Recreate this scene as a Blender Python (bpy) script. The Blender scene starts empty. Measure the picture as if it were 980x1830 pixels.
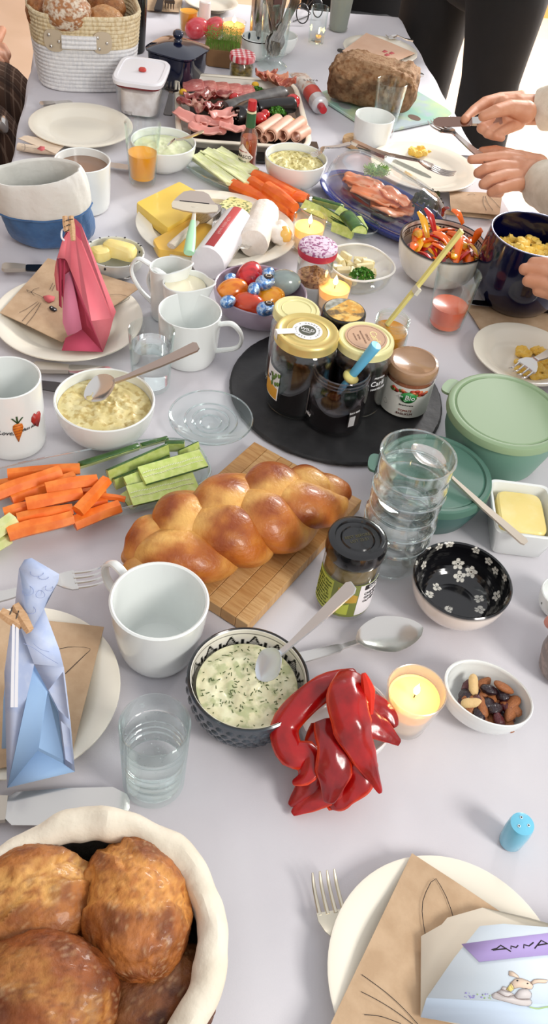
import bpy, bmesh, math, random
from math import sin, cos, pi, radians, atan2, sqrt, exp
from mathutils import Vector, Matrix, noise
SC = bpy.context.scene
COL = SC.collection
# ------------------------------------------------------------------ camera, world, lights, exposure
T = 0.75                                  # height of the table top
CAM_Z = T + 0.76
FPX = 1592.3                              # focal length in pixels of a 980 x 1830 picture
PITCH, ROLL, YAW = radians(45.875), radians(8.904), -0.21737
_f = Vector((0, cos(PITCH), -sin(PITCH))); _r = Vector((1, 0, 0)); _u = _r.cross(_f)
_R = cos(ROLL) * _r + sin(ROLL) * _u; _U = -sin(ROLL) * _r + cos(ROLL) * _u
def _tab(p):                              # camera-aligned axes -> table-aligned axes
    return Vector((p.x * cos(YAW) - p.y * sin(YAW), p.x * sin(YAW) + p.y * cos(YAW), p.z))
CR, CU, CF = _tab(_R), _tab(_U), _tab(_f)
cd = bpy.data.cameras.new('camera'); cam = bpy.data.objects.new('camera', cd); COL.objects.link(cam)
cd.sensor_fit = 'VERTICAL'; cd.sensor_height = 36.0; cd.lens = FPX / 1830 * 36; cd.clip_start = .01; cd.clip_end = 100
cam.matrix_world = Matrix(((CR.x, CU.x, -CF.x, 0), (CR.y, CU.y, -CF.y, 0), (CR.z, CU.z, -CF.z, CAM_Z), (0, 0, 0, 1)))
SC.camera = cam
w = bpy.data.worlds.new('world'); SC.world = w; w.use_nodes = True
bg = w.node_tree.nodes['Background']; bg.inputs[0].default_value = (.96, .965, 1.0, 1); bg.inputs[1].default_value = 0.82
def area(name, loc, target, size, power, color, sy=None):
    l = bpy.data.lights.new(name, 'AREA'); l.energy = power; l.color = color; l.size = size
    if sy: l.shape = 'RECTANGLE'; l.size_y = sy
    o = bpy.data.objects.new(name, l); COL.objects.link(o); o.location = loc
    o.rotation_euler = (Vector(target) - Vector(loc)).to_track_quat('-Z', 'Y').to_euler(); return o
area('daylight_through_near_window', (1.35, -.75, 2.1), (.15, .9, T), .5, 30, (1.0, .96, .91), .7)
area('daylight_through_garden_door', (2.5, 3.5, 2.1), (2.0, 3.5, 0), 1.3, 260, (1.0, .97, .95), 1.3)
SC.view_settings.view_transform = 'Standard'; SC.view_settings.look = 'None'
SC.view_settings.exposure = 0.0; SC.view_settings.gamma = 1.0; SC.view_settings.use_curve_mapping = False
# ------------------------------------------------------------------ helpers
def A(px, py, h=0.0):
    """Point of the room at height h above the table top, on the sight line of a place in the photograph."""
    d = CF * FPX + CR * (px - 490) - CU * (py - 915)
    k = (T + h - CAM_Z) / d.z
    return Vector((0, 0, CAM_Z)) + d * k
def PJ(p):
    d = p - Vector((0, 0, CAM_Z)); z = d.dot(CF)
    return (490 + FPX * d.dot(CR) / z, 915 - FPX * d.dot(CU) / z)
def RW(px, py, h, wpx):
    return wpx / 2 / FPX * (A(px, py, h) - Vector((0, 0, CAM_Z))).dot(CF)
RV = _tab(Vector((1, 0, 0))); FV = _tab(Vector((0, 1, 0)))   # "to the right" and "away" on the table
ZA = math.degrees(YAW)
MATS = {}
def _hex(c):
    if isinstance(c, str):
        c = [int(c[i:i + 2], 16) / 255 for i in (0, 2, 4)]
        c = [x / 12.92 if x <= .04045 else ((x + .055) / 1.055) ** 2.4 for x in c]
    return tuple(c) + (1,)
def mat(name, color, rough=.5, metal=0, col2=None, nscale=60, ndetail=4, lo=.4, hi=.65, bump=0, bscale=None, coat=0, sss=0, sscol=None,
        emis=None, estr=0, trans=0, ior=1.45, spec=.5, stretch=None, vcol=False, sheen=0, bdist=.002, col3=None, n3=20):
    if name in MATS: return MATS[name]
    m = bpy.data.materials.new(name); MATS[name] = m; m.use_nodes = True
    nt = m.node_tree; N = nt.nodes; L = nt.links; b = N['Principled BSDF']
    b.inputs['Roughness'].default_value = rough; b.inputs['Metallic'].default_value = metal
    b.inputs['Coat Weight'].default_value = coat; b.inputs['Coat Roughness'].default_value = .08
    b.inputs['IOR'].default_value = ior; b.inputs['Transmission Weight'].default_value = trans
    b.inputs['Specular IOR Level'].default_value = spec
    if sheen: b.inputs['Sheen Weight'].default_value = sheen
    if sss:
        b.inputs['Subsurface Weight'].default_value = sss; b.inputs['Subsurface Radius'].default_value = sscol or (1, .5, .3)
        b.inputs['Subsurface Scale'].default_value = .006
    c = _hex(color); b.inputs['Base Color'].default_value = c
    tc = N.new('ShaderNodeTexCoord'); src = tc.outputs['Object']
    if stretch:
        mp = N.new('ShaderNodeMapping'); mp.inputs['Scale'].default_value = stretch; L.new(src, mp.inputs[0]); src = mp.outputs[0]
    cur = None
    if vcol:
        at = N.new('ShaderNodeAttribute'); at.attribute_name = 'Col'; cur = at.outputs['Color']
    def ramp(scale, a, z, det):
        n = N.new('ShaderNodeTexNoise'); n.inputs['Scale'].default_value = scale; n.inputs['Detail'].default_value = det
        L.new(src, n.inputs['Vector'])
        r = N.new('ShaderNodeMapRange'); r.inputs[1].default_value = a; r.inputs[2].default_value = z; L.new(n.outputs['Fac'], r.inputs[0])
        return r.outputs[0], n
    if col2 is not None:
        r, n = ramp(nscale, lo, hi, ndetail)
        mx = N.new('ShaderNodeMix'); mx.data_type = 'RGBA'; L.new(r, mx.inputs[0])
        if cur is not None:
            mx.blend_type = 'MULTIPLY'; L.new(cur, mx.inputs[6])
        else: mx.inputs[6].default_value = c
        mx.inputs[7].default_value = _hex(col2); cur = mx.outputs[2]
    if col3 is not None:
        r, n = ramp(n3, .5, .62, 3)
        mx = N.new('ShaderNodeMix'); mx.data_type = 'RGBA'; L.new(r, mx.inputs[0]); L.new(cur, mx.inputs[6]); mx.inputs[7].default_value = _hex(col3); cur = mx.outputs[2]
    if cur is not None: L.new(cur, b.inputs['Base Color'])
    if bump:
        n = N.new('ShaderNodeTexNoise'); n.inputs['Scale'].default_value = bscale or nscale; n.inputs['Detail'].default_value = 5; L.new(src, n.inputs['Vector'])
        bp = N.new('ShaderNodeBump'); bp.inputs['Strength'].default_value = bump; bp.inputs['Distance'].default_value = bdist
        L.new(n.outputs['Fac'], bp.inputs['Height']); L.new(bp.outputs[0], b.inputs['Normal'])
    if emis is not None:
        b.inputs['Emission Color'].default_value = _hex(emis); b.inputs['Emission Strength'].default_value = estr
    return m
def glass(name, tint=(1, 1, 1), edge=.8, rough=.02, edgecol=(.95, .98, .98), base=.035, power=3.2):
    """Thin clear glass: lets light straight through, mirrors more towards its edges."""
    if name in MATS: return MATS[name]
    m = bpy.data.materials.new(name); MATS[name] = m; m.use_nodes = True; nt = m.node_tree; N = nt.nodes; L = nt.links
    N.remove(N['Principled BSDF']); out = N['Material Output']
    tr = N.new('ShaderNodeBsdfTransparent'); tr.inputs[0].default_value = tuple(tint) + (1,)
    gl = N.new('ShaderNodeBsdfGlossy'); gl.inputs['Roughness'].default_value = rough; gl.inputs[0].default_value = tuple(edgecol) + (1,)
    lw = N.new('ShaderNodeLayerWeight'); lw.inputs[0].default_value = .5
    pw = N.new('ShaderNodeMath'); pw.operation = 'POWER'; pw.inputs[1].default_value = power; L.new(lw.outputs['Facing'], pw.inputs[0])
    ma = N.new('ShaderNodeMath'); ma.operation = 'MULTIPLY_ADD'; ma.inputs[1].default_value = edge; ma.inputs[2].default_value = base; ma.use_clamp = True
    L.new(pw.outputs[0], ma.inputs[0]); mx = N.new('ShaderNodeMixShader'); L.new(ma.outputs[0], mx.inputs[0]); L.new(tr.outputs[0], mx.inputs[1]); L.new(gl.outputs[0], mx.inputs[2])
    L.new(mx.outputs[0], out.inputs['Surface']); return m
class MB:
    def __init__(s): s.v = []; s.f = []; s.c = None
    def add(s, v, f, c=None):
        b = len(s.v); s.v += [Vector(p) for p in v]; s.f += [tuple(i + b for i in q) for q in f]
        if c is not None or s.c is not None:
            if s.c is None: s.c = [(1, 1, 1)] * b
            s.c += list(c) if c is not None else [(1, 1, 1)] * len(v)
        return s
    def join(s, o): return s.add(o.v, o.f, o.c)
    def move(s, loc=(0, 0, 0), rot=None, scale=1):
        M = Matrix.Translation(Vector(loc)) @ (rot.to_4x4() if rot is not None else Matrix.Identity(4)) @ (Matrix.Scale(scale, 4) if not hasattr(scale, '__len__') else Matrix.Diagonal(Vector(scale).to_4d() * 1))
        if hasattr(scale, '__len__'): M = Matrix.Translation(Vector(loc)) @ (rot.to_4x4() if rot is not None else Matrix.Identity(4)) @ Matrix.Diagonal((scale[0], scale[1], scale[2], 1))
        s.v = [M @ p for p in s.v]; return s
    def xf(s, M): s.v = [M @ p for p in s.v]; return s
def lathe(prof, seg=40, sx=1.0, sy=1.0, fn=None, colf=None, closed=False):
    """Turn a profile [(r, z)...] about z. fn(theta, r, z, i) -> (r, z); colf(p, theta, i) -> colour."""
    m = MB(); v = []; n = len(prof); c = []
    for i, (r, z) in enumerate(prof):
        for k in range(seg):
            t = 2 * pi * k / seg; rr, zz = (r, z) if fn is None else fn(t, r, z, i)
            p = Vector((rr * cos(t) * sx, rr * sin(t) * sy, zz)); v.append(p)
            if colf: c.append(colf(p, t, i))
    f = []
    for i in range(n - 1 + (1 if closed else 0)):
        j = (i + 1) % n
        for k in range(seg):
            k2 = (k + 1) % seg; f.append((i * seg + k, i * seg + k2, j * seg + k2, j * seg + k))
    if not closed:
        if prof[0][0] > 1e-5: f.append(tuple(range(seg - 1, -1, -1)))
        if prof[-1][0] > 1e-5: f.append(tuple((n - 1) * seg + k for k in range(seg)))
    return m.add(v, f, c if colf else None)
def smoothpath(P, n):
    P = [Vector(p) for p in P]; out = []; k = len(P) - 1
    for i in range(n + 1):
        t = i / n * k; j = min(int(t), k - 1); u = t - j
        p0 = P[max(j - 1, 0)]; p1 = P[j]; p2 = P[j + 1]; p3 = P[min(j + 2, k)]
        out.append(.5 * ((2 * p1) + (p2 - p0) * u + (2 * p0 - 5 * p1 + 4 * p2 - p3) * u * u + (3 * p1 - p0 - 3 * p2 + p3) * u ** 3))
    return out
def lerpl(L, t):
    if not hasattr(L, '__len__'): return L
    k = (len(L) - 1) * t; j = min(int(k), len(L) - 2) if len(L) > 1 else 0
    return L[0] if len(L) == 1 else L[j] * (1 - (k - j)) + L[j + 1] * (k - j)
def tube(P, r, seg=10, n=None, up=None, flat=1.0, fn=None, colf=None, caps=True):
    """Sweep an ellipse (radius r along the side, r*flat along up) through the points."""
    P = smoothpath(P, n) if n else [Vector(p) for p in P]; N = len(P); m = MB(); v = []; c = []
    U = Vector(up) if up is not None else None; prev = None
    for i, p in enumerate(P):
        d = (P[min(i + 1, N - 1)] - P[max(i - 1, 0)]).normalized()
        if U is not None: side = d.cross(U)
        else: side = d.cross(Vector((0, 0, 1))) if prev is None else prev - d * prev.dot(d)
        if side.length < 1e-4: side = d.cross(Vector((1, 0, 0)))
        side.normalize(); prev = side; nn = side.cross(d).normalized()
        t = i / (N - 1); rr = lerpl(r, t); ff = lerpl(flat, t)
        for k in range(seg):
            a = 2 * pi * k / seg; q = 1.0 if fn is None else fn(t, a)
            v.append(p + side * (cos(a) * rr * q) + nn * (sin(a) * rr * ff * q))
            if colf: c.append(colf(v[-1], t, a))
    f = [(i * seg + k, i * seg + (k + 1) % seg, (i + 1) * seg + (k + 1) % seg, (i + 1) * seg + k) for i in range(N - 1) for k in range(seg)]
    if caps: f += [tuple(range(seg - 1, -1, -1)), tuple((N - 1) * seg + k for k in range(seg))]
    return m.add(v, f, c if colf else None)
def flatsweep(st, cols=6):
    """Stations (x, width, z, thickness, dish): cutlery-like solids along x."""
    v = []; f = []; n = len(st); c = cols + 1
    for x, w_, z, th, dish in st:
        for top in (1, 0):
            for j in range(c):
                y = (j / cols * 2 - 1); v.append((x, y * w_ / 2, z - dish * (1 - y * y) + (th / 2 if top else -th / 2)))
    R = 2 * c
    for i in range(n - 1):
        a, b = i * R, (i + 1) * R
        for j in range(cols):
            f.append((a + j, b + j, b + j + 1, a + j + 1)); f.append((a + c + j, a + c + j + 1, b + c + j + 1, b + c + j))
        f.append((a, a + c, b + c, b)); f.append((a + cols, b + cols, b + c + cols, a + c + cols))
    f.append(tuple([j for j in range(c)] + [c + j for j in range(cols, -1, -1)])); b = (n - 1) * R
    f.append(tuple([b + j for j in range(cols, -1, -1)] + [b + c + j for j in range(c)]))
    return MB().add(v, f)
def box(sx, sy, sz, c=(0, 0, 0)):
    v = [(c[0] + sx / 2 * a, c[1] + sy / 2 * b, c[2] + sz / 2 * d) for a in (-1, 1) for b in (-1, 1) for d in (-1, 1)]
    return MB().add(v, [(0, 1, 3, 2), (4, 6, 7, 5), (0, 4, 5, 1), (2, 3, 7, 6), (0, 2, 6, 4), (1, 5, 7, 3)])
def prism(poly, z0, z1, inset=0):
    """Extrude an outline [(x, y)...] from z0 to z1 (z may be a function of x, y)."""
    n = len(poly); g = lambda z, p: z(p[0], p[1]) if callable(z) else z
    v = [(p[0], p[1], g(z0, p)) for p in poly] + [(p[0], p[1], g(z1, p)) for p in poly]
    return MB().add(v, [tuple(range(n - 1, -1, -1)), tuple(range(n, 2 * n))] + [(i, (i + 1) % n, n + (i + 1) % n, n + i) for i in range(n)])
def superell(a, b, n=2.6, seg=48, ph=0):
    out = []
    for k in range(seg):
        t = 2 * pi * k / seg + ph; c, s = cos(t), sin(t)
        out.append((a * math.copysign(abs(c) ** (2 / n), c), b * math.copysign(abs(s) ** (2 / n), s)))
    return out
def sqvessel(a, b, levels, n=4, seg=56, closed=False):
    """Stacked superellipse rings: levels = [(scale_offset in metres, z)...] around half sizes a, b."""
    m = MB(); v = []
    for lv in levels:
        o, z = lv[0], lv[1]; q = lv[2] if len(lv) > 2 else n
        v += [(x, y, z) for x, y in superell(max(a + o, .0005), max(b + o, .0005), q, seg)]
    f = [(i * seg + k, i * seg + (k + 1) % seg, (i + 1) * seg + (k + 1) % seg, (i + 1) * seg + k) for i in range(len(levels) - 1) for k in range(seg)]
    f += [tuple(range(seg - 1, -1, -1)), tuple((len(levels) - 1) * seg + k for k in range(seg))]
    return m.add(v, f)
def ellipsoid(rx, ry, rz, seg=24, rings=14, amp=0, fs=30, seed=0, fn=None, colf=None, side=False):
    v = []; c = []
    for i in range(rings + 1):
        a = pi * i / rings - pi / 2
        for k in range(seg):
            t = 2 * pi * k / seg; d = Vector((cos(a) * cos(t), cos(a) * sin(t), sin(a))) if not side else Vector((cos(a) * cos(t), sin(a), -cos(a) * sin(t)))
            p = Vector((d.x * rx, d.y * ry, d.z * rz))
            if amp: p += d * amp * (noise.noise(p * fs + Vector((seed * 7.1, seed * 3.3, 0))) + .5 * noise.noise(p * fs * 2.3 + Vector((0, seed * 5.1, 0))))
            if fn: p = fn(p, d)
            v.append(p)
            if colf: c.append(colf(p, d))
    f = [(i * seg + k, i * seg + (k + 1) % seg, (i + 1) * seg + (k + 1) % seg, (i + 1) * seg + k) for i in range(rings) for k in range(seg)]
    return MB().add(v, f, c if colf else None)
def sheet(P, nu, nv, th=.0004, fn=None):
    """Bilinear patch over four corners, as a thin closed sheet; fn(u, v, p) -> p."""
    P = [Vector(p) for p in P]; v = []
    for s in (1, 0):
        for i in range(nu + 1):
            for j in range(nv + 1):
                u, w_ = i / nu, j / nv
                p = P[0] * (1 - u) * (1 - w_) + P[1] * u * (1 - w_) + P[2] * u * w_ + P[3] * (1 - u) * w_
                if fn: p = Vector(fn(u, w_, p))
                v.append(p)
    m = len(v) // 2; W = nv + 1; nrm = (v[W * nu] - v[0]).cross(v[nv] - v[0]).normalized()
    for i in range(m): v[m + i] = v[m + i] - nrm * th
    f = []
    for i in range(nu):
        for j in range(nv):
            a = i * W + j; f.append((a, a + W, a + W + 1, a + 1)); f.append((m + a, m + a + 1, m + a + W + 1, m + a + W))
    for i in range(nu):
        for a, b in ((i * W, (i + 1) * W), ((i + 1) * W + nv, i * W + nv)): f.append((a, m + a, m + b, b))
    for j in range(nv):
        for a, b in ((j + 1, j), (nu * W + j, nu * W + j + 1)): f.append((a, m + a, m + b, b))
    return MB().add(v, f)
def obj(name, mb, m, parent=None, world=False, label=None, ang=38, subsurf=0, bevel=0, solid=0, stuff=False, weld=False, stuffk=None):
    me = bpy.data.meshes.new(name); V = mb.v
    if world and parent is not None: V = [p - parent.location for p in V]
    me.from_pydata([tuple(p) for p in V], [], mb.f)
    if mb.c is not None:
        ca = me.color_attributes.new('Col', 'FLOAT_COLOR', 'POINT')
        ca.data.foreach_set('color', [x for c in mb.c for x in (c[0], c[1], c[2], 1)])
    bm = bmesh.new(); bm.from_mesh(me)
    if weld: bmesh.ops.remove_doubles(bm, verts=bm.verts, dist=1e-5)
    bmesh.ops.recalc_face_normals(bm, faces=bm.faces); bm.to_mesh(me); bm.free()
    me.shade_smooth(); me.set_sharp_from_angle(angle=radians(ang)); me.materials.append(m)
    o = bpy.data.objects.new(name, me); COL.objects.link(o)
    if parent is not None: o.parent = parent
    if solid: md = o.modifiers.new('solid', 'SOLIDIFY'); md.thickness = solid; md.offset = 0
    if bevel: md = o.modifiers.new('bevel', 'BEVEL'); md.width = bevel; md.segments = 2; md.limit_method = 'ANGLE'
    if subsurf: md = o.modifiers.new('subsurf', 'SUBSURF'); md.levels = subsurf; md.render_levels = subsurf
    if label: o['label'] = label
    if stuff: o['kind'] = 'stuff'
    return o
def tag(o, label=None, cat=None, group=None, kind=None):
    if label: o['label'] = label
    if cat: o['category'] = cat
    if group: o['group'] = group
    if kind: o['kind'] = kind
    return o
def thing(name, label, cat, loc=(0, 0, 0), rotz=0, group=None):
    o = bpy.data.objects.new(name, None); o.empty_display_size = .02; COL.objects.link(o); o.location = Vector(loc); o.rotation_euler = (0, 0, rotz)
    return tag(o, label, cat, group)
def along(name, label, cat, p0, p1, up=(0, 0, 1), group=None):
    """A thing whose own x axis runs from p0 to p1. Returns it and the length."""
    X = (p1 - p0).normalized(); Y = Vector(up).cross(X).normalized(); Z = X.cross(Y)
    o = thing(name, label, cat, p0, 0, group); o.rotation_euler = Matrix((X, Y, Z)).transposed().to_euler(); return o, (p1 - p0).length
def copy_tree(o, label=None, parent=None):
    c = o.copy(); COL.objects.link(c); c.parent = parent
    for ch in o.children: copy_tree(ch, None, c)
    if label: c['label'] = label
    return c
def single(name, mb, m, label, cat, loc=None, group=None, **k):
    """A thing of one mesh; its vertices are given in world space and re-based to its own foot."""
    if loc is None:
        n = len(mb.v); loc = Vector((sum(p.x for p in mb.v) / n, sum(p.y for p in mb.v) / n, min(p.z for p in mb.v)))
    mb.v = [p - Vector(loc) for p in mb.v]
    o = obj(name, mb, m, **k); o.location = loc; return tag(o, label, cat, group)
def textmb(s, size, align='CENTER', extr=.0002, bend=None, flip=False, shear=0):
    """Lettering as a mesh in the x-y plane, or wrapped round a cylinder of radius bend (x -> angle from -y)."""
    cu = bpy.data.curves.new('t', 'FONT'); cu.body = s; cu.size = size; cu.align_x = align; cu.align_y = 'CENTER'; cu.extrude = extr; cu.resolution_u = 2; cu.shear = shear
    o = bpy.data.objects.new('t', cu); me = bpy.data.meshes.new_from_object(o)
    m = MB(); v = []
    for p in me.vertices:
        p = p.co
        if bend: a = p.x / bend - pi / 2; v.append(Vector(((bend + p.z) * cos(a), (bend + p.z) * sin(a), p.y)))
        else: v.append(p.copy())
    m.add(v, [tuple(q.vertices) for q in me.polygons])
    bpy.data.objects.remove(o); bpy.data.curves.remove(cu); bpy.data.meshes.remove(me); return m
def ribbon(P, wdt, up=(0, 0, 1), th=.0003, n=None):
    """Thin inked line or tape through points."""
    P = smoothpath(P, n) if n else [Vector(p) for p in P]
    return tube(P, wdt / 2, 4, up=up, flat=th / wdt)
def rot(x=0, y=0, z=0): return Matrix.Rotation(radians(z), 3, 'Z') @ Matrix.Rotation(radians(y), 3, 'Y') @ Matrix.Rotation(radians(x), 3, 'X')
def wallpatch(R, a0, a1, z0, z1, off=.0004, nseg=14, slope=0, wav=None):
    """Curved label on a jar wall between two angles (degrees, 0 = towards +x)."""
    v = []
    for i in range(nseg + 1):
        a = radians(a0 + (a1 - a0) * i / nseg); t = i / nseg; zt = z1 + slope * t
        for rr in (R + off, R - .0001):
            for z in (z0, zt): v.append((rr * cos(a), rr * sin(a), z))
    f = []
    for i in range(nseg):
        a, b = i * 4, i * 4 + 4
        f += [(a, b, b + 1, a + 1), (a + 2, a + 3, b + 3, b + 2), (a + 1, b + 1, b + 3, a + 3), (a, a + 2, b + 2, b)]
    e = nseg * 4; f += [(0, 1, 3, 2), (e, e + 2, e + 3, e + 1)]
    return MB().add(v, f)
FRONT = math.degrees(atan2(-FV.y, -FV.x))     # angle that faces the camera
# ------------------------------------------------------------------ shared materials
PORC = mat('white porcelain', 'E9EDEA', .16, coat=.5)
CREAM = mat('cream porcelain', 'EDE7D6', .2, coat=.4)
STEEL = mat('brushed steel', 'CFCBC6', .22, 1, col2='A9A49F', nscale=90, stretch=(1, 8, 1))
STEELD = mat('dark steel', '5A5654', .25, 1)
GLS = glass('clear glass'); GLSG = glass('greenish clear glass', (.975, .99, .985), edge=.9, edgecol=(.85, .95, .93))
GLSR = glass('thick jar glass', (.93, .93, .92), edge=.75, base=.06)
WATER = mat('water', (1, 1, 1), 0, trans=1, ior=1.33)
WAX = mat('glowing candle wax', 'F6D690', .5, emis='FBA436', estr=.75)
FLAME = mat('candle flame', 'FFFFFF', .5, emis='FFE79A', estr=9)
KRAFT = mat('brown kraft paper', 'B79A7A', .85, col2='C4A888', nscale=45, bump=.12, bscale=300)
INK = mat('black ink', '1E1A1C', .7)
PINKP = mat('pink print', 'D4686A', .8)
YEL = mat('yellow egg', 'EFC24B', .6, col2='F5D476', nscale=120, bump=.3, bscale=150)
# ------------------------------------------------------------------ the room
X0, X1, Y0, Y1 = -.215, .682, -.06, 2.53          # table top
FLOORM = mat('pale wooden floor', 'C7AE98', .5, col2='BFA58D', nscale=3)
WALLM = mat('beige wall paint', 'C9AD94', .9, col2='C2A58B', nscale=2)
WALLW = mat('off white wall paint', 'DDD6CC', .9)
for nm, bx, m_ in (('floor', box(8, 9, .1, (.6, 1.9, -.05)), FLOORM), ('wall_left', box(.12, 9, 2.7, (-2.2, 1.9, 1.35)), WALLM), ('wall_far', box(5.6, .12, 2.7, (.6, 5.3, 1.35)), WALLM)):
    o = obj(nm, bx, m_); tag(o, kind='structure')
for i, (cx, cy, sx, sy, z0, z1) in enumerate([(3.4, -1.5, .12, 2.2, 0, 2.7), (3.4, 2.0, .12, 4.8, 2.3, 2.7)]):
    o = obj('wall_right' if not i else 'wall_right.%03d' % i, box(sx, sy, z1 - z0, (cx, cy, (z0 + z1) / 2)), WALLW); tag(o, kind='structure')
o = obj('baseboard_left', box(.02, 9, .08, (-2.13, 1.9, .04)), WALLW); tag(o, kind='structure')
o = obj('baseboard_far', box(5.5, .02, .07, (.6, 5.23, .035)), mat('orange wood trim', 'C98A4C', .5)); tag(o, kind='structure')
dr = thing('door_1', 'tall glazed garden door with pale frame in the right wall', None, (3.4, 2.05, 0)); dr['kind'] = 'structure'
for y in (-2.4, -.8, .8, 2.4): obj('door_frame', box(.07, .07, 2.3, (0, y, 1.15)), mat('white frame paint', 'EEEDEA', .4), dr)
for y in (-1.6, 0, 1.6): obj('pane', box(.008, 1.53, 2.24, (0, y, 1.15)), GLS, dr)
o = obj('terrace', box(6, 9, .1, (6.5, 1.9, -.08)), mat('pale terrace stone', 'F1EEE8', .8)); tag(o, kind='structure')
# ------------------------------------------------------------------ table and cloth
tb = thing('dining_table', 'long dining table hidden under the white cloth', 'table', (0, 0, 0))
WOODL = mat('light wood', 'B98E62', .5, col2='A57B50', nscale=14, stretch=(1, 14, 1))
obj('tabletop', box(X1 - X0 - .02, Y1 - Y0 - .02, .03, ((X0 + X1) / 2, (Y0 + Y1) / 2, T - .0215)), WOODL, tb)
for x in (X0 + .08, X1 - .08):
    for y in (Y0 + .1, Y1 - .1): obj('leg', box(.06, .06, T - .04, (x, y, (T - .04) / 2)), WOODL, tb)
def cloth():
    nx, ny = 70, 180; v = []; f = []
    def wr(x, y):
        a = .0014 * noise.noise(Vector((x * 7, y * 5, 1.3))) + .0009 * noise.noise(Vector((x * 22, y * 16, 4)))
        for cx in (.08, .385): a += .0009 * exp(-((x - cx) / .004) ** 2)          # pressed fold lines
        for cy in (.3, 1.22, 2.2): a += .0009 * exp(-((y - cy) / .004) ** 2)
        return a - .0019
    for j in range(ny + 1):
        for i in range(nx + 1):
            x = X0 - .004 + (X1 - X0 + .008) * i / nx; y = Y0 - .004 + (Y1 - Y0 + .008) * j / ny
            v.append((x, y, T + wr(x, y)))
    W = nx + 1
    for j in range(ny):
        for i in range(nx): f.append((j * W + i, j * W + i + 1, (j + 1) * W + i + 1, (j + 1) * W + i))
    ring = [(i, 0) for i in range(nx)] + [(nx, j) for j in range(ny)] + [(nx - i, ny) for i in range(nx)] + [(0, ny - j) for j in range(ny)]
    last = [j * W + i for i, j in ring]; s = 0; cx, cy = (X0 + X1) / 2, (Y0 + Y1) / 2
    for k, (dz, off) in enumerate([(.004, .004), (.03, .007), (.1, .014), (.2, .02), (.3, .026)]):
        cur = []
        for q, (i, j) in enumerate(ring):
            p = Vector(v[j * W + i]); nrm = Vector(((-1 if i == 0 else 1 if i == nx else 0), (-1 if j == 0 else 1 if j == ny else 0), 0)).normalized()
            wv = .5 + .5 * sin((p.x + p.y) * 34 + 2 * noise.noise(p * 3)); cur.append(len(v)); v.append(tuple(p + nrm * (off + wv * off * .9) - Vector((0, 0, dz))))
        n = len(ring)
        for q in range(n): f.append((last[q], cur[q], cur[(q + 1) % n], last[(q + 1) % n]))
        last = cur
    return MB().add(v, f)
CLOTH = mat('white table linen', 'CFCCD1', .85, col2='D5D3D7', nscale=6, bump=.25, bscale=900, bdist=.0004, sheen=.1)
o = obj('tablecloth', cloth(), CLOTH); tag(o, 'white linen cloth spread over the whole long table', 'tablecloth')
# ------------------------------------------------------------------ makers of tableware
def bowlprof(r, h, br=None, th=.003, bulge=.6, foot=.004, n=14):
    """Outside from the foot up to the rim, then the inside down to the middle."""
    br = br or r * .5; o = [(0.0, .0008), (br * .84, .0008), (br * .88, 0), (br * .97, 0), (br, foot * .5)]; inn = []
    for i in range(n + 1):
        a = i / n * pi / 2; q = sin(a) ** (1 / (bulge + .4)); z = foot + (h - foot) * (1 - cos(a)); o.append((br + (r - br) * q, z))
        inn.append((max(br + (r - br) * q - th * max(sin(a), .35), .001), min(z + th * cos(a), h)))
    return o + [(r - th * .5, h + th * .4)] + inn[::-1] + [(br * .5, foot + th), (0.0, foot + th * .95)]
def bowl(label, rx, ry, wpx, h, m=PORC, br=None, th=.003, bulge=.6, name='bowl', cat='bowl', group=None, foot=.004, seg=56, part='body', x=0):
    p = A(rx, ry, h); p.z = T + x; r = RW(rx, ry, h, wpx)
    t = thing(name, label, cat, p, 0, group)
    obj(part, lathe(bowlprof(r, h - x, br and br * r, th, bulge, foot), seg), m, t); return t, r
def plateprof(r, h=.017, th=.003, well=.62, br=.55):
    return [(0, .001), (r * br, .001), (r * br, 0), (r * (br + .02), 0), (r * (br + .03), .003), (r * well, .004), (r * .8, h * .72), (r, h), (r, h + th * .6), (r - .002, h + th * .8),
            (r * .8, h * .72 + th), (r * (well + .03), .0045 + th * .8), (r * well * .97, .003 + th * .7), (r * .4, .0025 + th * .6), (0, .0025 + th * .6)]
def plate(label, cx, cy, wpx, m=CREAM, h=.016, name='plate', cat='plate', group=None, well=.62, sy=1.0, rz=0):
    p = A(cx, cy, h); r = RW(cx, cy, h, wpx); p.z = T
    t = thing(name, label, cat, p, rz, group); obj('body', lathe(plateprof(r, h, well=well), 72, 1, sy), m, t); return t, r
def cupprof(r, h, br, th=.003, foot=.003, curve=.35, n=10):
    o = [(0, .001), (br * .85, .001), (br * .88, 0), (br * .96, 0)]
    for i in range(n + 1):
        t = i / n; o.append((br + (r - br) * (t ** curve), foot + (h - foot) * t))
    k = len(o); o += [(r - th * .5, h + th * .35), (r - th, h)]
    for i in range(n - 1, -1, -1):
        t = i / n; o.append((max(br + (r - br) * (t ** curve) - th, .001), max(foot + (h - foot) * t, foot + th)))
    return o + [(0, foot + th * .9)]
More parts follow.
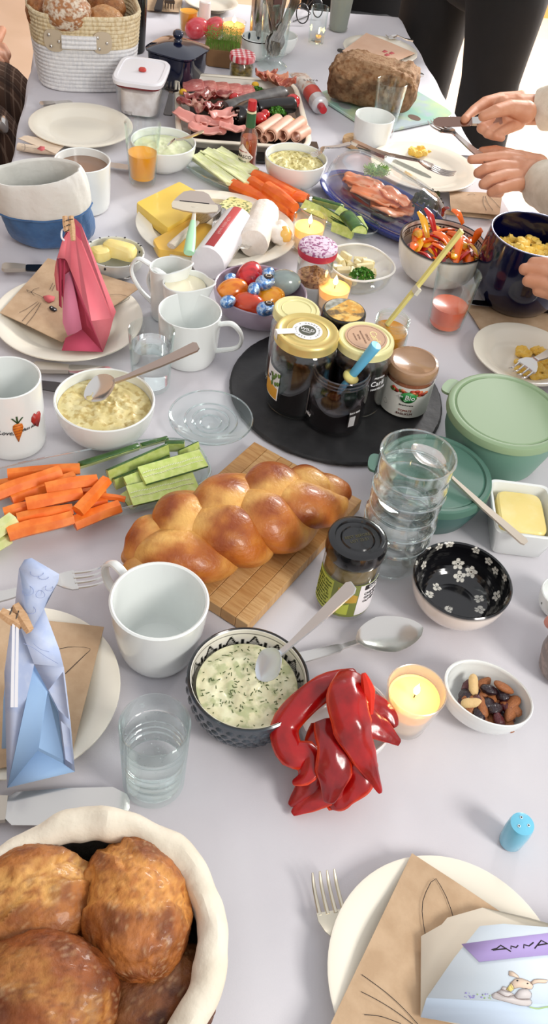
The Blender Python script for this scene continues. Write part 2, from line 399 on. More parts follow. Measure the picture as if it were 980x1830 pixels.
def mug(label, rx, ry, wpx, h, m=PORC, br=.85, curve=.35, hang=None, hs=1.0, name='mug', th=.003, cat='mug', group=None):
    p = A(rx, ry, h); p.z = T; r = RW(rx, ry, h, wpx); t = thing(name, label, cat, p, 0, group)
    obj('body', lathe(cupprof(r, h, br * r, th, curve=curve), 56), m, t)
    if hang is not None:
        a = radians(hang); d = Vector((cos(a), sin(a), 0)); RZ = lambda q: r * (br + (1 - br) * q ** curve) - th * .55
        P = [d * RZ(.84) + Vector((0, 0, h * .84)), d * (r + .014 * hs) + Vector((0, 0, h * .9)), d * (r + .026 * hs) + Vector((0, 0, h * .7)), d * (r + .022 * hs) + Vector((0, 0, h * .42)), d * RZ(.25) + Vector((0, 0, h * .25))]
        obj('handle', tube(P, [.0048, .005, .0045, .005, .0048], 10, 22, up=None, flat=.62), m, t)
    return t, r
def liquid(t, r, z0, z1, m, name='drink', r1=None, th=.0022, wob=0):
    r1 = r1 or r; return obj(name, lathe([(0, z0), (r1 - th, z0), (r1 - th + (r - r1) * .5, (z0 + z1) / 2), (r - th, z1), (r - th - .001, z1 - .0004), (0, z1 - .0004)], 44), m, t)
def tumbler(label, rx, ry, wpx, h, br=.82, gm=GLSG, name='drinking_glass', cat='glass', th=.0018, base=.006, group=None, fill=None, fm=None, fz=.5, curve=1.0):
    p = A(rx, ry, h); p.z = T; r = RW(rx, ry, h, wpx); t = thing(name, label, cat, p, 0, group); b = br * r
    P = [(0, .002), (b * .7, .0012), (b * .86, 0), (b * .96, .001), (b, .004)] + [(b + (r - b) * (i / 8) ** curve, .004 + (h - .004) * i / 8) for i in range(1, 9)]
    P += [(r - th * .5, h + .0006), (r - th, h)] + [(b + (r - b) * (i / 8) ** curve - th, .004 + (h - .004) * i / 8) for i in range(7, 0, -1)] + [(b - th * 2, base), (0, base - .001)]
    obj('body', lathe(P, 56), gm, t)
    if fm:
        z1 = h * fz; R_ = b + (r - b) * fz ** curve
        obj('drink', lathe([(0, base), (b - th * 2, base), (b - th + (r - b) * .02, base + .003), (R_ - th - .0002, z1), (R_ - th - .0012, z1 - .0006), (0, z1 - .0006)], 56), fm, t)
    return t, r
def mound(r, z, dome, amp, fs, seed, seg=44, rings=16, sx=1, sy=1, spec=None, swirl=0):
    """Uneven food surface filling a round dish up to height z."""
    v = []; c = []
    for i in range(rings + 1):
        q = i / rings
        for k in range(seg):
            a = 2 * pi * k / seg; x, y = cos(a) * r * q * sx, sin(a) * r * q * sy
            n = noise.noise(Vector((x * fs + seed, y * fs, seed * .37 + swirl * q))) + .55 * noise.noise(Vector((x * fs * 2.6, y * fs * 2.6 + seed, 3)))
            v.append((x, y, z + dome * (1 - q * q) + amp * n * (1 - q ** 6)))
    b = len(v); v.append((0, 0, z - .02)); R0 = rings * seg
    f = [(i * seg + k, i * seg + (k + 1) % seg, (i + 1) * seg + (k + 1) % seg, (i + 1) * seg + k) for i in range(rings) for k in range(seg)]
    for k in range(seg): v.append((v[R0 + k][0] * .85, v[R0 + k][1] * .85, z - .012))
    for k in range(seg): f.append((R0 + k, R0 + (k + 1) % seg, b + 1 + (k + 1) % seg, b + 1 + k))
    f.append(tuple(b + 1 + k for k in range(seg)))
    return MB().add(v, f)
SILV = mat('polished steel', 'DCD9D4', .17, .85)
PEARL = mat('pale cutlery handle', 'CBC2B4', .35, .6)
def cutlery(kind, label, p0, p1, up=(0, 0, 1), m=SILV, hm=None, name=None, group=None, w=1.0, cat=None, dishn=.7, bf=.28):
    """kind: fork, knife, spoon; p0 is the end of the handle, p1 the tip."""
    t, L = along(name or kind, label, cat or kind, p0, p1, up, group); hm = hm or m; k = L / .19
    if kind == 'spoon':
        obj('handle', flatsweep([(0, .008 * w, .004, .002, 0), (.004, .013 * w, .004, .0024, 0), (L * .35, .0095 * w, .003, .0026, 0), (L * (.90 - bf), .005 * w, .004, .0032, 0), (L * (1.02 - bf), .005 * w, .006, .003, 0)], 4), hm, t)
        st = []
        for i in range(15):
            q = i / 14; ww = .041 * k * w * (bf / .28) ** .5 * sqrt(max(1 - (2 * q - 1) ** 2, .02)) * (.86 + .2 * (1 - abs(2 * q - .9))); st.append((L * (1 - bf + bf * q), ww, .007 * (1 - q) + .002, .0011, .009 * dishn * k * sqrt(max(1 - (2 * q - 1) ** 2, 0))))
        obj('spoon_bowl', flatsweep(st, 10), m, t)
    elif kind == 'fork':
        hf = bf if bf != .28 else .43; X_ = lambda q: (q * (1 - hf) / .57 if q < .57 else 1 - (1 - q) * hf / .43) * L
        obj('handle', flatsweep([(0, .009 * w, .002, .002, 0), (.004, .016 * w, .002, .0026, 0), (L * .3, .012 * w, .003, .0026, 0), (X_(.58), .0065 * w, .008, .003, 0)], 4), hm, t)
        obj('fork_head', flatsweep([(X_(.57), .0065 * w, .008, .003, 0), (X_(.63), .008 * w, .009, .0024, 0), (X_(.68), .019 * w, .0075, .002, .001), (X_(.74), .0255 * w, .005, .0018, .0015), (X_(.785), .0258 * w, .0045, .0017, .001)], 8), m, t)
        for i in range(4):
            y = (i - 1.5) * .0068 * w; obj('tine', tube([(X_(.77), y, .0042), (X_(.86), y * .98, .002), (X_(.94), y * .96, .0025), (L, y * .93, .0065)], [.0020, .0017, .0016, .0008], 6, 8, up=(0, 0, 1), flat=.7), m, t)
    else:
        obj('handle', flatsweep([(0, .012 * w, .004, .004, 0), (.004, .018 * w, .004, .006, 0), (L * .22, .016 * w, .004, .0065, 0), (L * .44, .0125 * w, .004, .006, 0)], 4), hm, t)
        obj('blade', flatsweep([(L * .44, .011 * w, .004, .0035, 0), (L * .47, .017 * w, .004, .0018, 0), (L * .7, .0195 * w, .004, .0014, 0), (L * .92, .019 * w, .004, .001, 0), (L * .985, .011 * w, .004, .0007, 0), (L, .004 * w, .004, .0005, 0)], 4), m, t)
    return t
# ------------------------------------------------------------------ foreground
CRUST = mat('bread crust', 'FFFFFF', .55, vcol=True, col2='D8B48A', nscale=70, lo=.5, hi=.8, bump=.7, bscale=210, coat=.12)
def hexl(c): return _hex(c)[:3]
def mixc(a, b, t): t = max(0, min(1, t)); return tuple(a[i] * (1 - t) + b[i] * t for i in range(3))
def sst(a, b, x): t = max(0, min(1, (x - a) / (b - a))); return t * t * (3 - 2 * t)
def roll(name, label, px, py, h, rx, ry, rz, yaw, seed, group, base='A4642E', dark='6E3A18', pale='D9A462', flour='D9B98C', cracks=2, tilt=(0, 0), amt=1.0, fl=0.0, split=1.0):
    """A bread roll with a torn, paler split and a blistered crust."""
    base, dark, pale, flour = map(hexl, (base, dark, pale, flour)); off = Vector((seed * 3.7, seed * 1.9, seed * .7))
    def crack(d):
        x = d.x + .25 * noise.noise(d * 1.7 + off); y = d.y + .3 * noise.noise(d * 2.2 + off * 1.3)
        g = abs(y + .35 * x * sin(seed)) / .42
        if cracks > 1: g = min(g, abs(x - .25 + .5 * y) / .34 if y > -.1 else 9)
        return (1 - sst(.45, 1.0, g)) * sst(-.1, .35, d.z) * split
    def fn(p, d):
        c = crack(d); edge = c * (1 - c) * 5 * (.6 + .8 * abs(noise.noise(d * 5 + off)))
        r = 1 + .045 * edge - .075 * c + amt * (.05 * noise.noise(d * 2.4 + off) + .028 * noise.noise(d * 6 + off) + .018 * noise.noise(d * 13 + off) + .010 * noise.noise(d * 30 + off))
        return p * r
    def cf(p, d):
        c = crack(d); n = noise.noise(d * 3.1 + off * 2); n2 = noise.noise(d * 9 + off)
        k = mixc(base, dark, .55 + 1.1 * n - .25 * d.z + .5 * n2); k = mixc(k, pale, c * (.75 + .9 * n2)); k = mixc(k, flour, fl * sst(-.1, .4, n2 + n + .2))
        k = mixc(k, dark, .5 * sst(.1, .45, noise.noise(d * 19 + off * 3))); return mixc(k, flour, .28 * sst(.22, .45, noise.noise(d * 40 + off)) * sst(.0, .3, n + .1))
    m = ellipsoid(rx, ry, rz, 100, 70, fn=fn, colf=cf, side=True)
    m.move((0, 0, 0), Matrix.Rotation(radians(yaw), 3, 'Z') @ Matrix.Rotation(radians(tilt[0]), 3, 'X') @ Matrix.Rotation(radians(tilt[1]), 3, 'Y'))
    c = A(px, py, h); z0 = min(p.z for p in m.v)
    o = obj(name, m, CRUST); o.location = c; return tag(o, label, 'bread roll', group)
# cloth bread basket
BC = A(159, 1680, .105); BC.z = T; BR = RW(160, 1690, .105, 512)
bs = thing('bread_basket', 'round fabric bread basket with rolled cream rim at the near table edge', 'basket', BC)
CANVAS = mat('cream canvas', 'D9D0BC', .95, col2='E2DAC8', nscale=25, bump=.7, bscale=32, bdist=.005)
def clothrim(R, z, rr, seed, rows=14, seg=96, sq=1.15):
    v = []
    for k in range(seg):
        a = 2 * pi * k / seg; d = Vector((cos(a), sin(a), 0))
        rk = rr * (1 + .3 * noise.noise(Vector((cos(a) * 1.6, sin(a) * 1.6, seed)))); Rk = R * (1 + .025 * noise.noise(Vector((cos(a) * 2, sin(a) * 2, seed + 5))))
        for j in range(rows):
            b = 2 * pi * j / rows; q = 1 + .30 * noise.noise(Vector((cos(a) * 4, sin(a) * 4, b * .8 + seed))) + .14 * noise.noise(Vector((cos(a) * 13, sin(a) * 13, b)))
            v.append(d * (Rk - rr + rk * q * cos(b)) + Vector((0, 0, z + rk * q * sq * sin(b) + .004 * sin(3 * a + seed))))
    f = [(k * rows + j, k * rows + (j + 1) % rows, ((k + 1) % seg) * rows + (j + 1) % rows, ((k + 1) % seg) * rows + j) for k in range(seg) for j in range(rows)]
    return MB().add(v, f)
obj('wall', lathe([(0, 0), (BR * .86, 0), (BR * .93, .02), (BR * .95, .085), (BR * .90, .09), (BR * .82, .02), (0, .008)], 64, fn=lambda t, r, z, i: (r * (1 + .012 * sin(9 * t + i)), z)), mat('grey basket canvas', '8E877C', .95, bump=.4, bscale=900), bs)
obj('rolled_rim', clothrim(BR, .096, .0122, 3.1), CANVAS, bs, subsurf=1)
BG = 'rolls in the fabric basket'
roll('bread_roll', 'oval golden brown crusty roll on top beside the basket rim', 240, 1622, .094, .040, .052, .034, 12, 2.3, BG, base='AE6A30', dark='7A4119', pale='D5964C', tilt=(-8, 6))
roll('bread_roll', 'pale split crusty roll at the back left of the fabric basket', 45, 1622, .088, .052, .044, .034, 8, 5.1, BG, base='A9692F', dark='7E4820', pale='D39E56', cracks=1, tilt=(0, -6), split=1.1)
roll('bread_roll', 'dark glossy crusty roll lowest at the front left of the fabric basket', 76, 1785, .098, .051, .043, .036, -12, 8.4, BG, base='8F4E20', dark='64300F', pale='B8803F', cracks=1, split=.7)
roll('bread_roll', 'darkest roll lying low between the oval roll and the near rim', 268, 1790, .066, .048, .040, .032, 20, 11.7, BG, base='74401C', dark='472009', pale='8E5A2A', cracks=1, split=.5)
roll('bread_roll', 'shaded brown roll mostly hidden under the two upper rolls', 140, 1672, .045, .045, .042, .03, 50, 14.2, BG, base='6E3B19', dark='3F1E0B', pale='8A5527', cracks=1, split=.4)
# bamboo board
bd = thing('cutting_board', 'striped bamboo cutting board under the braided loaf', 'cutting board', (0, 0, T))
BAM = mat('bamboo', 'C79A62', .45, col2='B5834C', nscale=30, stretch=(1.2, 14, 1), bump=.1, bscale=60)
BAM2 = mat('pale bamboo', 'D3AA74', .45, col2='BF9058', nscale=34, stretch=(1.2, 14, 1), bump=.1, bscale=60)
BAMD = mat('dark bamboo', '9E6D3E', .5, col2='84562C', nscale=30, stretch=(14, 1.2, 1), bump=.1, bscale=60)
b0 = A(455, 787, .018); b1 = A(652, 887, .018); ax = Vector((-.647, -.762, 0)).normalized(); sd = Vector((ax.y * -1, ax.x, 0)).normalized()
if (b1 - b0).dot(sd) < 0: sd = -sd
bd.location = Vector((b0.x, b0.y, T)); bd.rotation_euler = (0, 0, atan2(ax.y, ax.x) - pi / 2); WID = (b1 - b0).length; LEN = .236
ys = [0, .13, .26, .37, .49, .52, .66, .78, .9, 1]
for i in range(len(ys) - 1):
    xa, xb = ys[i] * WID, ys[i + 1] * WID; groove = i == 4
    for j, (ya, yb) in enumerate(((0, .5), (.5, 1)) if not groove else ((0, 1),)):
        obj('plank', box(xb - xa - .0003, (yb - ya) * LEN - .0002, .016 if not groove else .0115, (-(xa + xb) / 2, (ya + yb) / 2 * LEN, .008 if not groove else .00575)), BAMD if groove else (BAM, BAM2)[(i + j) % 2], bd, bevel=.0007)
for j in range(11): obj('crosspiece', box(.024, .0165, .0125, (-.505 * WID - .006, (j + .5) * .0205, .0063)), BAMD, bd, bevel=.0006)
# braided loaf
lp0, lp1 = A(258, 1000, .04), A(578, 880, .04); LX = (lp1 - lp0).normalized(); LY = Vector((-LX.y, LX.x, 0)); LL = (lp1 - lp0).length + .05; LM = (lp0 + lp1) / 2; LM.z = T + .018
lf = thing('braided_loaf', 'golden glazed braided yeast loaf lying on the bamboo board', 'bread', LM, atan2(LX.y, LX.x))
def strand(ph, seed):
    P = []; R = []; n = 90; W = 2 * pi * 1.62
    cb, cd, cp = hexl('B9661F'), hexl('8A3F12'), hexl('E2B060')
    for i in range(n + 1):
        t = i / n; e = min(1, sin(pi * min(max(t, .001), .999)) ** .42 * 1.04)
        x = (t - .5) * LL * .93 + .006 * sin(W * t * 2 + ph); y = .0300 * sin(W * t + ph) * e; z = .030 + .0105 * sin(2 * (W * t + ph) + .4) * e
        P.append(Vector((x, y, z * (.55 + .45 * e)))); R.append(.0325 * (.38 + .62 * e) * (1 + .08 * sin(W * t * 2 + ph * 2)))
    def cf(p, t, a):
        rel = sin(2 * (W * t + ph) + .4); ctr = abs(p.y) / .05
        n1 = noise.noise(p * 34 + Vector((seed, 0, 0))); n2 = noise.noise(p * 110 + Vector((0, seed, 0)))
        pale = sst(.95, .12, ctr + .4 * n1) * sst(1.3, -.5, rel + .5 * n1) * sst(.015, .035, p.z)
        pale = max(pale, .6 * sst(.1, -.9, rel + .5 * n1), .95 * sst(.030, .006, abs(p.y + .004 * sin(t * 30)) + .022 * n1) * sst(.02, .04, p.z) * sst(0, .14, t) * sst(1, .88, t))
        k = mixc(cb, cd, .35 + .9 * n1 + .35 * rel - .15); k = mixc(k, hexl('C9802F'), .5 * sst(0, .5, n2))
        return mixc(k, cp, pale * (.9 + .5 * n2))
    return tube(P, R, 28, up=(0, 0, 1), flat=.78, fn=lambda t, a: 1 + .07 * noise.noise(Vector((t * 18, cos(a) * 1.6, sin(a) * 1.6 + seed))) + .02 * noise.noise(Vector((t * 60, cos(a) * 5, sin(a) * 5 + seed))), colf=cf)
CHAL = mat('glazed loaf crust', 'FFFFFF', .4, vcol=True, col2='E8C9A0', nscale=60, lo=.5, hi=.85, bump=.5, bscale=220, coat=.18)
for k in range(3): obj('strand', strand(k * 2 * pi / 3, k * 4.4), CHAL, lf, subsurf=1)
obj('core', ellipsoid(LL * .45, .036, .028, 32, 16, amp=.003, fs=40, colf=lambda p, d: mixc(hexl('D9A85A'), hexl('C08A42'), .5 + noise.noise(p * 90))).move((0, 0, .031)), CHAL, lf)
# front white mug and its neighbours
mug('large plain white mug standing against the bamboo board', 285, 1072, 179, .084, br=.72, curve=.5, hang=math.degrees(atan2(FV.y, FV.x)) + 52, hs=1.35, th=.0036)
# water glass, near
wt, wr_ = tumbler('water glass with sparkling water before the dip bowl', 277, 1295, 130, .100, br=.92, gm=GLSG, fill=None)
GRIM = glass('bright glass edge', (.9, .93, .93), edge=.9, base=.25)
obj('water', lathe([(0, .0095), (wr_ * .92 - .0022, .0095), (wr_ * .955 - .002, .05), (wr_ * .98 - .002, .078), (wr_ * .98 - .003, .0772), (0, .0772)], 56), WATER, wt)
for z in (.028, .040, .052): obj('moulded_ring', lathe([(wr_ * .955 - .0022 + .0012 * cos(a * pi / 4) + (z - .04) * .06, z + .0014 * sin(a * pi / 4)) for a in range(8)], 56, closed=True), GRIM, wt)
random.seed(4)
bub = MB()
for i in range(70):
    a = random.random() * 6.28; q = sqrt(random.random()) * (wr_ * .88); z = random.uniform(.012, .077) if i < 40 else .0775; e = ellipsoid(.0006, .0006, .0006, 6, 4); bub.join(e.move((q * cos(a), q * sin(a), z)))
obj('bubbles', bub, GRIM, wt, stuff=True)
# dip bowl with printed pattern
p = A(444.5, 1210, .0575); r = RW(444.5, 1210, .0575, 220); p.z = T
dt = thing('patterned_dip_bowl', 'dark grey bowl with black and white printed rim full of herb dip', 'bowl', p)
prof = bowlprof(r, .0575, r * .5, .0036, .75)
white, blk, grey = hexl('E6E3D8'), hexl('17181A'), hexl('39424A')
def mor(p_, th, i):
    return white
dense = []
for i in range(len(prof) - 1):
    (a, b), (c, d) = prof[i], prof[i + 1]; n = 5 if i > 19 else 1
    for k in range(n): dense.append((a + (c - a) * k / n, b + (d - b) * k / n, i))
dense.append(prof[-1] + (len(prof) - 1,))
def morcol(pp, th, i):
    (rr, z, j) = dense[i]
    if j < 20: return grey
    dpt = .0575 - z
    if rr > r - .0008: return blk
    if dpt < .0015: return blk if dpt < .0002 and rr > r - .003 else white
    if .0052 < dpt < .0066 or .0072 < dpt < .0077: return blk
    if dpt > .0085:
        u = (th / (2 * pi) * 14) % 1; v = (dpt - .0085) / .016
        ar = abs(abs(u - .5) * 2 - (1 - v) ** .6) < .09 and v < 1
        if ar: return blk
        if abs(u - .5) * 2 > (1 - min(v, 1)) ** .6:
            if (int(th * 70) + int(dpt * 900)) % 2 == 0 and v < .8: return blk
        elif abs(u - .5) < .07 and .35 < v < .85: return blk
        elif abs(abs(u - .5) - .2) < .05 and .55 < v < .95: return blk
    return white
obj('body', lathe([(a, b) for a, b, j in dense], 300, colf=morcol), mat('printed glaze', 'FFFFFF', .2, vcol=True, coat=.4), dt)
for k in range(3): pass
dt['label'] = 'dark grey bowl with black and white printed rim full of herb dip'
gz = MB()
for j in range(6):
    for k in range(34):
        a = 2 * pi * (k + .5 * (j % 2)) / 34; t_ = (j + 2) / 8 * pi / 2; rr = r * .5 + (r * .5) * sin(t_) ** (1 / 1.15); z = .004 + .0535 * (1 - cos(t_))
        gz.join(ellipsoid(.0042, .0016, .0042, 6, 4).move((rr * cos(a), rr * sin(a), z), Matrix.Rotation(a + pi / 2, 3, 'Z')))
obj('relief', gz, mat('grey glaze', '39424A', .25, coat=.4), dt, stuff=True)
DIP = mat('herb dip', 'D5CFA8', .35, col2='E2E0BC', nscale=60, coat=.3, sss=.1, col3='B3B78A', n3=90, bump=.35, bscale=160)
hd = obj('herb_dip', mound(r * .84, .0425, .004, .0045, 60, 3, 70, 34), DIP); hd.location = p; tag(hd, 'creamy herb dip filling the black and white patterned bowl', 'dip')
sp = MB(); random.seed(9)
for i in range(150):
    a = random.random() * 6.28; q = sqrt(random.random()) * r * .78; x, y = q * cos(a), q * sin(a); n = .0045 * (noise.noise(Vector((x * 60 + 3, y * 60, 1.11))) + .55 * noise.noise(Vector((x * 156, y * 156 + 3, 3)))) * (1 - (q / (r * .84)) ** 6)
    b = random.random() * 3.14; l = random.uniform(.0006, .002); sp.join(box(l * 2, .0007, .0005).move((x, y, .0427 + .004 * (1 - (q / (r * .84)) ** 2) + n), Matrix.Rotation(b, 3, 'Z')))
o = obj('herb_flecks', sp, mat('chopped dill', '4C5B2E', .6)); o.location = p; tag(o, 'dark green dill flecks in the herb dip', 'herbs', kind='stuff')
cutlery('spoon', 'steel spoon standing in the herb dip of the patterned bowl', A(636, 1047, .14), A(462, 1212, .046), up=(0, 0, 1), w=1.05, m=mat('cool bright steel', 'D6DCE2', .28, .6))
cutlery('spoon', 'silver spoon lying between the patterned bowl and the dark lidded jar', A(520, 1184, .006), A(754, 1122, .007), w=1.0, bf=.52)
# white pepper bowl and pepper strips
pb, pr = bowl('small white bowl under the red pepper strips', 619, 1278, 172, .042, PORC, br=.45)
REDP = mat('red pepper skin', 'FFFFFF', .26, vcol=True, col2='C05050', nscale=40, coat=.45, bump=.2, bscale=60, bdist=.004)
REDI = mat('red pepper flesh', 'E2441A', .4, col2='D0300F', nscale=60, coat=.3)
def pepper(P, W, seed, th=.0045, arch=.26, m='A8080C', mi=REDI, twist=0, label='', n=26, group='red pepper strips'):
    P = smoothpath([A(*q) for q in P], n); v = []; N = len(P); C = 13; cam_ = Vector((0, 0, CAM_Z))
    for i, q in enumerate(P):
        d = (P[min(i + 1, N - 1)] - P[max(i - 1, 0)]).normalized(); up = (Vector((0, 0, 1)) + (cam_ - q).normalized() * .5).normalized(); tw = twist * (i / (N - 1) - .3)
        sd_ = d.cross(up).normalized(); sd_ = (Matrix.Rotation(tw, 3, d) @ sd_); nn = sd_.cross(d).normalized(); t = i / (N - 1)
        wv = 1.12 * lerpl(W, t) * (1 + .16 * noise.noise(Vector((t * 5, seed, 0)))) / 2
        for j in range(C):
            s = j / (C - 1) * 2 - 1; e = wv * .13 * noise.noise(Vector((t * 6, s * 1.5 + seed, 2)))
            v.append(q + sd_ * (s * wv) + nn * (arch * wv * (1 - s * s) * 1.3 - arch * wv * .5 + e))
    ce, cm_ = hexl('DE4418'), hexl(m); cc_ = [mixc(cm_, ce, .85 * (j in (0, C - 1)) + .12 * max(0, noise.noise(Vector((i * .35, j, seed))))) for i in range(N) for j in range(C)]; m = REDP
    top = MB().add(v, [(i * C + j, (i + 1) * C + j, (i + 1) * C + j + 1, i * C + j + 1) for i in range(N - 1) for j in range(C - 1)], cc_)
    loc = Vector((sum(a.x for a in v) / len(v), sum(a.y for a in v) / len(v), min(a.z for a in v)))
    t_ = thing('pepper_strip', label, 'pepper', loc, 0, group)
    o = obj('skin', top, m, t_, world=True, subsurf=1); o.modifiers.remove(o.modifiers[0]); md = o.modifiers.new('solid', 'SOLIDIFY'); md.thickness = th * .35; md.offset = -1; o.modifiers.new('s', 'SUBSURF').render_levels = 1
    # flesh: the same surface a little lower and narrower
    v2 = []
    for i in range(N):
        for j in range(C):
            a = v[i * C + j]; up = (v[i * C + min(j + 1, C - 1)] - v[i * C + max(j - 1, 0)]).cross((v[min(i + 1, N - 1) * C + j] - v[max(i - 1, 0) * C + j])).normalized()
            if up.z < 0: up = -up
            v2.append(a - up * th * .35 + (a - v[i * C + C // 2]) * .07)
    o = obj('flesh', MB().add(v2, [(i * C + j, (i + 1) * C + j, (i + 1) * C + j + 1, i * C + j + 1) for i in range(N - 1) for j in range(C - 1)]), mi, t_, world=True)
    md = o.modifiers.new('solid', 'SOLIDIFY'); md.thickness = th * .8; md.offset = -1 if True else 0
    return t_
pepper([(600, 1290, .045), (640, 1282, .062), (680, 1300, .058), (716, 1328, .045)], [.028, .03, .022, .006], 6.2, label='red pepper strip pointing right over the bowl edge towards the candle')
pepper([(610, 1268, .05), (650, 1255, .062), (690, 1270, .055), (708, 1300, .045)], [.02, .024, .018, .006], 7.7, label='short red pepper strip behind the one that points at the candle')
pepper([(625, 1355, .04), (600, 1385, .035), (565, 1420, .02), (522, 1455, .006)], [.03, .036, .026, .004], 9.1, label='red pepper strip reaching lowest onto the cloth with a pointed tip')
pepper([(590, 1300, .05), (572, 1350, .045), (550, 1400, .025), (517, 1440, .008)], [.03, .032, .02, .004], 2.9, m='98080A', label='dark red pepper strip tucked under the curled one')
pepper([(640, 1350, .05), (635, 1385, .042), (605, 1420, .025), (585, 1432, .012)], [.03, .034, .026, .01], 4.4, label='broad red pepper piece between the two hanging points')
pepper([(640, 1208, .068), (585, 1225, .072), (535, 1262, .065), (508, 1300, .055), (520, 1345, .05), (552, 1352, .048), (545, 1385, .042), (522, 1398, .035)], [.014, .022, .026, .024, .022, .024, .018, .006], 1.3, twist=.9, arch=.34, label='curled red pepper strip bending out over the left of the bowl')
pepper([(583, 1285, .068), (596, 1335, .066), (597, 1385, .052), (588, 1436, .03)], [.02, .026, .028, .008], 3.5, m='8A0A12', label='glossy wine red pepper strip hanging down the middle')
pepper([(634, 1205, .085), (622, 1245, .092), (634, 1300, .084), (655, 1355, .062), (682, 1418, .03)], [.026, .032, .031, .022, .004], 5.8, arch=.34, label='longest red pepper strip arching on top of the bowl')
st = thing('pepper_stalk_end', 'bright red pepper stub sticking up at the back of the bowl', 'pepper', A(655, 1222, .085), 0, 'red pepper strips')
obj('skin', tube([A(660, 1275, .072), A(658, 1235, .088), A(650, 1203, .098)], [.004, .007, .002], 8, 12), mat('bright pepper flesh', 'D62A12', .35), st, world=True)
# candles
def candle(label, rx, ry, wpx, h, wax_top=.7, base=.8, fl=.018, fa=1.0, power=.25, gm=None, lower=None):
    p = A(rx, ry, h); p.z = T; r = RW(rx, ry, h, wpx); t = thing('glass_candle', label, 'candle', p, 0, 'lit candles')
    b = r * base; th = .0015
    obj('holder', lathe([(0, .001), (b * .9, .001), (b, .003), (b + (r - b) * .5, h * .5), (r, h), (r - th * .5, h + .0006), (r - th, h), (b + (r - b) * .5 - th, h * .5), (b - th, .005), (0, .004)], 48), gm or glass('candle glass', (.99, .97, .95), edge=.5, base=.05), t)
    z1 = h * wax_top; rw = b + (r - b) * wax_top - th * 1.6
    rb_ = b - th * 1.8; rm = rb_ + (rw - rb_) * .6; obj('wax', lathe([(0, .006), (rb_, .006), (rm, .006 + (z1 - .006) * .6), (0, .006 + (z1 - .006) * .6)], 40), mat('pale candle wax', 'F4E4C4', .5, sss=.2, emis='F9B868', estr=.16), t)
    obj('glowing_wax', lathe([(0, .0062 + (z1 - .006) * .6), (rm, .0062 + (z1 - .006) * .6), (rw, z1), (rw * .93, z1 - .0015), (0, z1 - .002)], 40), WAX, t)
    obj('wick', tube([(0, 0, z1 - .002), (.0003, 0, z1 + .004), (.001, 0, z1 + .007)], .0006, 6), INK, t)
    obj('flame', lathe([(0, z1 + .004), (.0022 * fa, z1 + .0065), (.0031 * fa, z1 + .010), (.0022 * fa, z1 + .0145), (.0007, z1 + .019), (0, z1 + .004 + fl)], 16), FLAME, t)
    l = bpy.data.lights.new('candlelight', 'POINT'); l.energy = power; l.color = (1, .62, .25); l.shadow_soft_size = .004
    o = bpy.data.objects.new('candlelight', l); COL.objects.link(o); o.parent = t; o.location = (0, 0, z1 + .013); return t
candle('lit candle in a frosted cup between red peppers and nut bowl', 746, 1232, 109, .060, .80, .72, power=.08, gm=glass('frosted cup', (.97, .94, .93), edge=.5, rough=.3, base=.22))
candle('lit candle behind the gold lidded jars', 600, 505, 64, .045, .82, .85, fa=1.3, power=.06)
candle('lit candle beside the sliced cucumber dish', 556, 388, 62, .058, .72, .85, fa=1.2, power=.06)
candle('lit far candle behind the garden cress box', 419, 38, 44, .050, .85, .9, fa=1.6, power=.02)
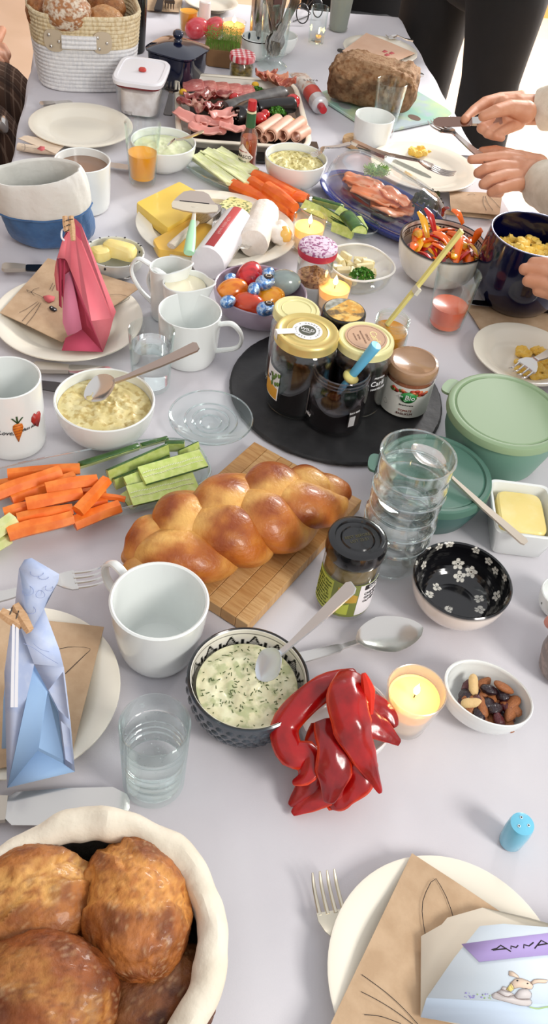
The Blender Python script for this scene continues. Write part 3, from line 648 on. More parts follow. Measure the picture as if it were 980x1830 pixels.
# nut bowl
p = A(881, 1243, .036); p.z = T; nb = thing('nut_bowl', 'drop shaped white bowl holding nuts and raisins', 'bowl', p, atan2(RV.y, RV.x) - radians(12))
ra = RW(878, 1243, .036, 166)
def drop(t, r, z, i):
    q = r / ra; k = 1 + .10 * cos(t + pi) * q; return r * k, z + .010 * q * q * (cos(t + pi) * .5 + .5) * (z > .02)
obj('body', lathe(bowlprof(ra, .034, ra * .42, .0026, .7), 64, 1, .76, fn=drop), PORC, nb)
random.seed(21)
ALM = mat('almond skin', 'A0643A', .6, col2='834C28', nscale=400, stretch=(1, 4, 4)); RAI = mat('raisin', '241018', .35, coat=.4, bump=.6, bscale=500); PNUT = mat('peanut shell brown', 'D8B780', .6, bump=.3, bscale=600); CRAN = mat('dried cranberry', '4E0D14', .35, coat=.4, bump=.6, bscale=500)
for i in range(58):
    k = (0, 0, 0, 1, 1, 3, 0, 1, 3, 0)[i % 10] if i not in (3, 17) else 2; a = random.random() * 6.28; q = sqrt(random.random()) * .68; lay = i // 26
    x, y = q * cos(a) * ra * .9, q * sin(a) * ra * .64; z = .013 + .006 * lay + q * q * .012
    if i == 3: x, y, z = -ra * .42, ra * .2, .030
    if i == 17: x, y, z = -ra * .36, -ra * .22, .027
    if k == 0: m = ellipsoid(.0118, .0062, .0042, 12, 8, fn=lambda p, d: Vector((p.x, p.y * (1 - .35 * d.x), p.z))); nm, mm, lb, gp = 'almond', ALM, 'brown skinned almond among raisins in the drop shaped bowl', 'almonds in the nut bowl'
    elif k == 1: m = ellipsoid(.0092, .0068, .0048, 14, 9, amp=.001, fs=300, seed=i); nm, mm, lb, gp = 'raisin', RAI, 'black wrinkled raisin in the drop shaped bowl', 'raisins in the nut bowl'
    elif k == 3: m = ellipsoid(.0088, .006, .0046, 14, 9, amp=.001, fs=300, seed=i); nm, mm, lb, gp = 'cranberry', CRAN, 'dark red dried cranberry in the drop shaped bowl', 'dried cranberries in the nut bowl'
    else: m = ellipsoid(.0115, .0062, .0055, 16, 10, fn=lambda p, d: Vector((p.x, p.y * (.78 + .3 * abs(d.x)), p.z * (.8 + .25 * abs(d.x))))); nm, mm, lb, gp = 'peanut', PNUT, 'pale peanut resting on top at the left of the nut bowl', 'peanuts in the nut bowl'
    if i == 17: lb = 'second pale peanut lower at the left of the nut bowl'
    o = obj(nm, m, mm); M = Matrix.Rotation(nb.rotation_euler.z, 3, 'Z'); o.location = p + M @ Vector((x, y, z)); o.rotation_euler = (random.uniform(-.6, .6), random.uniform(-.5, .5), random.random() * 6.28); tag(o, lb, 'nut' if k in (0, 2) else 'dried fruit', gp)
# salt shaker
p = A(933, 1474, .034); p.z = T; r = RW(927, 1474, .034, 46)
ss = thing('salt_shaker', 'small turquoise salt shaker with three holes', 'salt shaker', p)
TURQ = mat('turquoise glaze', '6FC3E0', .2, coat=.6)
obj('body', lathe([(0, 0), (r * .88, 0), (r * .95, .002), (r * 1.02, .02), (r, .032), (r * .93, .036), (r * .5, .0375), (0, .038)], 40), TURQ, ss)
for k in range(3):
    a = radians(90 + 120 * k); obj('hole', lathe([(0, 0), (.0014, 0), (.0014, .0004), (.0006, .0005), (0, .0005)], 10).move((r * .45 * cos(a), r * .45 * sin(a), .0376)), mat('white dot', 'D8E8EC', .4), ss); obj('hole_centre', lathe([(0, 0), (.0007, 0), (.0007, .0003), (0, .0003)], 8).move((r * .45 * cos(a), r * .45 * sin(a), .0381)), INK, ss)
# floral bowl
p = A(828, 1035, .047); r = RW(828, 1035, .047, 180); p.z = T
fb = thing('floral_bowl', 'empty white bowl with black inside and white blossoms', 'bowl', p)
prof = bowlprof(r, .047, r * .42, .003, .75); dense = []
for i in range(len(prof) - 1):
    (a, b), (c, d) = prof[i], prof[i + 1]; n = 1 if i < 20 else 6
    for k in range(n): dense.append((a + (c - a) * k / n, b + (d - b) * k / n, i))
dense.append(prof[-1] + (99,))
FL = [(624, 596, 27), (672, 627, 27), (627, 647, 27), (690, 541, 18), (588, 518, 19), (546, 527, 19), (506, 525, 12), (745, 587, 19), (770, 622, 18), (808, 652, 18), (537, 690, 21), (507, 717, 20), (706, 736, 22), (709, 780, 23), (775, 722, 24), (813, 742, 20), (586, 778, 20), (485, 600, 20), (458, 592, 12)]
FL = [(540 + x / 2.227, 740 + y / 2.227, s / 2.227) for x, y, s in FL]
flw = []
inner = [q for q in dense if q[2] > 19]
for x, y, s in FL:
    best = None
    for (rr, z, j) in inner:
        for k in range(0, 180):
            a = pi * k / 90; P_ = p + Vector((rr * cos(a), rr * sin(a), z)); u, v_ = PJ(P_); d = (u - x) ** 2 + (v_ - y) ** 2
            if best is None or d < best[0]: best = (d, Vector((rr * cos(a), rr * sin(a), z)))
    flw.append((best[1], s / FPX * .98))
def fcol(pp, th, i):
    (rr, z, j) = dense[i]
    if j < 19: return hexl('E9DDD2')
    if rr > r - .0012: return hexl('141416')
    for c, s in flw:
        d = pp - c
        if d.length < s:
            q = d.length / s; e = Vector((-sin(th), cos(th), 0)); g = Vector((0, 0, 1)) * .9 + Vector((cos(th), sin(th), 0)) * .4
            a = atan2(d.dot(g), d.dot(e)) + c.x * 90
            lim = .55 + .45 * abs(cos(2.5 * a))
            if q < lim * .95 and not (q < .16) and not (abs(cos(2.5 * a)) < .16 and q > .3) and not (abs(q - .38) < .05 and abs(sin(5 * a)) > .7): return hexl('DCD8CC')
    return hexl('0C0C0F')
obj('body', lathe([(a, b) for a, b, j in dense], 360, colf=fcol), mat('black glaze with print', 'FFFFFF', .12, vcol=True, coat=.6), fb)
# dark lidded jar
p = A(642, 955, .108); r = RW(642, 958, .104, 111); p.z = T
jr = thing('pesto_jar', 'glass jar with shiny black lid and green label beside the board', 'jar', p)
OLIV = mat('olive spread', '8C7B4C', .5, col2='7A6840', nscale=60)
jb = [(0, .001), (r * .8, 0), (r * .93, .004), (r * .95, .01), (r * .95, .07), (r * .9, .08), (r * .86, .084), (r * .86, .098), (r * .8, .098), (r * .8, .084), (r * .88, .07), (r * .88, .01), (0, .008)]
obj('glass', lathe(jb, 48), GLSR, jr); obj('spread', lathe([(0, .0085), (r * .865, .0105), (r * .87, .069), (r * .8, .076), (0, .077)], 40), OLIV, jr)
BLID = mat('black enamel lid', '0D0D0F', .18, coat=.6)
obj('lid', lathe([(0, .102), (r * .5, .102), (r * .53, .1035), (r * .57, .102), (r * .72, .102), (r * .76, .1042), (r * .9, .1042), (r * .97, .1025), (r, .098), (r, .088), (r * .985, .085), (r * .9, .085), (r * .9, .095), (0, .095)], 64), BLID, jr)
LG = mat('light green print', 'B4BE4A', .5); DG = mat('dark green print', '76803C', .5); OG = mat('ochre print', 'C09A3A', .5); WP = mat('white label', 'E9E6EA', .5)
R_ = r * .95
obj('label', wallpatch(R_, FRONT - 85, FRONT + 75, .010, .062), DG, jr)
obj('label_panel', wallpatch(R_, FRONT - 85, FRONT - 32, .012, .060, .0006, slope=.0), LG, jr, label='light green text panel')
obj('label_front', wallpatch(R_, FRONT + 24, FRONT + 78, .012, .061, .0006), WP, jr, label='white front panel of the label')
obj('label_patch', wallpatch(R_, FRONT - 20, FRONT + 22, .034, .055, .0006, slope=-.01), OG, jr)
obj('label_patch', wallpatch(R_, FRONT - 14, FRONT + 8, .014, .026, .0006, slope=.006), LG, jr)
obj('name_band', wallpatch(R_, FRONT + 34, FRONT + 78, .053, .0605, .0009), INK, jr)
def wraptext(s, size, R, ang, z, parent, m, name='lettering', extr=.0002, off=.0008):
    b = textmb(s, size, bend=R + off, extr=extr); b.move((0, 0, z), Matrix.Rotation(radians(ang + 90), 3, 'Z')); return obj(name, b, m, parent)
TW = mat('white lettering', 'EDEDED', .6)
wraptext('OLIV', .006, R_, FRONT + 54, .0568, jr, TW, off=.0011)
for i, s_ in enumerate(('CREMIG', 'GRÜNE', 'OLIVEN')): wraptext(s_, .0052, R_, FRONT + 52, .046 - i * .0062, jr, INK)
for i in range(9): wraptext('lorem ipsum'[0:0] + ('Zutaten: Oliven', 'grün 65 %, Raps-', 'öl, Petersilie,', 'Zitrone, Salz,', 'Knoblauch, Öl', 'Gewürze. Kühl', 'lagern. Nach', 'dem Öffnen bald', 'verbrauchen.')[i], .0038, R_, FRONT - 58, .055 - i * .0048, jr, mat('dark green lettering', '4F5A1E', .6))
b = textmb('BEST BEFORE', .0048); b.join(textmb('LOT 23:51', .0048).move((0, -.006, 0))); b.move((0, .003, .1022), Matrix.Rotation(YAW, 3, 'Z').inverted()); obj('lettering', b, mat('gold lettering', '4E4A30', .5), jr)
# stacked glasses
base = A(693, 1005, 0); top = A(745, 825, .155); axd = (top - base).normalized(); rr = .0395
zax = axd; xax = Vector((1, 0, 0)); xax = (xax - zax * xax.dot(zax)).normalized(); yax = zax.cross(xax); RM = Matrix((xax, yax, zax)).transposed()
GST = glass('stacked glass', (.985, .995, .992), edge=1.0, edgecol=(.95, 1, .99), base=.045, power=2.2)
for k in range(3):
    t = thing('stacked_glass', ('bottom drinking glass of the leaning stack', 'middle drinking glass of the leaning stack', 'top drinking glass of the leaning stack with open rim')[k], 'glass', base + axd * (.046 * k) + Vector((0, 0, .0012)), 0, 'stacked empty glasses')
    t.rotation_euler = RM.to_euler(); b = rr * .8; th = .0019; hh = .072
    def G(q): return b + (rr * .99 - b) * min(q * 2.2, 1) ** .6 - .0022 * exp(-((q - .62) / .08) ** 2) + .0008 * exp(-((q - .45) / .08) ** 2)
    P = [(0, .002), (b * .7, .001), (b * .9, 0), (b, .004)] + [(G(i / 14), .004 + (hh - .004) * i / 14) for i in range(1, 15)] + [(rr * .99 - th / 2, hh + .0007)] + [(G(i / 14) - th, .004 + (hh - .004) * i / 14) for i in range(14, 0, -1)] + [(b - th * 2, .007), (0, .006)]
    obj('body', lathe(P, 64), GST, t)
    for zq, qr in ((hh, .985), (hh * .64, .93), (hh * .60, .925)): obj('highlight_ring', lathe([(rr * qr + .0012 * cos(a * pi / 4), zq + .0012 * sin(a * pi / 4)) for a in range(8)], 56, closed=True), GRIM, t)  # added bright rings that stand in for highlights on rim and waist
    obj('foot_ring', lathe([(b * .82 + .0014 * cos(a * pi / 4), .0016 + .0014 * sin(a * pi / 4)) for a in range(8)], 48, closed=True), GRIM, t)
# green lidded containers
GRN = mat('sage green plastic', '6C9482', .38, coat=.1); GRNL = mat('sage green lid', '8CA480', .42); TEA = mat('teal green plastic', '3F6560', .4); TEAL = mat('teal green lid', '4C7263', .42)
def container(label, cx, cy, wpx, h, bm_, lm, tab, loc=None):
    p = A(cx, cy, h); p.z = T; r = RW(cx, cy, h, wpx); t = thing('lidded_container', label, 'food container', p)
    obj('body', lathe([(0, 0), (r * .72, 0), (r * .8, .004), (r * .93, h * .5), (r * .95, h - .012), (r * .92, h - .011), (r * .9, h * .5), (r * .76, .007), (0, .004)], 64), bm_, t)
    obj('lid', lathe([(0, h - .001), (r * .84, h - .001), (r * .87, h - .0028), (r * .89, h - .0005), (r * .95, h), (r * .985, h - .0015), (r, h - .005), (r, h - .011), (r * .97, h - .0125), (r * .955, h - .011), (0, h - .006)], 80), lm, t)
    a = radians(tab); obj('tab', prism([(x * .8 * 1 + 0, y) for x, y in superell(r * .17, r * .22, 2.6, 28)], h - .0085, h - .005).move((r * 1.03 * cos(a), r * 1.03 * sin(a), 0), Matrix.Rotation(a, 3, 'Z')), lm, t); return t
container('larger light sage green round container with lid behind the butter dish', 907, 731, 214, .075, GRN, GRNL, math.degrees(atan2(RV.y, RV.x)) + 152)
container('smaller dark teal round container with lid behind the stacked glasses', 779, 842, 208, .055, TEA, TEAL, math.degrees(atan2(RV.y, RV.x)) + 176)
cutlery('spoon', 'slim pale handled spoon resting across the teal container lid', A(938, 975, .045), A(737, 797, .066), m=SILV, hm=mat('champagne steel', 'D9CDBB', .3, .7), w=.85)
# square butter dish
q = [A(868, 868, .045), A(962, 850, .045), A(1012, 955, .045), A(905, 962, .045)]; c = (q[0] + q[1] + q[2] + q[3]) / 4; yaw = radians(-10) + radians(0)
bdh = thing('butter_dish', 'square white porcelain butter dish beside the teal container', 'dish', (c.x, c.y, T), radians(-10)); aa, bb = .038, .045
obj('body', sqvessel(aa, bb, [(-.010, 0), (-.008, .002), (0, .043), (-.0012, .0445), (-.004, .0435), (-.011, .008), (-.03, .0075)], 9, 64), PORC, bdh)
o = obj('butter_block', sqvessel(aa * .72, bb * .74, [(-.001, .008), (0, .01), (0, .036), (-.002, .0385)], 6, 48).xf(Matrix.Identity(4)), mat('butter', 'EED884', .4, col2='F2E098', nscale=40, coat=.2, sss=.15, bump=.15, bscale=60)); o.location = (c.x, c.y, T); o.rotation_euler = (0, 0, radians(-10)); tag(o, 'yellow butter block in the square white dish', 'butter')
# ------------------------------------------------------------------ paper goods
def poly3(polys):
    m = MB()
    for q in polys:
        v = [A(*p) for p in q]; m.add(v, [tuple(range(len(v)))])
    return m
def paperthing(name, label, cat, foot, parts, pm, group=None, th=.0005):
    t = thing(name, label, cat, foot, 0, group)
    for nm, polys, m_ in parts:
        o = obj(nm, poly3(polys), m_ or pm, t, world=True, weld=True, ang=12); md = o.modifiers.new('solid', 'SOLIDIFY'); md.thickness = th; md.offset = 0
    return t
def pencil(lines, h, wd, parent, m=INK, name='drawn_line', n=10):
    for L in lines: obj(name, ribbon([A(x, y, h) for x, y in L], wd, n=n if len(L) > 2 else None), m, parent, world=True)
def napkin(label, corners, h, seed, group='brown paper napkins', amp=.0012, m=KRAFT):
    P = [A(x, y, h) for x, y in corners]; c = sum(P, Vector()) / 4; c.z = P[0].z - .001
    t = thing('paper_napkin', label, 'napkin', c, 0, group)
    obj('paper', sheet(P, 14, 14, .0011, lambda u, v, p: (p.x, p.y, p.z + amp * (noise.noise(Vector((u * 2.4, v * 2.4, seed))) + .4))), m, t, world=True); return t
BLUEP = mat('pale blue printed paper', 'C2CDE6', .8, col2='B3C2E2', nscale=60, lo=.45, hi=.6)
BLUED = mat('light blue paper', '9DBEE3', .8); WRIB = mat('white ribbon', 'E6E6EA', .6); PWOOD = mat('pale wood', 'D6AF86', .6, col2='C79C70', nscale=200, stretch=(1, 6, 1))
# near left place setting
pl1, _ = plate('large cream plate at the left edge under the blue paper bag', 35, 1229, 356)
nk = napkin('brown napkin with one drawn ear on the plate under the blue bag', [(186, 1122), (128, 1350), (-110, 1395), (-60, 1095)], .0195, 3.0)
pencil([[(106, 1160), (127, 1156), (161, 1159), (150, 1172), (117, 1204)]], .0215, .0007, nk)
BF = A(70, 1360, .0); BF.z = T + .0225
H = .0235
bg_ = paperthing('paper_bag', 'standing pale blue printed paper bag pinned shut with a wooden peg', 'paper bag', BF, [
    ('side_panel', [[(24, 1085, .140), (8, 1200, .095), (13, 1408, H), (38, 1290, .065), (61, 1187, .116), (36, 1120, .135)]], BLUEP),
    ('gusset', [[(61, 1187, .110), (13, 1408, H), (67, 1341, .035)], [(61, 1187, .110), (67, 1341, .035), (116, 1366, .027), (104, 1270, .066), (84, 1230, .09)]], BLUED),
    ('base_flap', [[(13, 1408, H), (134, 1379, H), (116, 1366, .027), (67, 1341, .035)]], BLUED),
    ('side_panel', [[(61, 1187, .116), (114, 1192, .114), (126, 1290, .065), (134, 1379, H), (116, 1366, .028), (104, 1270, .068), (84, 1230, .092)]], BLUEP),
    ('folded_front', [[(36, 1120, .138), (61, 1187, .118), (114, 1192, .116), (106, 1160, .126), (79, 1088, .142), (55, 1129, .14)]], BLUEP),
    ('folded_top', [[(26, 1088, .143), (34, 1016, .172), (44, 1000, .178), (56, 997, .179), (106, 1026, .172), (104, 1040, .166), (89, 1069, .155), (79, 1088, .146), (55, 1129, .142)]], BLUEP),
    ('back_panel', [[(24, 1086, .139), (79, 1089, .140), (126, 1330, H), (3, 1338, H), (6, 1250, .07)]], BLUED)], BLUEP)
LBL = mat('faded blue print', '8E9CC4', .8)
random.seed(3)
for cx, cy, s in [(66, 1020, 12), (78, 1028, 9), (50, 1055, 10), (72, 1062, 8), (88, 1050, 7), (56, 1090, 8)]:
    pencil([[(cx + s * cos(a) * (1 + .3 * sin(3 * a)), cy + s * sin(a) * .9) for a in [k * pi / 4 for k in range(9)]]], .1765 - max(0, cy - 1000) * .00028, .00045, bg_, LBL)
pencil([[(42, 1150), (60, 1158), (80, 1172), (104, 1186)], [(60, 1150), (72, 1160), (88, 1165)]], .1395, .00045, bg_, LBL)
for x in (22, 29): obj('ribbon_end', sheet([A(x, 1115, .146), A(x + 5, 1115, .146), A(x + 3, 1264, .104), A(x - 3, 1264, .104)], 1, 6, .0006), WRIB, bg_, world=True)
def peg(label, a0, a1, b0, b1, wd=.0085, th=.004):
    t = thing('clothespin', label, 'clothes peg', (a0 + a1) / 2, 0, 'wooden clothes pegs')
    for p0, p1 in ((a0, a1), (b0, b1)): obj('wooden_leg', tube([p0, p0.lerp(p1, .5), p1], [wd * .5, wd * .62, wd * .45], 4, up=(CF * -1), flat=.5), PWOOD, t, world=True, ang=30)
    m_ = (a0 + a1 + b0 + b1) / 4; d = ((a1 - a0).normalized()).cross(CF).normalized()
    obj('spring', tube([m_ + d * .006 * cos(k * .9) + Vector((0, 0, .0012 * sin(k * .9))) + (a1 - a0).normalized() * (.0009 * (k - 9)) for k in range(18)], .0006, 5), STEELD, t, world=True)
peg('wooden peg closing the blue bag', A(1, 1094, .150), A(40, 1118, .146), A(26, 1082, .152), A(54, 1128, .148))
cutlery('knife', 'knife with dull steel blade lying before the blue bag', A(-165, 1456, .005), A(232, 1441, .005), hm=PEARL, w=1.75)
cutlery('fork', 'fork lying behind the plate with the blue bag', A(-60, 1082, .012), A(188, 1030, .012), up=(.05, 0, 1))
# near right place setting
pl2, _ = plate('cream plate at the near right corner under the name tag bag', 800, 1745, 434)
nk = napkin('brown napkin with drawn ear and whiskers at the near right plate', [(736, 1526), (1010, 1706), (900, 1990), (572, 1870)], .0195, 6.0, amp=.0014)
O = lambda L: [(520 + x / 2.13, 1420 + y / 2.13) for x, y in L]
pencil([O([(513, 535), (502, 470), (502, 410), (520, 360), (548, 318), (575, 355), (602, 412), (623, 482)])], .0225, .0006, nk)
pencil([O([(270, 685), (330, 728), (385, 772), (440, 825), (486, 876)]), O([(268, 750), (330, 782), (395, 822), (468, 876)]), O([(280, 838), (345, 845), (420, 872)])], .0225, .0005, nk)
IVP = mat('ivory paper', 'EFE6D2', .8); IBL = mat('ice blue paper', 'DCE8F0', .75, col2='D2E2F0', nscale=9); LIL = mat('lilac paper', 'AE9CD2', .8)
BF = A(870, 1750, .024); ab = paperthing('name_tag_bag', 'pale blue gift bag with lilac ANNA strip and drawn rabbit', 'gift bag', BF, [
    ('back_sheet', [[(753, 1673, .026), (790, 1652, .028), (800, 1640, .028), (863, 1622, .03), (945, 1640, .033), (1120, 1690, .033), (1120, 1900, .026), (752, 1816, .024)]], IVP),
    ('front_panel', [[(763, 1783, .034), (812, 1712, .0378), (858, 1655, .0409), (900, 1651, .0411), (1130, 1668, .0402), (1130, 1803, .0329)]], IBL),
    ('bottom_fold', [[(752, 1818, .0262), (763, 1783, .034), (1130, 1803, .0329), (1130, 1880, .027)]], mat('cool blue paper', 'CFE0F2', .75))], IBL)
obj('name_strip', poly3([[(825, 1687, .0397), (900, 1677, .0403), (1010, 1664, .041), (1010, 1704, .0388), (930, 1711, .0384), (857, 1719, .0380)]]), LIL, ab, world=True, solid=.0004)
HB = lambda y: .0345 + (1783 - y) / 128 * .0069
AN = lambda L, h=0: [(800 + x / 5.444, 1640 + y / 5.444) for x, y in L]
for L in ([(430, 312), (480, 300), (520, 268), (620, 330)], [(445, 315), (580, 300)], [(620, 305), (620, 275), (670, 290), (690, 268)], [(745, 298), (745, 262), (795, 275), (840, 240)], [(850, 300), (915, 220), (980, 255)], [(880, 268), (975, 252)]):
    obj('lettering', ribbon([A(x, y, HB(y) + .0004) for x, y in AN(L)], .0010), INK, ab, world=True)
def fillpoly(pts_, h, m_, nm, parent, th=.0001):
    v = [A(x, y, h(y) if callable(h) else h) for x, y in pts_]; mb = MB().add(v, [tuple(range(len(v)))]); o = obj(nm, mb, m_, parent, world=True, solid=th); return o
RB = mat('fawn print', 'E2CDB8', .8); RG = mat('grey print', 'D0CAC8', .8); OUT = mat('brown print line', '7A6660', .8)
rb = [([(430, 750), (480, 725), (580, 770), (640, 750), (690, 790), (800, 790), (825, 830), (790, 860), (690, 850), (560, 815), (450, 785)], RG), ([(480, 725), (530, 700), (600, 720), (650, 750), (580, 772)], RG), ([(650, 760), (700, 700), (780, 690), (820, 740), (800, 792), (690, 792)], RG), ([(520, 700), (540, 670), (580, 680), (600, 720)], RG),
      ([(610, 640), (660, 595), (720, 590), (800, 620), (835, 660), (820, 695), (760, 690), (700, 680), (640, 690)], RB), ([(700, 590), (650, 575), (600, 560), (600, 520), (640, 525), (690, 565)], RB), ([(810, 630), (850, 600), (920, 598), (980, 608), (960, 635), (880, 635), (830, 650)], RB), ([(570, 700), (620, 640), (650, 690), (620, 720)], mat('yellow print', 'DCCB7C', .8))]
for k, (L, m_) in enumerate(rb):
    fillpoly(AN(L), lambda y: HB(y) + .00003 * k, m_, 'rabbit_print', ab); obj('rabbit_outline', ribbon([A(x, y, HB(y) + .0003) for x, y in AN(L + L[:1])], .00022, th=.0001, n=30), OUT, ab, world=True)
for x, y in ((682, 612), (782, 640)): fillpoly(AN([(x - 12, y), (x, y - 8), (x + 12, y), (x, y + 8)]), lambda y: HB(y) + .0004, INK, 'rabbit_eye', ab)
random.seed(5); VIO = mat('violet print', '8F86C4', .8); GRP = mat('green print', 'A9C38E', .8)
for i in range(26):
    x = random.uniform(170, 430); y = 755 + (x - 300) * .08 + random.uniform(-22, 30); m_ = GRP if x > 290 and random.random() < .6 else VIO
    s = random.uniform(6, 13); fillpoly(AN([(x - s, y), (x, y - s * .7), (x + s, y), (x, y + s * .7)]), HB, m_, 'blossom_print', ab)
obj('stem_print', ribbon([A(x, y, HB(y)) for x, y in AN([(800, 870), (880, 885), (960, 870), (1040, 860)])], .0012, n=8), GRP, ab, world=True)
cutlery('fork', 'fork with four tines on the cloth beside the near right plate', A(622, 1775, .001), A(576, 1560, .012), up=(0, 0, 1), w=1.0, bf=.68, m=mat('satin cutlery steel', 'D8D0BC', .28, .9))
# ------------------------------------------------------------------ centre left
pt, ptr = bowl('white bowl of potato salad with a spoon', 187, 713, 179, .055, PORC, br=.5)
POT = mat('potato salad', 'D8C788', .45, col2='E4D8A4', nscale=50, coat=.2, bump=.4, bscale=130, col3='BFA765', n3=110)
o = obj('potato_salad', mound(ptr * .93, .043, .006, .007, 55, 8, 60, 30), POT); o.location = pt.location; tag(o, 'chunky pale yellow potato salad in the white bowl by the glass tray', 'salad')
cutlery('spoon', 'spoon with broad ribbed handle resting in the potato salad', A(356, 622, .10), A(152, 712, .047), hm=mat('rosy brushed handle', 'B5A296', .3, .8), w=1.35)
mg, mgr = mug('plain white mug with side handle behind the potato salad', 340, 555, 114, .075, br=.86, curve=.4, hang=math.degrees(atan2(RV.y, RV.x)) - 5, hs=1.15, th=.0022)
wg, wgr = tumbler('clear glass with sparkling water beside the plain mug', 271, 590, 84, .088, br=.84, th=.0016)
obj('water', lathe([(0, .0075), (wgr * .84 - .002, .0075), (wgr * .95 - .0022, .065), (0, .0648)], 44), WATER, wg)
# carrot mug
cm, cr = mug('white mug printed with carrot, heart and handwriting at the left edge', 10, 674, 124, .096, br=.97, curve=.5, hang=200, th=.0026)
R_ = cr * .995; ca_ = FRONT + 32
OR_ = mat('orange print', 'D9791E', .5); GR_ = mat('dark green print line', '2F4A1E', .6); RE_ = mat('red print', 'A62A22', .4)
def wrapshape(pts2, R, ang, m_, parent, name, off=.0005, th=.0003):
    v = [((R + off) * cos(x / R + radians(ang)), (R + off) * sin(x / R + radians(ang)), z) for x, z in pts2]; c = Vector((sum(a[0] for a in v), sum(a[1] for a in v), 0)) / len(v)
    return obj(name, MB().add(v, [tuple(range(len(v)))]), m_, parent, solid=th)
wrapshape([(-.003, .058), (-.0058, .056), (-.0065, .050), (-.005, .042), (-.0028, .034), (-.0015, .030), (.0005, .036), (.0042, .045), (.0058, .052), (.005, .057), (.001, .0585)], R_, ca_, OR_, cm, 'carrot_print')
for z, a, b in ((.0545, -.0055, .0042), (.0505, -.0062, .0048), (.0465, -.0058, .004), (.0425, -.0048, .0028), (.0385, -.0038, .001)): wrapshape([(a, z), (b, z + .001), (b, z + .0016), (a, z + .0008)], R_, ca_, mat('rust print', 'A84E12', .5), cm, 'carrot_ring', .0008)
for a, b in ((-.006, .067), (-.0005, .069), (.006, .066)): wrapshape([(-.001, .0585), (a - .001, b), (a + .0012, b), (.0006, .0585)], R_, ca_, GR_, cm, 'carrot_leaf', .0006)
wrapshape([(x - .006, z) for x, z in ((.028, .064), (.0235, .060), (.0225, .054), (.026, .047), (.032, .040), (.037, .048), (.0395, .055), (.037, .061), (.033, .062), (.031, .060))], R_, ca_, RE_, cm, 'heart_print')
HW = lambda s, x, z, sz: obj('handwriting', textmb(s, sz, bend=R_ + .0006, shear=.4).move((0, 0, z), Matrix.Rotation(radians(ca_ + math.degrees(x / R_) + 90), 3, 'Z')), INK, cm)
HW('Love,', -.015, .045, .0085); HW('dass ich', .0125, .047, .006)
# cutlery under the potato bowl
cutlery('knife', 'knife with pale handle above the potato salad bowl', A(58, 660, .004), A(205, 668, .004), hm=PEARL)
cutlery('knife', 'second dark bladed knife left of the potato salad bowl', A(20, 685, .004), A(130, 700, .004), m=STEELD)
# glass lid on cloth
p = A(377, 752, .006); r = RW(377, 752, .006, 150); p.z = T
gl = thing('glass_saucer', 'clear round glass lid lying upside on the cloth', 'lid', p)
obj('body', lathe([(0, .0005), (r * .35, 0), (r * .4, .004), (r * .8, .006), (r, .012), (r * .99, .0135), (r * .8, .0085), (r * .4, .0065), (0, .003)], 60), GLSG, gl)
for q, z in ((.99, .0125), (.62, .0068), (.44, .006), (.25, .004)): obj('ring', lathe([(r * q + .0013 * cos(a * pi / 4), z + .0013 * sin(a * pi / 4)) for a in range(8)], 56, closed=True), GRIM, gl)
# ---------------- glass tray with vegetable sticks
c0, c1 = A(-60, 925, .004), A(352, 838, .004); yaw = atan2((c1 - c0).y, (c1 - c0).x); cen = (c0 + c1) / 2; Lh = (c1 - c0).length / 2 + .012
gt = thing('glass_relish_tray', 'long divided glass dish of carrot, cucumber and celery sticks', 'dish', (cen.x, cen.y, T), yaw)
Wd = .054
obj('body', sqvessel(Lh, Wd, [(-.012, 0), (-.008, .001), (-.002, .010), (0, .020), (-.0015, .0215), (-.003, .020), (-.006, .009), (-.011, .0035), (-.03, .003)], 3.4, 80), GLSG, gt)
obj('rim', MB().join(tube([(x, y, .0208) for x, y in superell(Lh - .001, Wd - .001, 3.4, 80)] + [(x, y, .0208) for x, y in superell(Lh - .001, Wd - .001, 3.4, 80)[:1]], .0013, 6)), GRIM, gt)
CARR = mat('carrot', 'F58A34', .45, col2='E56D18', nscale=60, stretch=(1, 1, 1), coat=.15, bump=.15, bscale=90); CELL = mat('pale celery', 'DDE0A6', .45, col2='CBD38A', nscale=80, coat=.1)
CUCF = mat('cucumber flesh', 'BFD36E', .35, col2='D3E08E', nscale=120, coat=.3, sss=.1); CUCS = mat('cucumber skin', '2E5422', .35, col2='46702E', nscale=60, coat=.2); SEED = mat('cucumber seed', 'DCE4B4', .35)
def stick(kind, label, p0, p1, wpx, group, m, seed=0, flat=.85, tap=.9, seg=6):
    a, b = A(*p0), A(*p1); wd = 1.42 * wpx / FPX * (((a + b) / 2 - Vector((0, 0, CAM_Z))).length)
    t, L = along(kind, label, kind.split('_')[0], a, b, (0, 0, 1), group)
    prof = [1, 1.03, 1 * tap ** .5, tap]
    mb = tube([(0, 0, 0), (L * .33, .0008 * sin(seed), .0006), (L * .66, .0008 * cos(seed * 2), .0006), (L, 0, 0)], [wd / 2 * q for q in prof], seg, 10, up=(0, 0, 1), flat=flat, fn=lambda t_, a_: 1 + .05 * noise.noise(Vector((t_ * 3, cos(a_), sin(a_) + seed))))
    o = obj('stick', mb, m, t, ang=28); o.data.name = 'stick'
    # single-mesh thing: drop the empty
    o.parent = None; o.name = kind; o.rotation_euler = t.rotation_euler; o.location = t.location; tag(o, label, t['category'], group); bpy.data.objects.remove(t); return o
CG = 'carrot sticks in the long glass dish'
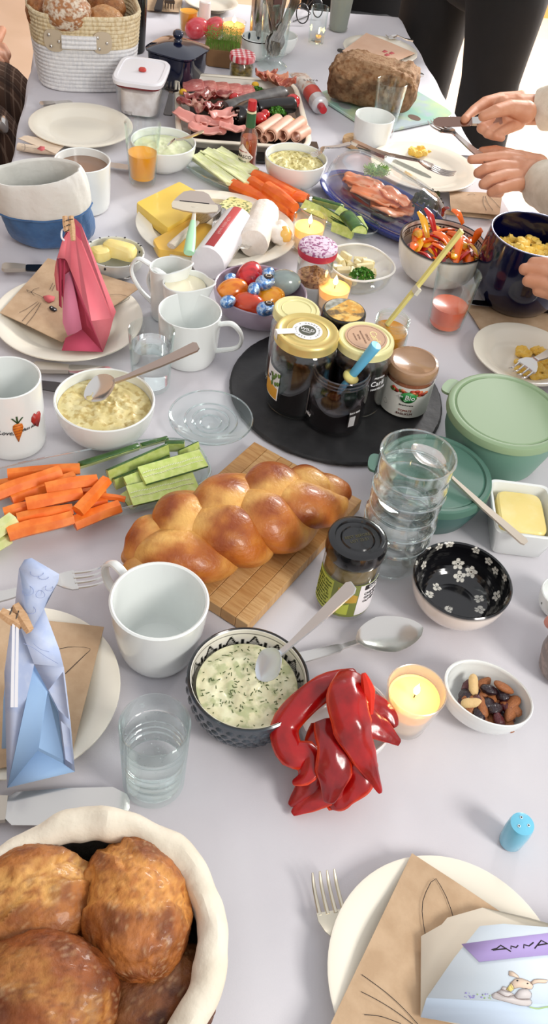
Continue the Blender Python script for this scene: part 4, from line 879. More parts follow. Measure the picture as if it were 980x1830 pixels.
cs = [((14, 849, .020), (143, 838, .020), 18, 'straight carrot stick at the back edge of the long glass dish'), ((-8, 884, .026), (108, 842, .030), 20, 'long carrot stick slanting over the back one'), ((20, 892, .020), (134, 852, .024), 19, 'carrot stick just below the long slanting one'),
      ((82, 874, .034), (174, 858, .034), 19, 'carrot stick topmost near the middle of the orange pile'), ((47, 901, .030), (147, 882, .030), 19, 'carrot stick crossing the centre of the pile'), ((139, 914, .030), (190, 858, .036), 19, 'fat carrot stick leaning upright at the right of the pile'),
      ((8, 918, .018), (52, 906, .020), 18, 'short carrot stick near the celery'), ((31, 928, .022), (130, 910, .024), 18, 'carrot stick left of the two front ones'), ((14, 955, .022), (130, 925, .024), 22, 'broad carrot stick nearest the front glass edge'),
      ((132, 936, .016), (214, 905, .020), 22, 'carrot stick lying front right by the divider'), ((178, 886, .020), (224, 893, .018), 10, 'thin carrot splinter pointing at the cucumbers'), ((25, 942, .012), (82, 930, .014), 14, 'low carrot stick half hidden at the front left'),
      ((140, 905, .018), (192, 895, .018), 12, 'small carrot stick under the leaning one'), ((-5, 868, .014), (60, 860, .014), 16, 'carrot stick underneath at the back left'), ((60, 880, .014), (190, 880, .012), 18, 'carrot stick at the bottom of the pile')]
for i, (a, b, w_, lb) in enumerate(cs): stick('carrot_stick', lb, a, b, w_, CG, CARR, i)
stick('celery_stick', 'pale celery stick end at the left edge of the long dish', (-40, 975, .020), (24, 927, .026), 24, 'celery in the long glass dish', CELL, 2)
stick('celery_stick', 'second celery end lower at the left edge of the long dish', (-30, 985, .012), (14, 962, .012), 22, 'celery in the long glass dish', CELL, 5)
def cuke(label, p0, p1, wpx, up, seeds=False, thick=.5, group='cucumber sticks in the long glass dish'):
    a, b = A(*p0), A(*p1); wd = wpx / FPX * (((a + b) / 2 - Vector((0, 0, CAM_Z))).length)
    wd *= 1.18
    U = (A(p0[0] + up[0], p0[1] + up[1], p0[2]) - a); U = Vector((U.x, U.y, up[2] if len(up) > 2 else .02)).normalized()
    t, L = along('cucumber_stick', label, 'cucumber', a, b, U, group)
    sec = [(-.5, 0), (-.47, -.16), (-.3, -.36), (0, -.46), (.3, -.36), (.47, -.16), (.5, 0)]
    v = []; n = 8
    for i in range(n + 1):
        for y, z in sec: v.append((L * i / n, y * wd, z * wd * thick * 2 + .0006 * noise.noise(Vector((i, y * 3, 1)))))
    k = len(sec); f = [(i * k + j, (i + 1) * k + j, (i + 1) * k + j + 1, i * k + j + 1) for i in range(n) for j in range(k - 1)]
    obj('skin', MB().add(v, f), CUCS, t, solid=.0008)
    v2 = []
    for i in range(n + 1):
        for y, z in sec: v2.append((L * i / n - .0002 + .0004 * (i == n), y * wd * .97, min(z * wd * thick * 1.9, 0) + .0006))
    f2 = [(i * k + j, i * k + (j + 1) % k, (i + 1) * k + (j + 1) % k, (i + 1) * k + j) for i in range(n) for j in range(k)] + [tuple(range(k)), tuple(n * k + j for j in range(k))]
    obj('flesh', MB().add(v2, f2), CUCF, t)
    if seeds:
        s = MB(); q = int(L / .0032)
        for i in range(q):
            for y in (-.12, .1): s.join(ellipsoid(.0021, .0008, .0005, 6, 4).move((.003 + i * .0031, y * wd + .0004 * sin(i * 7), .0009), rot(z=25 * (1 if y > 0 else -1))))
        obj('seeds', s, SEED, t, stuff=True)
    return t
cuke('cucumber piece with dark skin up at the back left of the greens', (143, 836, .016), (249, 802, .024), 20, (0, 30, -.02))
cuke('cucumber stick slanting in the middle of the green pile', (195, 852, .022), (302, 805, .030), 24, (20, 34, .004))
cuke('thin cucumber stick under the slanting middle one', (206, 866, .014), (304, 824, .018), 20, (14, 30, .004))
cuke('short cucumber stick at the back of the dish', (253, 800, .020), (300, 787, .022), 15, (0, 30, -.02))
cuke('stubby dark cucumber chunk at the back of the dish', (296, 800, .024), (330, 800, .026), 24, (0, 30, -.01))
cuke('small cucumber stick at the back right of the dish', (322, 812, .022), (356, 796, .022), 13, (0, 30, .01))
cuke('broad seeded cucumber slab lying across the top', (254, 850, .034), (364, 818, .034), 34, (6, 12, .06), True, .35)
cuke('cucumber stick end left of the broad slab', (226, 864, .024), (262, 850, .026), 22, (4, 20, .03))
cuke('seeded cucumber slab nearest the front glass edge', (232, 886, .024), (350, 858, .026), 38, (6, 12, .06), True, .3)
cuke('small dark cucumber wedge at the right end', (338, 842, .018), (366, 832, .020), 16, (0, 30, -.01))
cuke('cucumber sliver under the front seeded slab', (222, 880, .012), (240, 905, .012), 14, (0, 20, .02))
# ---------------- left: pink bag place setting
pl3, _ = plate('cream plate on the left side under the pink bag', 123, 566, 262)
nk = napkin('brown rabbit face napkin on the plate under the pink bag', [(86, 463), (253, 513), (112, 612), (0, 560)], .0195, 1.5)
S = lambda L: [(x / 2.45, 240 + y / 2.45) for x, y in L]
pencil([S([(85, 780), (120, 762), (165, 732)]), S([(97, 818), (130, 780), (172, 736)]), S([(113, 836), (150, 790), (180, 738)]), S([(120, 682), (150, 695), (192, 715)]), S([(172, 672), (150, 678), (138, 692), (150, 705)]), S([(470, 705), (520, 700), (568, 715), (540, 735), (500, 752)]), S([(218, 680), (232, 650)]), S([(228, 685), (240, 660)])], .0222, .0006, nk)
pencil([S([(117, 680), (140, 692), (122, 690), (117, 680)])], .0222, .0006, nk)
fillpoly(S([(188, 708), (215, 704), (240, 710), (238, 728), (215, 738), (197, 728)]), .0225, PINKP, 'pink_nose', nk)
fillpoly(S([(214, 756), (225, 750), (248, 762), (250, 772), (238, 776), (220, 768)]), .0225, INK, 'drawn_eye', nk)
for x, y in ((226, 758), (240, 767)): fillpoly(S([(x - 4, y), (x, y - 3), (x + 4, y), (x, y + 3)]), .0229, TW, 'eye_glint', nk)
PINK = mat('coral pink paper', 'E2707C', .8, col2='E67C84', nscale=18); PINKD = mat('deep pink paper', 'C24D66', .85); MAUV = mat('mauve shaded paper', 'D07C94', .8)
S5 = lambda x, y: (60 + x / 5.765, 380 + y / 5.765)
def q5(L): return [S5(x, y) + (h,) for x, y, h in L]
H = .0235; BF = A(160, 600, 0); BF.z = T + .0225
pk = paperthing('paper_bag', 'standing coral pink paper bag pinned shut on the rabbit napkin', 'paper bag', BF, [
    ('side_panel', [q5([(355, 200, .155), (400, 50, .172), (440, 70, .172), (490, 120, .168), (850, 1020, .048), (820, 1100, .04), (780, 1260, .028), (715, 1435, H), (600, 1130, .052), (500, 880, .078), (380, 590, .108), (345, 500, .122), (320, 474, .126)])], PINK),
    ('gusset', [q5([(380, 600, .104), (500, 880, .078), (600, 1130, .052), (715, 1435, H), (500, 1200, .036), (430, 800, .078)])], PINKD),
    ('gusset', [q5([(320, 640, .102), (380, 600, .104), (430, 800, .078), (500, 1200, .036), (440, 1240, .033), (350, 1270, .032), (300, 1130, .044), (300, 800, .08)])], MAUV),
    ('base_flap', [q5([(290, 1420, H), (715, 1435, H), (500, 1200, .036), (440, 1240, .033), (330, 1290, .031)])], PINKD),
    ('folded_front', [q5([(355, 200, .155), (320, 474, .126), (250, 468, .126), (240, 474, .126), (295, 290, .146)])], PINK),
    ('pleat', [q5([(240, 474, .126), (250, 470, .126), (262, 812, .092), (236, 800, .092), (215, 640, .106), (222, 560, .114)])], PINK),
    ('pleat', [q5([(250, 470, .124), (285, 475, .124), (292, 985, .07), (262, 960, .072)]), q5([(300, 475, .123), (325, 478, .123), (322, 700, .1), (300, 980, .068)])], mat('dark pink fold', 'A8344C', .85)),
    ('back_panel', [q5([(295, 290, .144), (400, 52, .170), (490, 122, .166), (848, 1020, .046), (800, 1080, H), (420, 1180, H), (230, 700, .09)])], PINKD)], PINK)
peg('wooden peg closing the pink bag', A(116, 386, .182), A(119, 414, .168), A(127, 386, .182), A(131, 430, .163), wd=.0065)
obj('ribbon_end', tube([A(118, 408, .168), A(111, 412, .166), A(110, 424, .160), A(115, 430, .156)], .0012, 6, 10), WRIB, pk, world=True)
cutlery('knife', 'knife lying left of the pink bag plate below the denim basket', A(4, 482, .004), A(100, 484, .004), m=STEELD, hm=PEARL)
cutlery('fork', 'fork half hidden under the speckled butter dish', A(150, 498, .002), A(236, 492, .004), w=1.0)
# mugs, creamers
def creamer(label, rx, ry, wpx, h, spout, hang, fill):
    p = A(rx, ry, h); p.z = T; r = RW(rx, ry, h, wpx); t = thing('milk_jug', label, 'milk jug', p, 0, 'white milk jugs'); sa = radians(spout)
    def fn(th, rr, z, i):
        q = max(0, cos(th - sa)); k = q ** 10 * (z / h) ** 3; return rr * (1 + .42 * k) , z + .006 * k * (z > h * .5) + .004 * cos(th - sa) * (z / h) ** 4
    obj('body', lathe(cupprof(r * .9, h, r * .8, .0026, curve=1.6), 60, fn=fn), PORC, t)
    obj('milk', lathe([(0, .01), (r * .7, .01), (r * .80, h * fill), (0, h * fill)], 36), mat('milk', 'EDE6C8', .3, coat=.4), t)
    a = radians(hang); d = Vector((cos(a), sin(a), 0)); r0 = r * .84
    obj('handle', tube([d * r0 + Vector((0, 0, h * .92)), d * (r + .016) + Vector((0, 0, h * .98)), d * (r + .026) + Vector((0, 0, h * .72)), d * (r + .014) + Vector((0, 0, h * .40)), d * (r0 - .002) + Vector((0, 0, h * .18))], [.005, .0042, .004, .004, .0055], 10, 22, flat=.6), PORC, t); return t
ar = math.degrees(atan2(RV.y, RV.x))
creamer('white milk jug standing behind the other at the cheese plate', 300, 474, 74, .082, ar - 4, ar + 170, .55)
creamer('front white milk jug next to the egg bowl', 332, 502, 92, .078, ar - 18, ar + 158, .90)
# speckled butter dish
sbp = A(205, 450, .032); sr = RW(205, 450, .032, 106); sbp.z = T
sb = thing('speckled_butter_dish', 'small grey white bowl with black specks holding butter chunks', 'bowl', sbp)
obj('body', lathe(bowlprof(sr, .032, sr * .55, .003, .8), 60), mat('greyish glaze', 'D6D8D0', .2, coat=.4), sb)
random.seed(8)
for i in range(26):
    a = random.random() * 6.28; s = random.uniform(.0008, .0024); z = .032 if i % 2 else random.uniform(.018, .030)
    rr = sr - .0015 if i % 2 else (sr * .55 + (sr * .45) * sin(math.acos(1 - (z - .004) / .028)) ** (1 / 1.2)) - (.0026 if i % 4 else -.0003)
    obj('speck', ellipsoid(s, s * .7, .0006 if i % 2 else s, 8, 5).move((rr * cos(a), rr * sin(a), z + .0012 * (i % 2)), Matrix.Rotation(a, 3, 'Z')), INK, sb)
BUT = MATS['butter']
def chunk(label, px, py, h, sx, sy, sz, yaw, seed, group, m=BUT, name='butter_chunk', cat='butter', amp=.003):
    mb = MB(); g = sqvessel(sx, sy, [(-.003, -sz), (0, -sz * .8), (0, 0), (-sx * .1, sz * .7), (-sx * .35, sz)], 4, 28)
    g.v = [p + Vector((noise.noise(p * 60 + Vector((seed, 0, 0))), noise.noise(p * 60 + Vector((0, seed, 0))), noise.noise(p * 50 + Vector((0, 0, seed))))) * amp for p in g.v]
    o = obj(name, g, m, bevel=.001); o.location = A(px, py, h); o.rotation_euler = (0, 0, radians(yaw)); return tag(o, label, cat, group)
chunk('large butter chunk with a raised corner in the speckled dish', 214, 446, .030, .026, .016, .010, -25, 2, 'butter chunks')
chunk('smaller butter chunk at the left of the speckled dish', 180, 452, .028, .014, .013, .009, 30, 5, 'butter chunks')
# denim basket
db = thing('denim_basket', 'blue denim fabric basket with wide folded white cuff', 'basket', (0, 0, 0))
DEN = mat('blue denim', '3E6796', .9, col2='315580', nscale=40, bump=.8, bscale=30, bdist=.006, sheen=.2); CUF = mat('white cotton cuff', 'E4E4DE', .9, col2='D9D9D2', nscale=12, bump=.6, bscale=26, bdist=.006)
rc = A(62, 306, .130); bc = A(94, 426, .0); cen = Vector((bc.x, bc.y + .008, T)); db.location = cen
D_ = Vector((rc.x - cen.x, rc.y - cen.y, 0)); rx_ = RW(70, 330, .12, 176)
def bagring(q, k, seg=72):
    """q 0 at the foot, 1 at the mouth; k widens"""
    out = []
    for i in range(seg):
        a = 2 * pi * i / seg; R = rx_ * k * (1 + .07 * noise.noise(Vector((cos(a) * 2, sin(a) * 2, q * 3))) + .045 * noise.noise(Vector((cos(a) * 7, sin(a) * 7, q * 6))))
        out.append(Vector((R * cos(a) * 1.0, R * sin(a) * (.72 - .16 * q), 0)) + D_ * q + Vector((0, 0, .130 * q + .010 * q * sin(a + 1.2))))
    return out
def ringmesh(rings, close=False):
    v = [p for r_ in rings for p in r_]; n = len(rings[0]); f = [(i * n + k, i * n + (k + 1) % n, (i + 1) * n + (k + 1) % n, (i + 1) * n + k) for i in range(len(rings) - 1) for k in range(n)]
    if close: f.append(tuple(range(n)))
    return MB().add(v, f)
o = obj('body', ringmesh([[p * .9 for p in bagring(0, .84)], bagring(0.03, .92), bagring(.25, .98), bagring(.45, .95), bagring(.6, .90)], True), DEN, db, solid=.002, subsurf=1)
obj('cuff', ringmesh([bagring(.50, 1.0), bagring(.52, 1.01), bagring(.75, .99), bagring(.95, .94), bagring(1.0, .90), bagring(.99, .86), bagring(.8, .82), bagring(.4, .78), bagring(.12, .72)]), CUF, db, solid=.002, subsurf=1)
obj('hem', tube(bagring(.50, 1.012) + bagring(.50, 1.012)[:1], .0022, 6), DEN, db)
# ------------------------------------------------------------------ slate with jars
SLP = A(602, 697, .006); SLR = RW(602, 697, .006, 384); SLP.z = T
sl = thing('slate_platter', 'round black slate platter with chipped edge under the jam jars', 'platter', SLP)
SLT = mat('black slate', '1B1B1C', .5, col2='2A2A2B', nscale=25, bump=.35, bscale=60)
def chip(t, r, z, i):
    return (r * (1 + (.006 * noise.noise(Vector((cos(t) * 14, sin(t) * 14, i))) + .004 * noise.noise(Vector((cos(t) * 45, sin(t) * 45, i * 3)))) * (r > SLR * .9)), z)
obj('body', lathe([(0, .0002), (SLR * .985, .0005), (SLR, .003), (SLR * .995, .005), (SLR * .982, .0068), (SLR * .97, .007), (0, .007)], 220, fn=chip), SLT, sl, ang=20)
TS = .0072
GOLD = mat('gold jar lid', 'E0CB84', .35, .55, col2='D6BE70', nscale=5); GOLDP = mat('pale gold jar lid', 'E8E2A6', .4, .2)
JG = glass('jam jar glass', (.80, .76, .78), edge=.7, base=.07); DJAM = mat('dark jam', '160A0C', .25, coat=.5)
def jar(label, lx, ly, wpx, h, lid=None, lidh=.012, neck=.88, content=DJAM, cz=.8, gm=GLSR, body=1.02, name='jam_jar', open_=False):
    p = A(lx, ly, h); r = RW(lx, ly, h, wpx); p.z = T + TS; h -= TS; t = thing(name, label, 'jar', p)
    R = r * body; zn = h - lidh - .006
    P = [(0, .001), (R * .86, 0), (R * .97, .003), (R, .008), (R, zn - .010), (R * .96, zn - .003), (r * neck, zn + .002), (r * neck, h - .002)]
    th = .0018
    P += [(r * neck - th / 2, h - .001)] + [(max(a - th, 0), max(b, .004)) for a, b in P[::-1][:-2]] + [(0, .004)]
    obj('glass', lathe(P, 56), gm, t)
    zc = zn * cz; obj('contents', lathe([(0, .0045), (R - th * 2 - .001, .005), (R - th * 1.2, .009), (R - th * 1.2, zc), (R - th * 2, zc + .0004), (0, zc)], 48), content, t)
    if open_:
        for z, q in ((h - .001, neck), (h - .006, neck + .035), (h - .011, neck + .02)): obj('thread', lathe([(r * q + .0012 * cos(a * pi / 4), z + .0012 * sin(a * pi / 4)) for a in range(8)], 48, closed=True), gm, t)
    if lid:
        obj('lid', lathe([(0, h - .0012), (r * .62, h - .0012), (r * .64, h - .0004), (r * .67, h - .0012), (r * .82, h - .0012), (r * .86, h), (r * .94, h), (r * .985, h - .0015), (r, h - .004), (r, h - lidh), (r * 1.01, h - lidh - .001), (r * .93, h - lidh - .001), (r * .93, h - .004), (0, h - .004)], 72), lid, t)
    return t, r, R, h, zn
j, r, R, h, zn = jar('tall jar of dark jam with plain pale yellow lid beside the egg bowl', 531, 551, 84, .118, GOLDP, .010, content=mat('pink jam', '8A5248', .35))
j, r, R, h, zn = jar('large dark jam jar with gold lid and white round sticker', 550, 590, 116, .122, GOLD, .012)
obj('sticker', lathe([(0, h - .0009), (r * .47, h - .0009), (r * .47, h - .0004), (0, h - .0004)], 40), TW, j); obj('sticker_centre', lathe([(0, h - .0004), (r * .27, h - .0004), (r * .27, h - .0001), (0, h - .0001)], 32), mat('olive black print', '4A4E40', .5), j)
ta = FRONT - 70; M = Matrix.Rotation(radians(ta), 3, 'Z')
b = box(r * .62, r * .26, .0004, (r * .68, 0, h + .0003)).join(box(.0004, r * .3, .008, (r * 1.005, 0, h - .004))); b.xf(M.to_4x4()); obj('seal_strip', b, TW, j)
b = textmb('WILD', .0075).join(textmb('FRUCHT', .003).move((0, -.0055, 0))); b.move((0, .001, h + .0001), Matrix.Rotation(radians(-25), 3, 'Z')); obj('lettering', b, TW, j)
for k, ch in enumerate('HANDGEMACHT * REGIONAL * '):
    a = radians(90 - k * 14.4); b = textmb(ch, .0034); b.move((r * .37 * cos(a), r * .37 * sin(a), h - .0003), Matrix.Rotation(a - pi / 2, 3, 'Z')); obj('lettering', b, mat('grey lettering', '8A8A80', .6), j)
obj('label', wallpatch(R, FRONT - 92, FRONT - 38, .022, .066), TW, j); obj('label_fruit', wallpatch(R, FRONT - 91, FRONT - 40, .0235, .048, .0007, slope=-.008), mat('amber print', 'DDA02E', .5), j)
random.seed(2)
for k in range(9): wrapshape([(x + .0022 * cos(a) * (1 + .4 * sin(3 * a)), z + .0034 * sin(a)) for a in [q * pi / 4 for q in range(8)] for x, z in [((k % 3 - 1) * .004 + .004 * sin(k), .044 + .0022 * k)]], R, FRONT - 50, mat('leaf print', ('5E7A34', '8FA650')[0], .5), j, 'leaf_print', .001)
for k in range(3): wrapshape([(.0022 * cos(a) - .004 * (k - 1), .058 - .006 * k + .0016 * sin(a)) for a in [q * pi / 4 for q in range(8)]], R, FRONT - 66, mat('plum print', '3A2028', .5), j, 'berry_print', .001)
j, r, R, h, zn = jar('jar with black rim and printed cheese picture on its lid', 616, 554, 80, .108, mat('black jar lid', '121212', .25, coat=.5), .012, content=mat('brown relish', '3A2A18', .4))
obj('lid_picture', lathe([(0, h), (r * .9, h), (r * .9, h + .0005), (0, h + .0005)], 40), mat('amber lid picture', 'D39A3A', .35, col2='E8C06A', nscale=70, lo=.45, hi=.55, col3='6E5A38', n3=60), j)
obj('lid_picture', prism([(r * .88 * cos(radians(a)), r * .88 * sin(radians(a))) for a in range(70, 200, 10)], h + .0005, h + .0008), mat('grey lid picture', 'B9B9AE', .35, col2='77776A', nscale=90), j)
j, r, R, h, zn = jar('dark jar with cream lid and brown oval paper label', 655, 603, 104, .112, GOLDP, .011)
obj('lid_label', lathe([(0, h - .0008), (r * .74, h - .0008), (r * .74, h + .0003), (0, h + .0003)], 44), mat('tan paper', 'C9A384', .6), j)
obj('label_ring', lathe([(r * .66 + .0003 * cos(a * pi / 2), h + .0004 + .0002 * sin(a * pi / 2)) for a in range(4)], 44, closed=True), mat('brown print', '8A6A58', .6), j)
b = textmb('Carli', .0135).move((0, 0, h + .0004), Matrix.Rotation(radians(-82), 3, 'Z')).move((r * .30, 0, 0)); obj('lettering', b, mat('cream lettering', 'F0E2A0', .5), j)
for k, (s_, x, z_) in enumerate((('KIRSCH', .04, .0042), ('FRUCHTAUFSTRICH', -.12, .003), ('EXTRA', -.26, .0035), ('60 % FRUCHT', -.4, .0026))): obj('lettering', textmb(s_, z_).move((0, 0, h + .0004), Matrix.Rotation(radians(-82), 3, 'Z')).move((r * x, 0, 0)), mat('brown print', '8A6A58', .6), j)
wraptext('Carli', .011, R, FRONT + 40, .058, j, TW); wraptext('PREMIUM', .004, R, FRONT + 42, .067, j, TW); wraptext('MARMELADE', .0042, R, FRONT + 44, .049, j, TW)
j, r, R, h, zn = jar('open honey jar with a yellow spoon in it', 704, 567, 66, .075, None, content=mat('honey', 'C98A2E', .2, coat=.5, col2='B5741C', nscale=30), cz=.95, gm=GLSG, open_=True)
j, r, R, h, zn = jar('open dark jam jar holding a turquoise spoon', 613, 656, 108, .092, None, gm=JG, neck=.93, cz=.55, open_=True)
jop = j
obj('label', wallpatch(R, FRONT - 78, FRONT - 70, .012, .055), mat('clear grey label', '9A9490', .5), j)
obj('barcode_panel', wallpatch(R, FRONT + 28, FRONT + 54, .016, .046), mat('dark print panel', '25201F', .5), j)
for k in range(12): obj('barcode_line', wallpatch(R, FRONT + 30 + k * 1.1, FRONT + 30.5 + k * 1.1, .018, .034, .0007, nseg=1), TW, j)
wraptext('EAN 4001', .004, R, FRONT + 40, .040, j, TW); wraptext('mild', .006, R, FRONT - 58, .020, j, TW)
# bio jar
p = A(741, 644, .082); r = RW(741, 646, .08, 92); p.z = T + TS; h = .082 - TS
bj = thing('spread_jar', 'glass jar of tomato spread with wood coloured lid and green badge', 'jar', p); R = r * .98
obj('glass', lathe([(0, 0), (R * .88, 0), (R, .005), (R, h - .022), (R * .93, h - .014), (R * .9, h - .014), (R * .96, h - .022), (R * .96, .006), (0, .004)], 48), GLSR, bj)
obj('spread', lathe([(0, .0045), (R * .94, .007), (R * .945, h - .024), (R * .88, h - .018), (0, h - .018)], 40), mat('tomato spread', 'B06A48', .5), bj)
obj('lid', lathe([(0, h - .0015), (r * .8, h - .0015), (r * .86, h), (r * .96, h - .001), (r * 1.01, h - .005), (r * 1.02, h - .013), (r * .98, h - .016), (r * .92, h - .016), (r * .92, h - .004), (0, h - .004)], 64), mat('glossy tan lid', 'A88464', .22, coat=.7, col2='94704F', nscale=7, lo=.45, hi=.55), bj)
obj('label', wallpatch(R, FRONT - 95, FRONT + 95, .005, h - .022, nseg=30), mat('grey white label', 'DCDCD2', .45), bj)
random.seed(6)
for k in range(30):
    x = random.uniform(-.024, .024); z = h - .025 - random.random() * .014 * (1 - abs(x) / .034) - .003 * (k % 2); s = random.uniform(.0022, .0042)
    wrapshape([(x + s * cos(a), z + s * .75 * sin(a)) for a in [q * pi / 4 for q in range(8)]], R, FRONT, mat(*(('tomato print', 'B8402A', .5), ('basil print', '5E8C3A', .5), ('lentil print', 'D4764A', .5), ('dark tomato print', '8E2A1C', .5))[k % 4]), bj, 'food_print', .0007 + .00002 * k)
wrapshape([(.0105 * cos(a), h - .036 + .0085 * sin(a)) for a in [q * pi / 12 for q in range(24)]], R, FRONT, mat('green badge', '2F8C46', .4), bj, 'badge', .0016)
wraptext('Bio', .0105, R, FRONT + 4, h - .036, bj, TW, off=.0021); wraptext('dm', .0045, R, FRONT - 16, h - .035, bj, TW, off=.0021)
wraptext('Streichcreme', .0036, R, FRONT, h - .049, bj, INK, off=.0009); wraptext('TOMATE', .0046, R, FRONT, .0165, bj, mat('brick lettering', '8A3A28', .5), off=.0009); wraptext('BASILIKUM', .0046, R, FRONT, .0112, bj, mat('dark red lettering', '5E241C', .5), off=.0009)
obj('stamp_ring', tube([((R + .0008) * cos(radians(FRONT - 52) + .0034 * cos(a) / R), (R + .0008) * sin(radians(FRONT - 52) + .0034 * cos(a) / R), .020 + .0042 * sin(a)) for a in [q * pi / 10 for q in range(21)]], .00025, 4), mat('grey lettering', '8A8A80', .6), bj)
# spoons in jars
TQP = mat('turquoise plastic', '72C6EC', .35); YLP = mat('pale yellow plastic', 'EDE38C', .4)
sp1, L = along('plastic_spoon', 'turquoise plastic spoon with yellow collar in the dark jam', 'spoon', A(672, 618, .128), A(606, 700, .045))
obj('handle', tube([(0, 0, 0), (.001, 0, 0), (L * .3, 0, 0), (L * .62, 0, 0)], [.0058, .0074, .0064, .0056], 20, 10), TQP, sp1)
obj('cap', tube([(-.0005, 0, 0), (.0004, 0, 0)], [.0048, .0062], 20), mat('light turquoise plastic', '8AD2F0', .35), sp1)
obj('collar', ellipsoid(.0065, .012, .011, 20, 12).move((L * .66, 0, 0)), YLP, sp1)
obj('spoon_bowl', ellipsoid(.016, .011, .004, 20, 12).move((L * .86, 0, 0)), TQP, sp1)
sp2, L = along('honey_spoon', 'long pale yellow honey spoon leaning out of the honey jar', 'spoon', A(826, 412, .20), A(692, 580, .055))
obj('handle', tube([(0, 0, 0), (L * .5, 0, 0), (L, 0, 0)], [.0062, .0058, .0055], 6, 10, up=(0, 0, 1), flat=.55), YLP, sp2)
obj('clip', box(.010, .012, .006).move((L * .60, .004, 0)), mat('clear plastic', 'DCD8C8', .2), sp2)
# ------------------------------------------------------------------ egg bowl
p = A(466, 517, .045); r = RW(466, 517, .045, 166); p.z = T
eb = thing('egg_bowl', 'mauve bowl filled with dyed eggs and foil wrapped chocolate eggs', 'bowl', p); MAUVE = mat('mauve glaze', 'A796A6', .3, col2='AD9DAC', nscale=20, coat=.2)
def oval(t, rr, z, i): return rr * (1 + .03 * cos(2 * (t - radians(ar) + .5))), z
obj('body', lathe(bowlprof(r, .045, r * .5, .0032, .85), 64, fn=oval), MAUVE, eb)
def egg(label, px, py, h, s, m, yaw, tilt=70, nm='dyed_egg', gp='dyed eggs', cat='egg'):
    mb = ellipsoid(s, s, s * 1.28, 28, 20, fn=lambda p, d: Vector((p.x * (1 - .10 * d.z), p.y * (1 - .10 * d.z), p.z))); mb.move((0, 0, 0), Matrix.Rotation(radians(yaw), 3, 'Z') @ Matrix.Rotation(radians(tilt), 3, 'Y'))
    o = obj(nm, mb, m); o.location = A(px, py, h); return tag(o, label, cat, gp)
def eggm(n, a, b, c3=None): return mat(n, a, .22, coat=.6, col2=b, nscale=45, lo=.45, hi=.6, stretch=(1, 3, 1))
egg('red marbled egg at the back of the mauve bowl', 446, 494, .042, .0195, eggm('red egg', 'D22A2E', 'A81C26'), 60, 60)
egg('orange marbled egg at the left of the mauve bowl', 415, 522, .040, .0195, eggm('orange egg', 'E88A1E', 'D46A14'), 10, 60)
egg('plain red orange egg at the front of the mauve bowl', 443, 546, .040, .0195, eggm('vermilion egg', 'D8481E', 'CC3E1A'), -20, 70)
egg('yellow orange egg right of the front one', 483, 535, .036, .0190, eggm('amber egg', 'EFA21C', 'E58E14'), 30, 80)
egg('grey green egg at the right of the mauve bowl', 508, 505, .042, .0198, eggm('grey egg', '8F9C98', '98A6A0'), -10, 75)
FOIL = mat('blue foil', '5C8FD0', .25, .75, col2='BCD4F0', nscale=180, lo=.42, hi=.55, bump=.7, bscale=220); BRN = mat('dark printed oval', '2A1E1C', .4)
for i, (x, y, h_, s, yw, lb, pr_) in enumerate([(408, 539, .052, .0092, 20, 'blue foil egg at the far left between orange and front egg', 0), (454, 517, .060, .0092, 80, 'round blue foil egg in the centre of the mauve bowl', 0), (474, 505, .062, .0115, 10, 'blue foil egg with dark oval beside the grey green egg', 1), (480, 488, .058, .0085, 40, 'blue foil egg at the back of the mauve bowl', 0), (475, 552, .056, .0105, 0, 'blue foil egg with dark oval at the front rim', 1), (412, 497, .048, .0075, 30, 'blue foil egg tucked behind the orange egg', 0)]):
    o = egg(lb, x, y, h_, s, FOIL, yw, 80, 'foil_egg', 'foil wrapped chocolate eggs', 'chocolate egg')
    if pr_: obj('printed_oval', lathe([(0, .0004), (s * .62, 0), (s * .7, -.0008), (0, -.001)], 20, 1, .8).move((s * .35, 0, s * .98)).join(MB()), BRN, o); obj('printed_face', lathe([(s * .3, .0009), (s * .38, .0011), (s * .38, .0005), (s * .3, .0005)], 16, 1, .8, closed=True).move((s * .35, 0, s * .98)), mat('pale print', 'D8C8B0', .5), o)
# ------------------------------------------------------------------ jar with cloth lid, cheese cubes
p = A(570, 436, .092); r = RW(570, 436, .092, 66); p.z = T
cj = thing('storage_jar', 'clear jar of crumbs with lilac lace patterned lid', 'jar', p); h = .092
obj('glass', lathe([(0, 0), (r * .9, 0), (r, .004), (r, h - .02), (r * .95, h - .014), (r * .91, h - .014), (r * .96, h - .022), (r * .96, .005), (0, .004)], 44), GLSR, cj)
obj('contents', mound(r * .92, .040, .004, .006, 70, 3, 36, 14).xf(Matrix.Identity(4)), mat('spice crumbs', 'B98A5A', .7, col2='7E4A26', nscale=220, lo=.5, hi=.6), cj)
LACE = mat('lilac lace print', 'DCC6D6', .7, col2='9A5A82', nscale=210, lo=.52, hi=.58)
obj('lid', lathe([(0, h), (r * .95, h), (r * 1.05, h - .002), (r * 1.08, h - .006), (r * 1.05, h - .014), (r * .98, h - .015), (r * .98, h - .004), (0, h - .003)], 56), LACE, cj)
obj('lid_band', lathe([(r * 1.085, h - .006), (r * 1.10, h - .011), (r * 1.06, h - .0165), (r * 1.04, h - .0155), (r * 1.07, h - .011)], 56, closed=True), mat('red lid band', 'C2344A', .5), cj)
obj('lid_heart', prism([(.0003, -.003), (-.003, .0002), (-.0022, .002), (0, .0012), (.0022, .002), (.003, .0002)], h, h + .0004), mat('plum print line', '8A4A72', .6), cj)
obj('lid_ring', lathe([(r * .8 + .0005 * cos(a * pi / 2), h + .0003 * sin(a * pi / 2)) for a in range(4)], 40, closed=True), mat('white lace', 'E8DDE6', .7), cj)
p = A(643, 469, .038); r = RW(643, 469, .038, 124); p.z = T
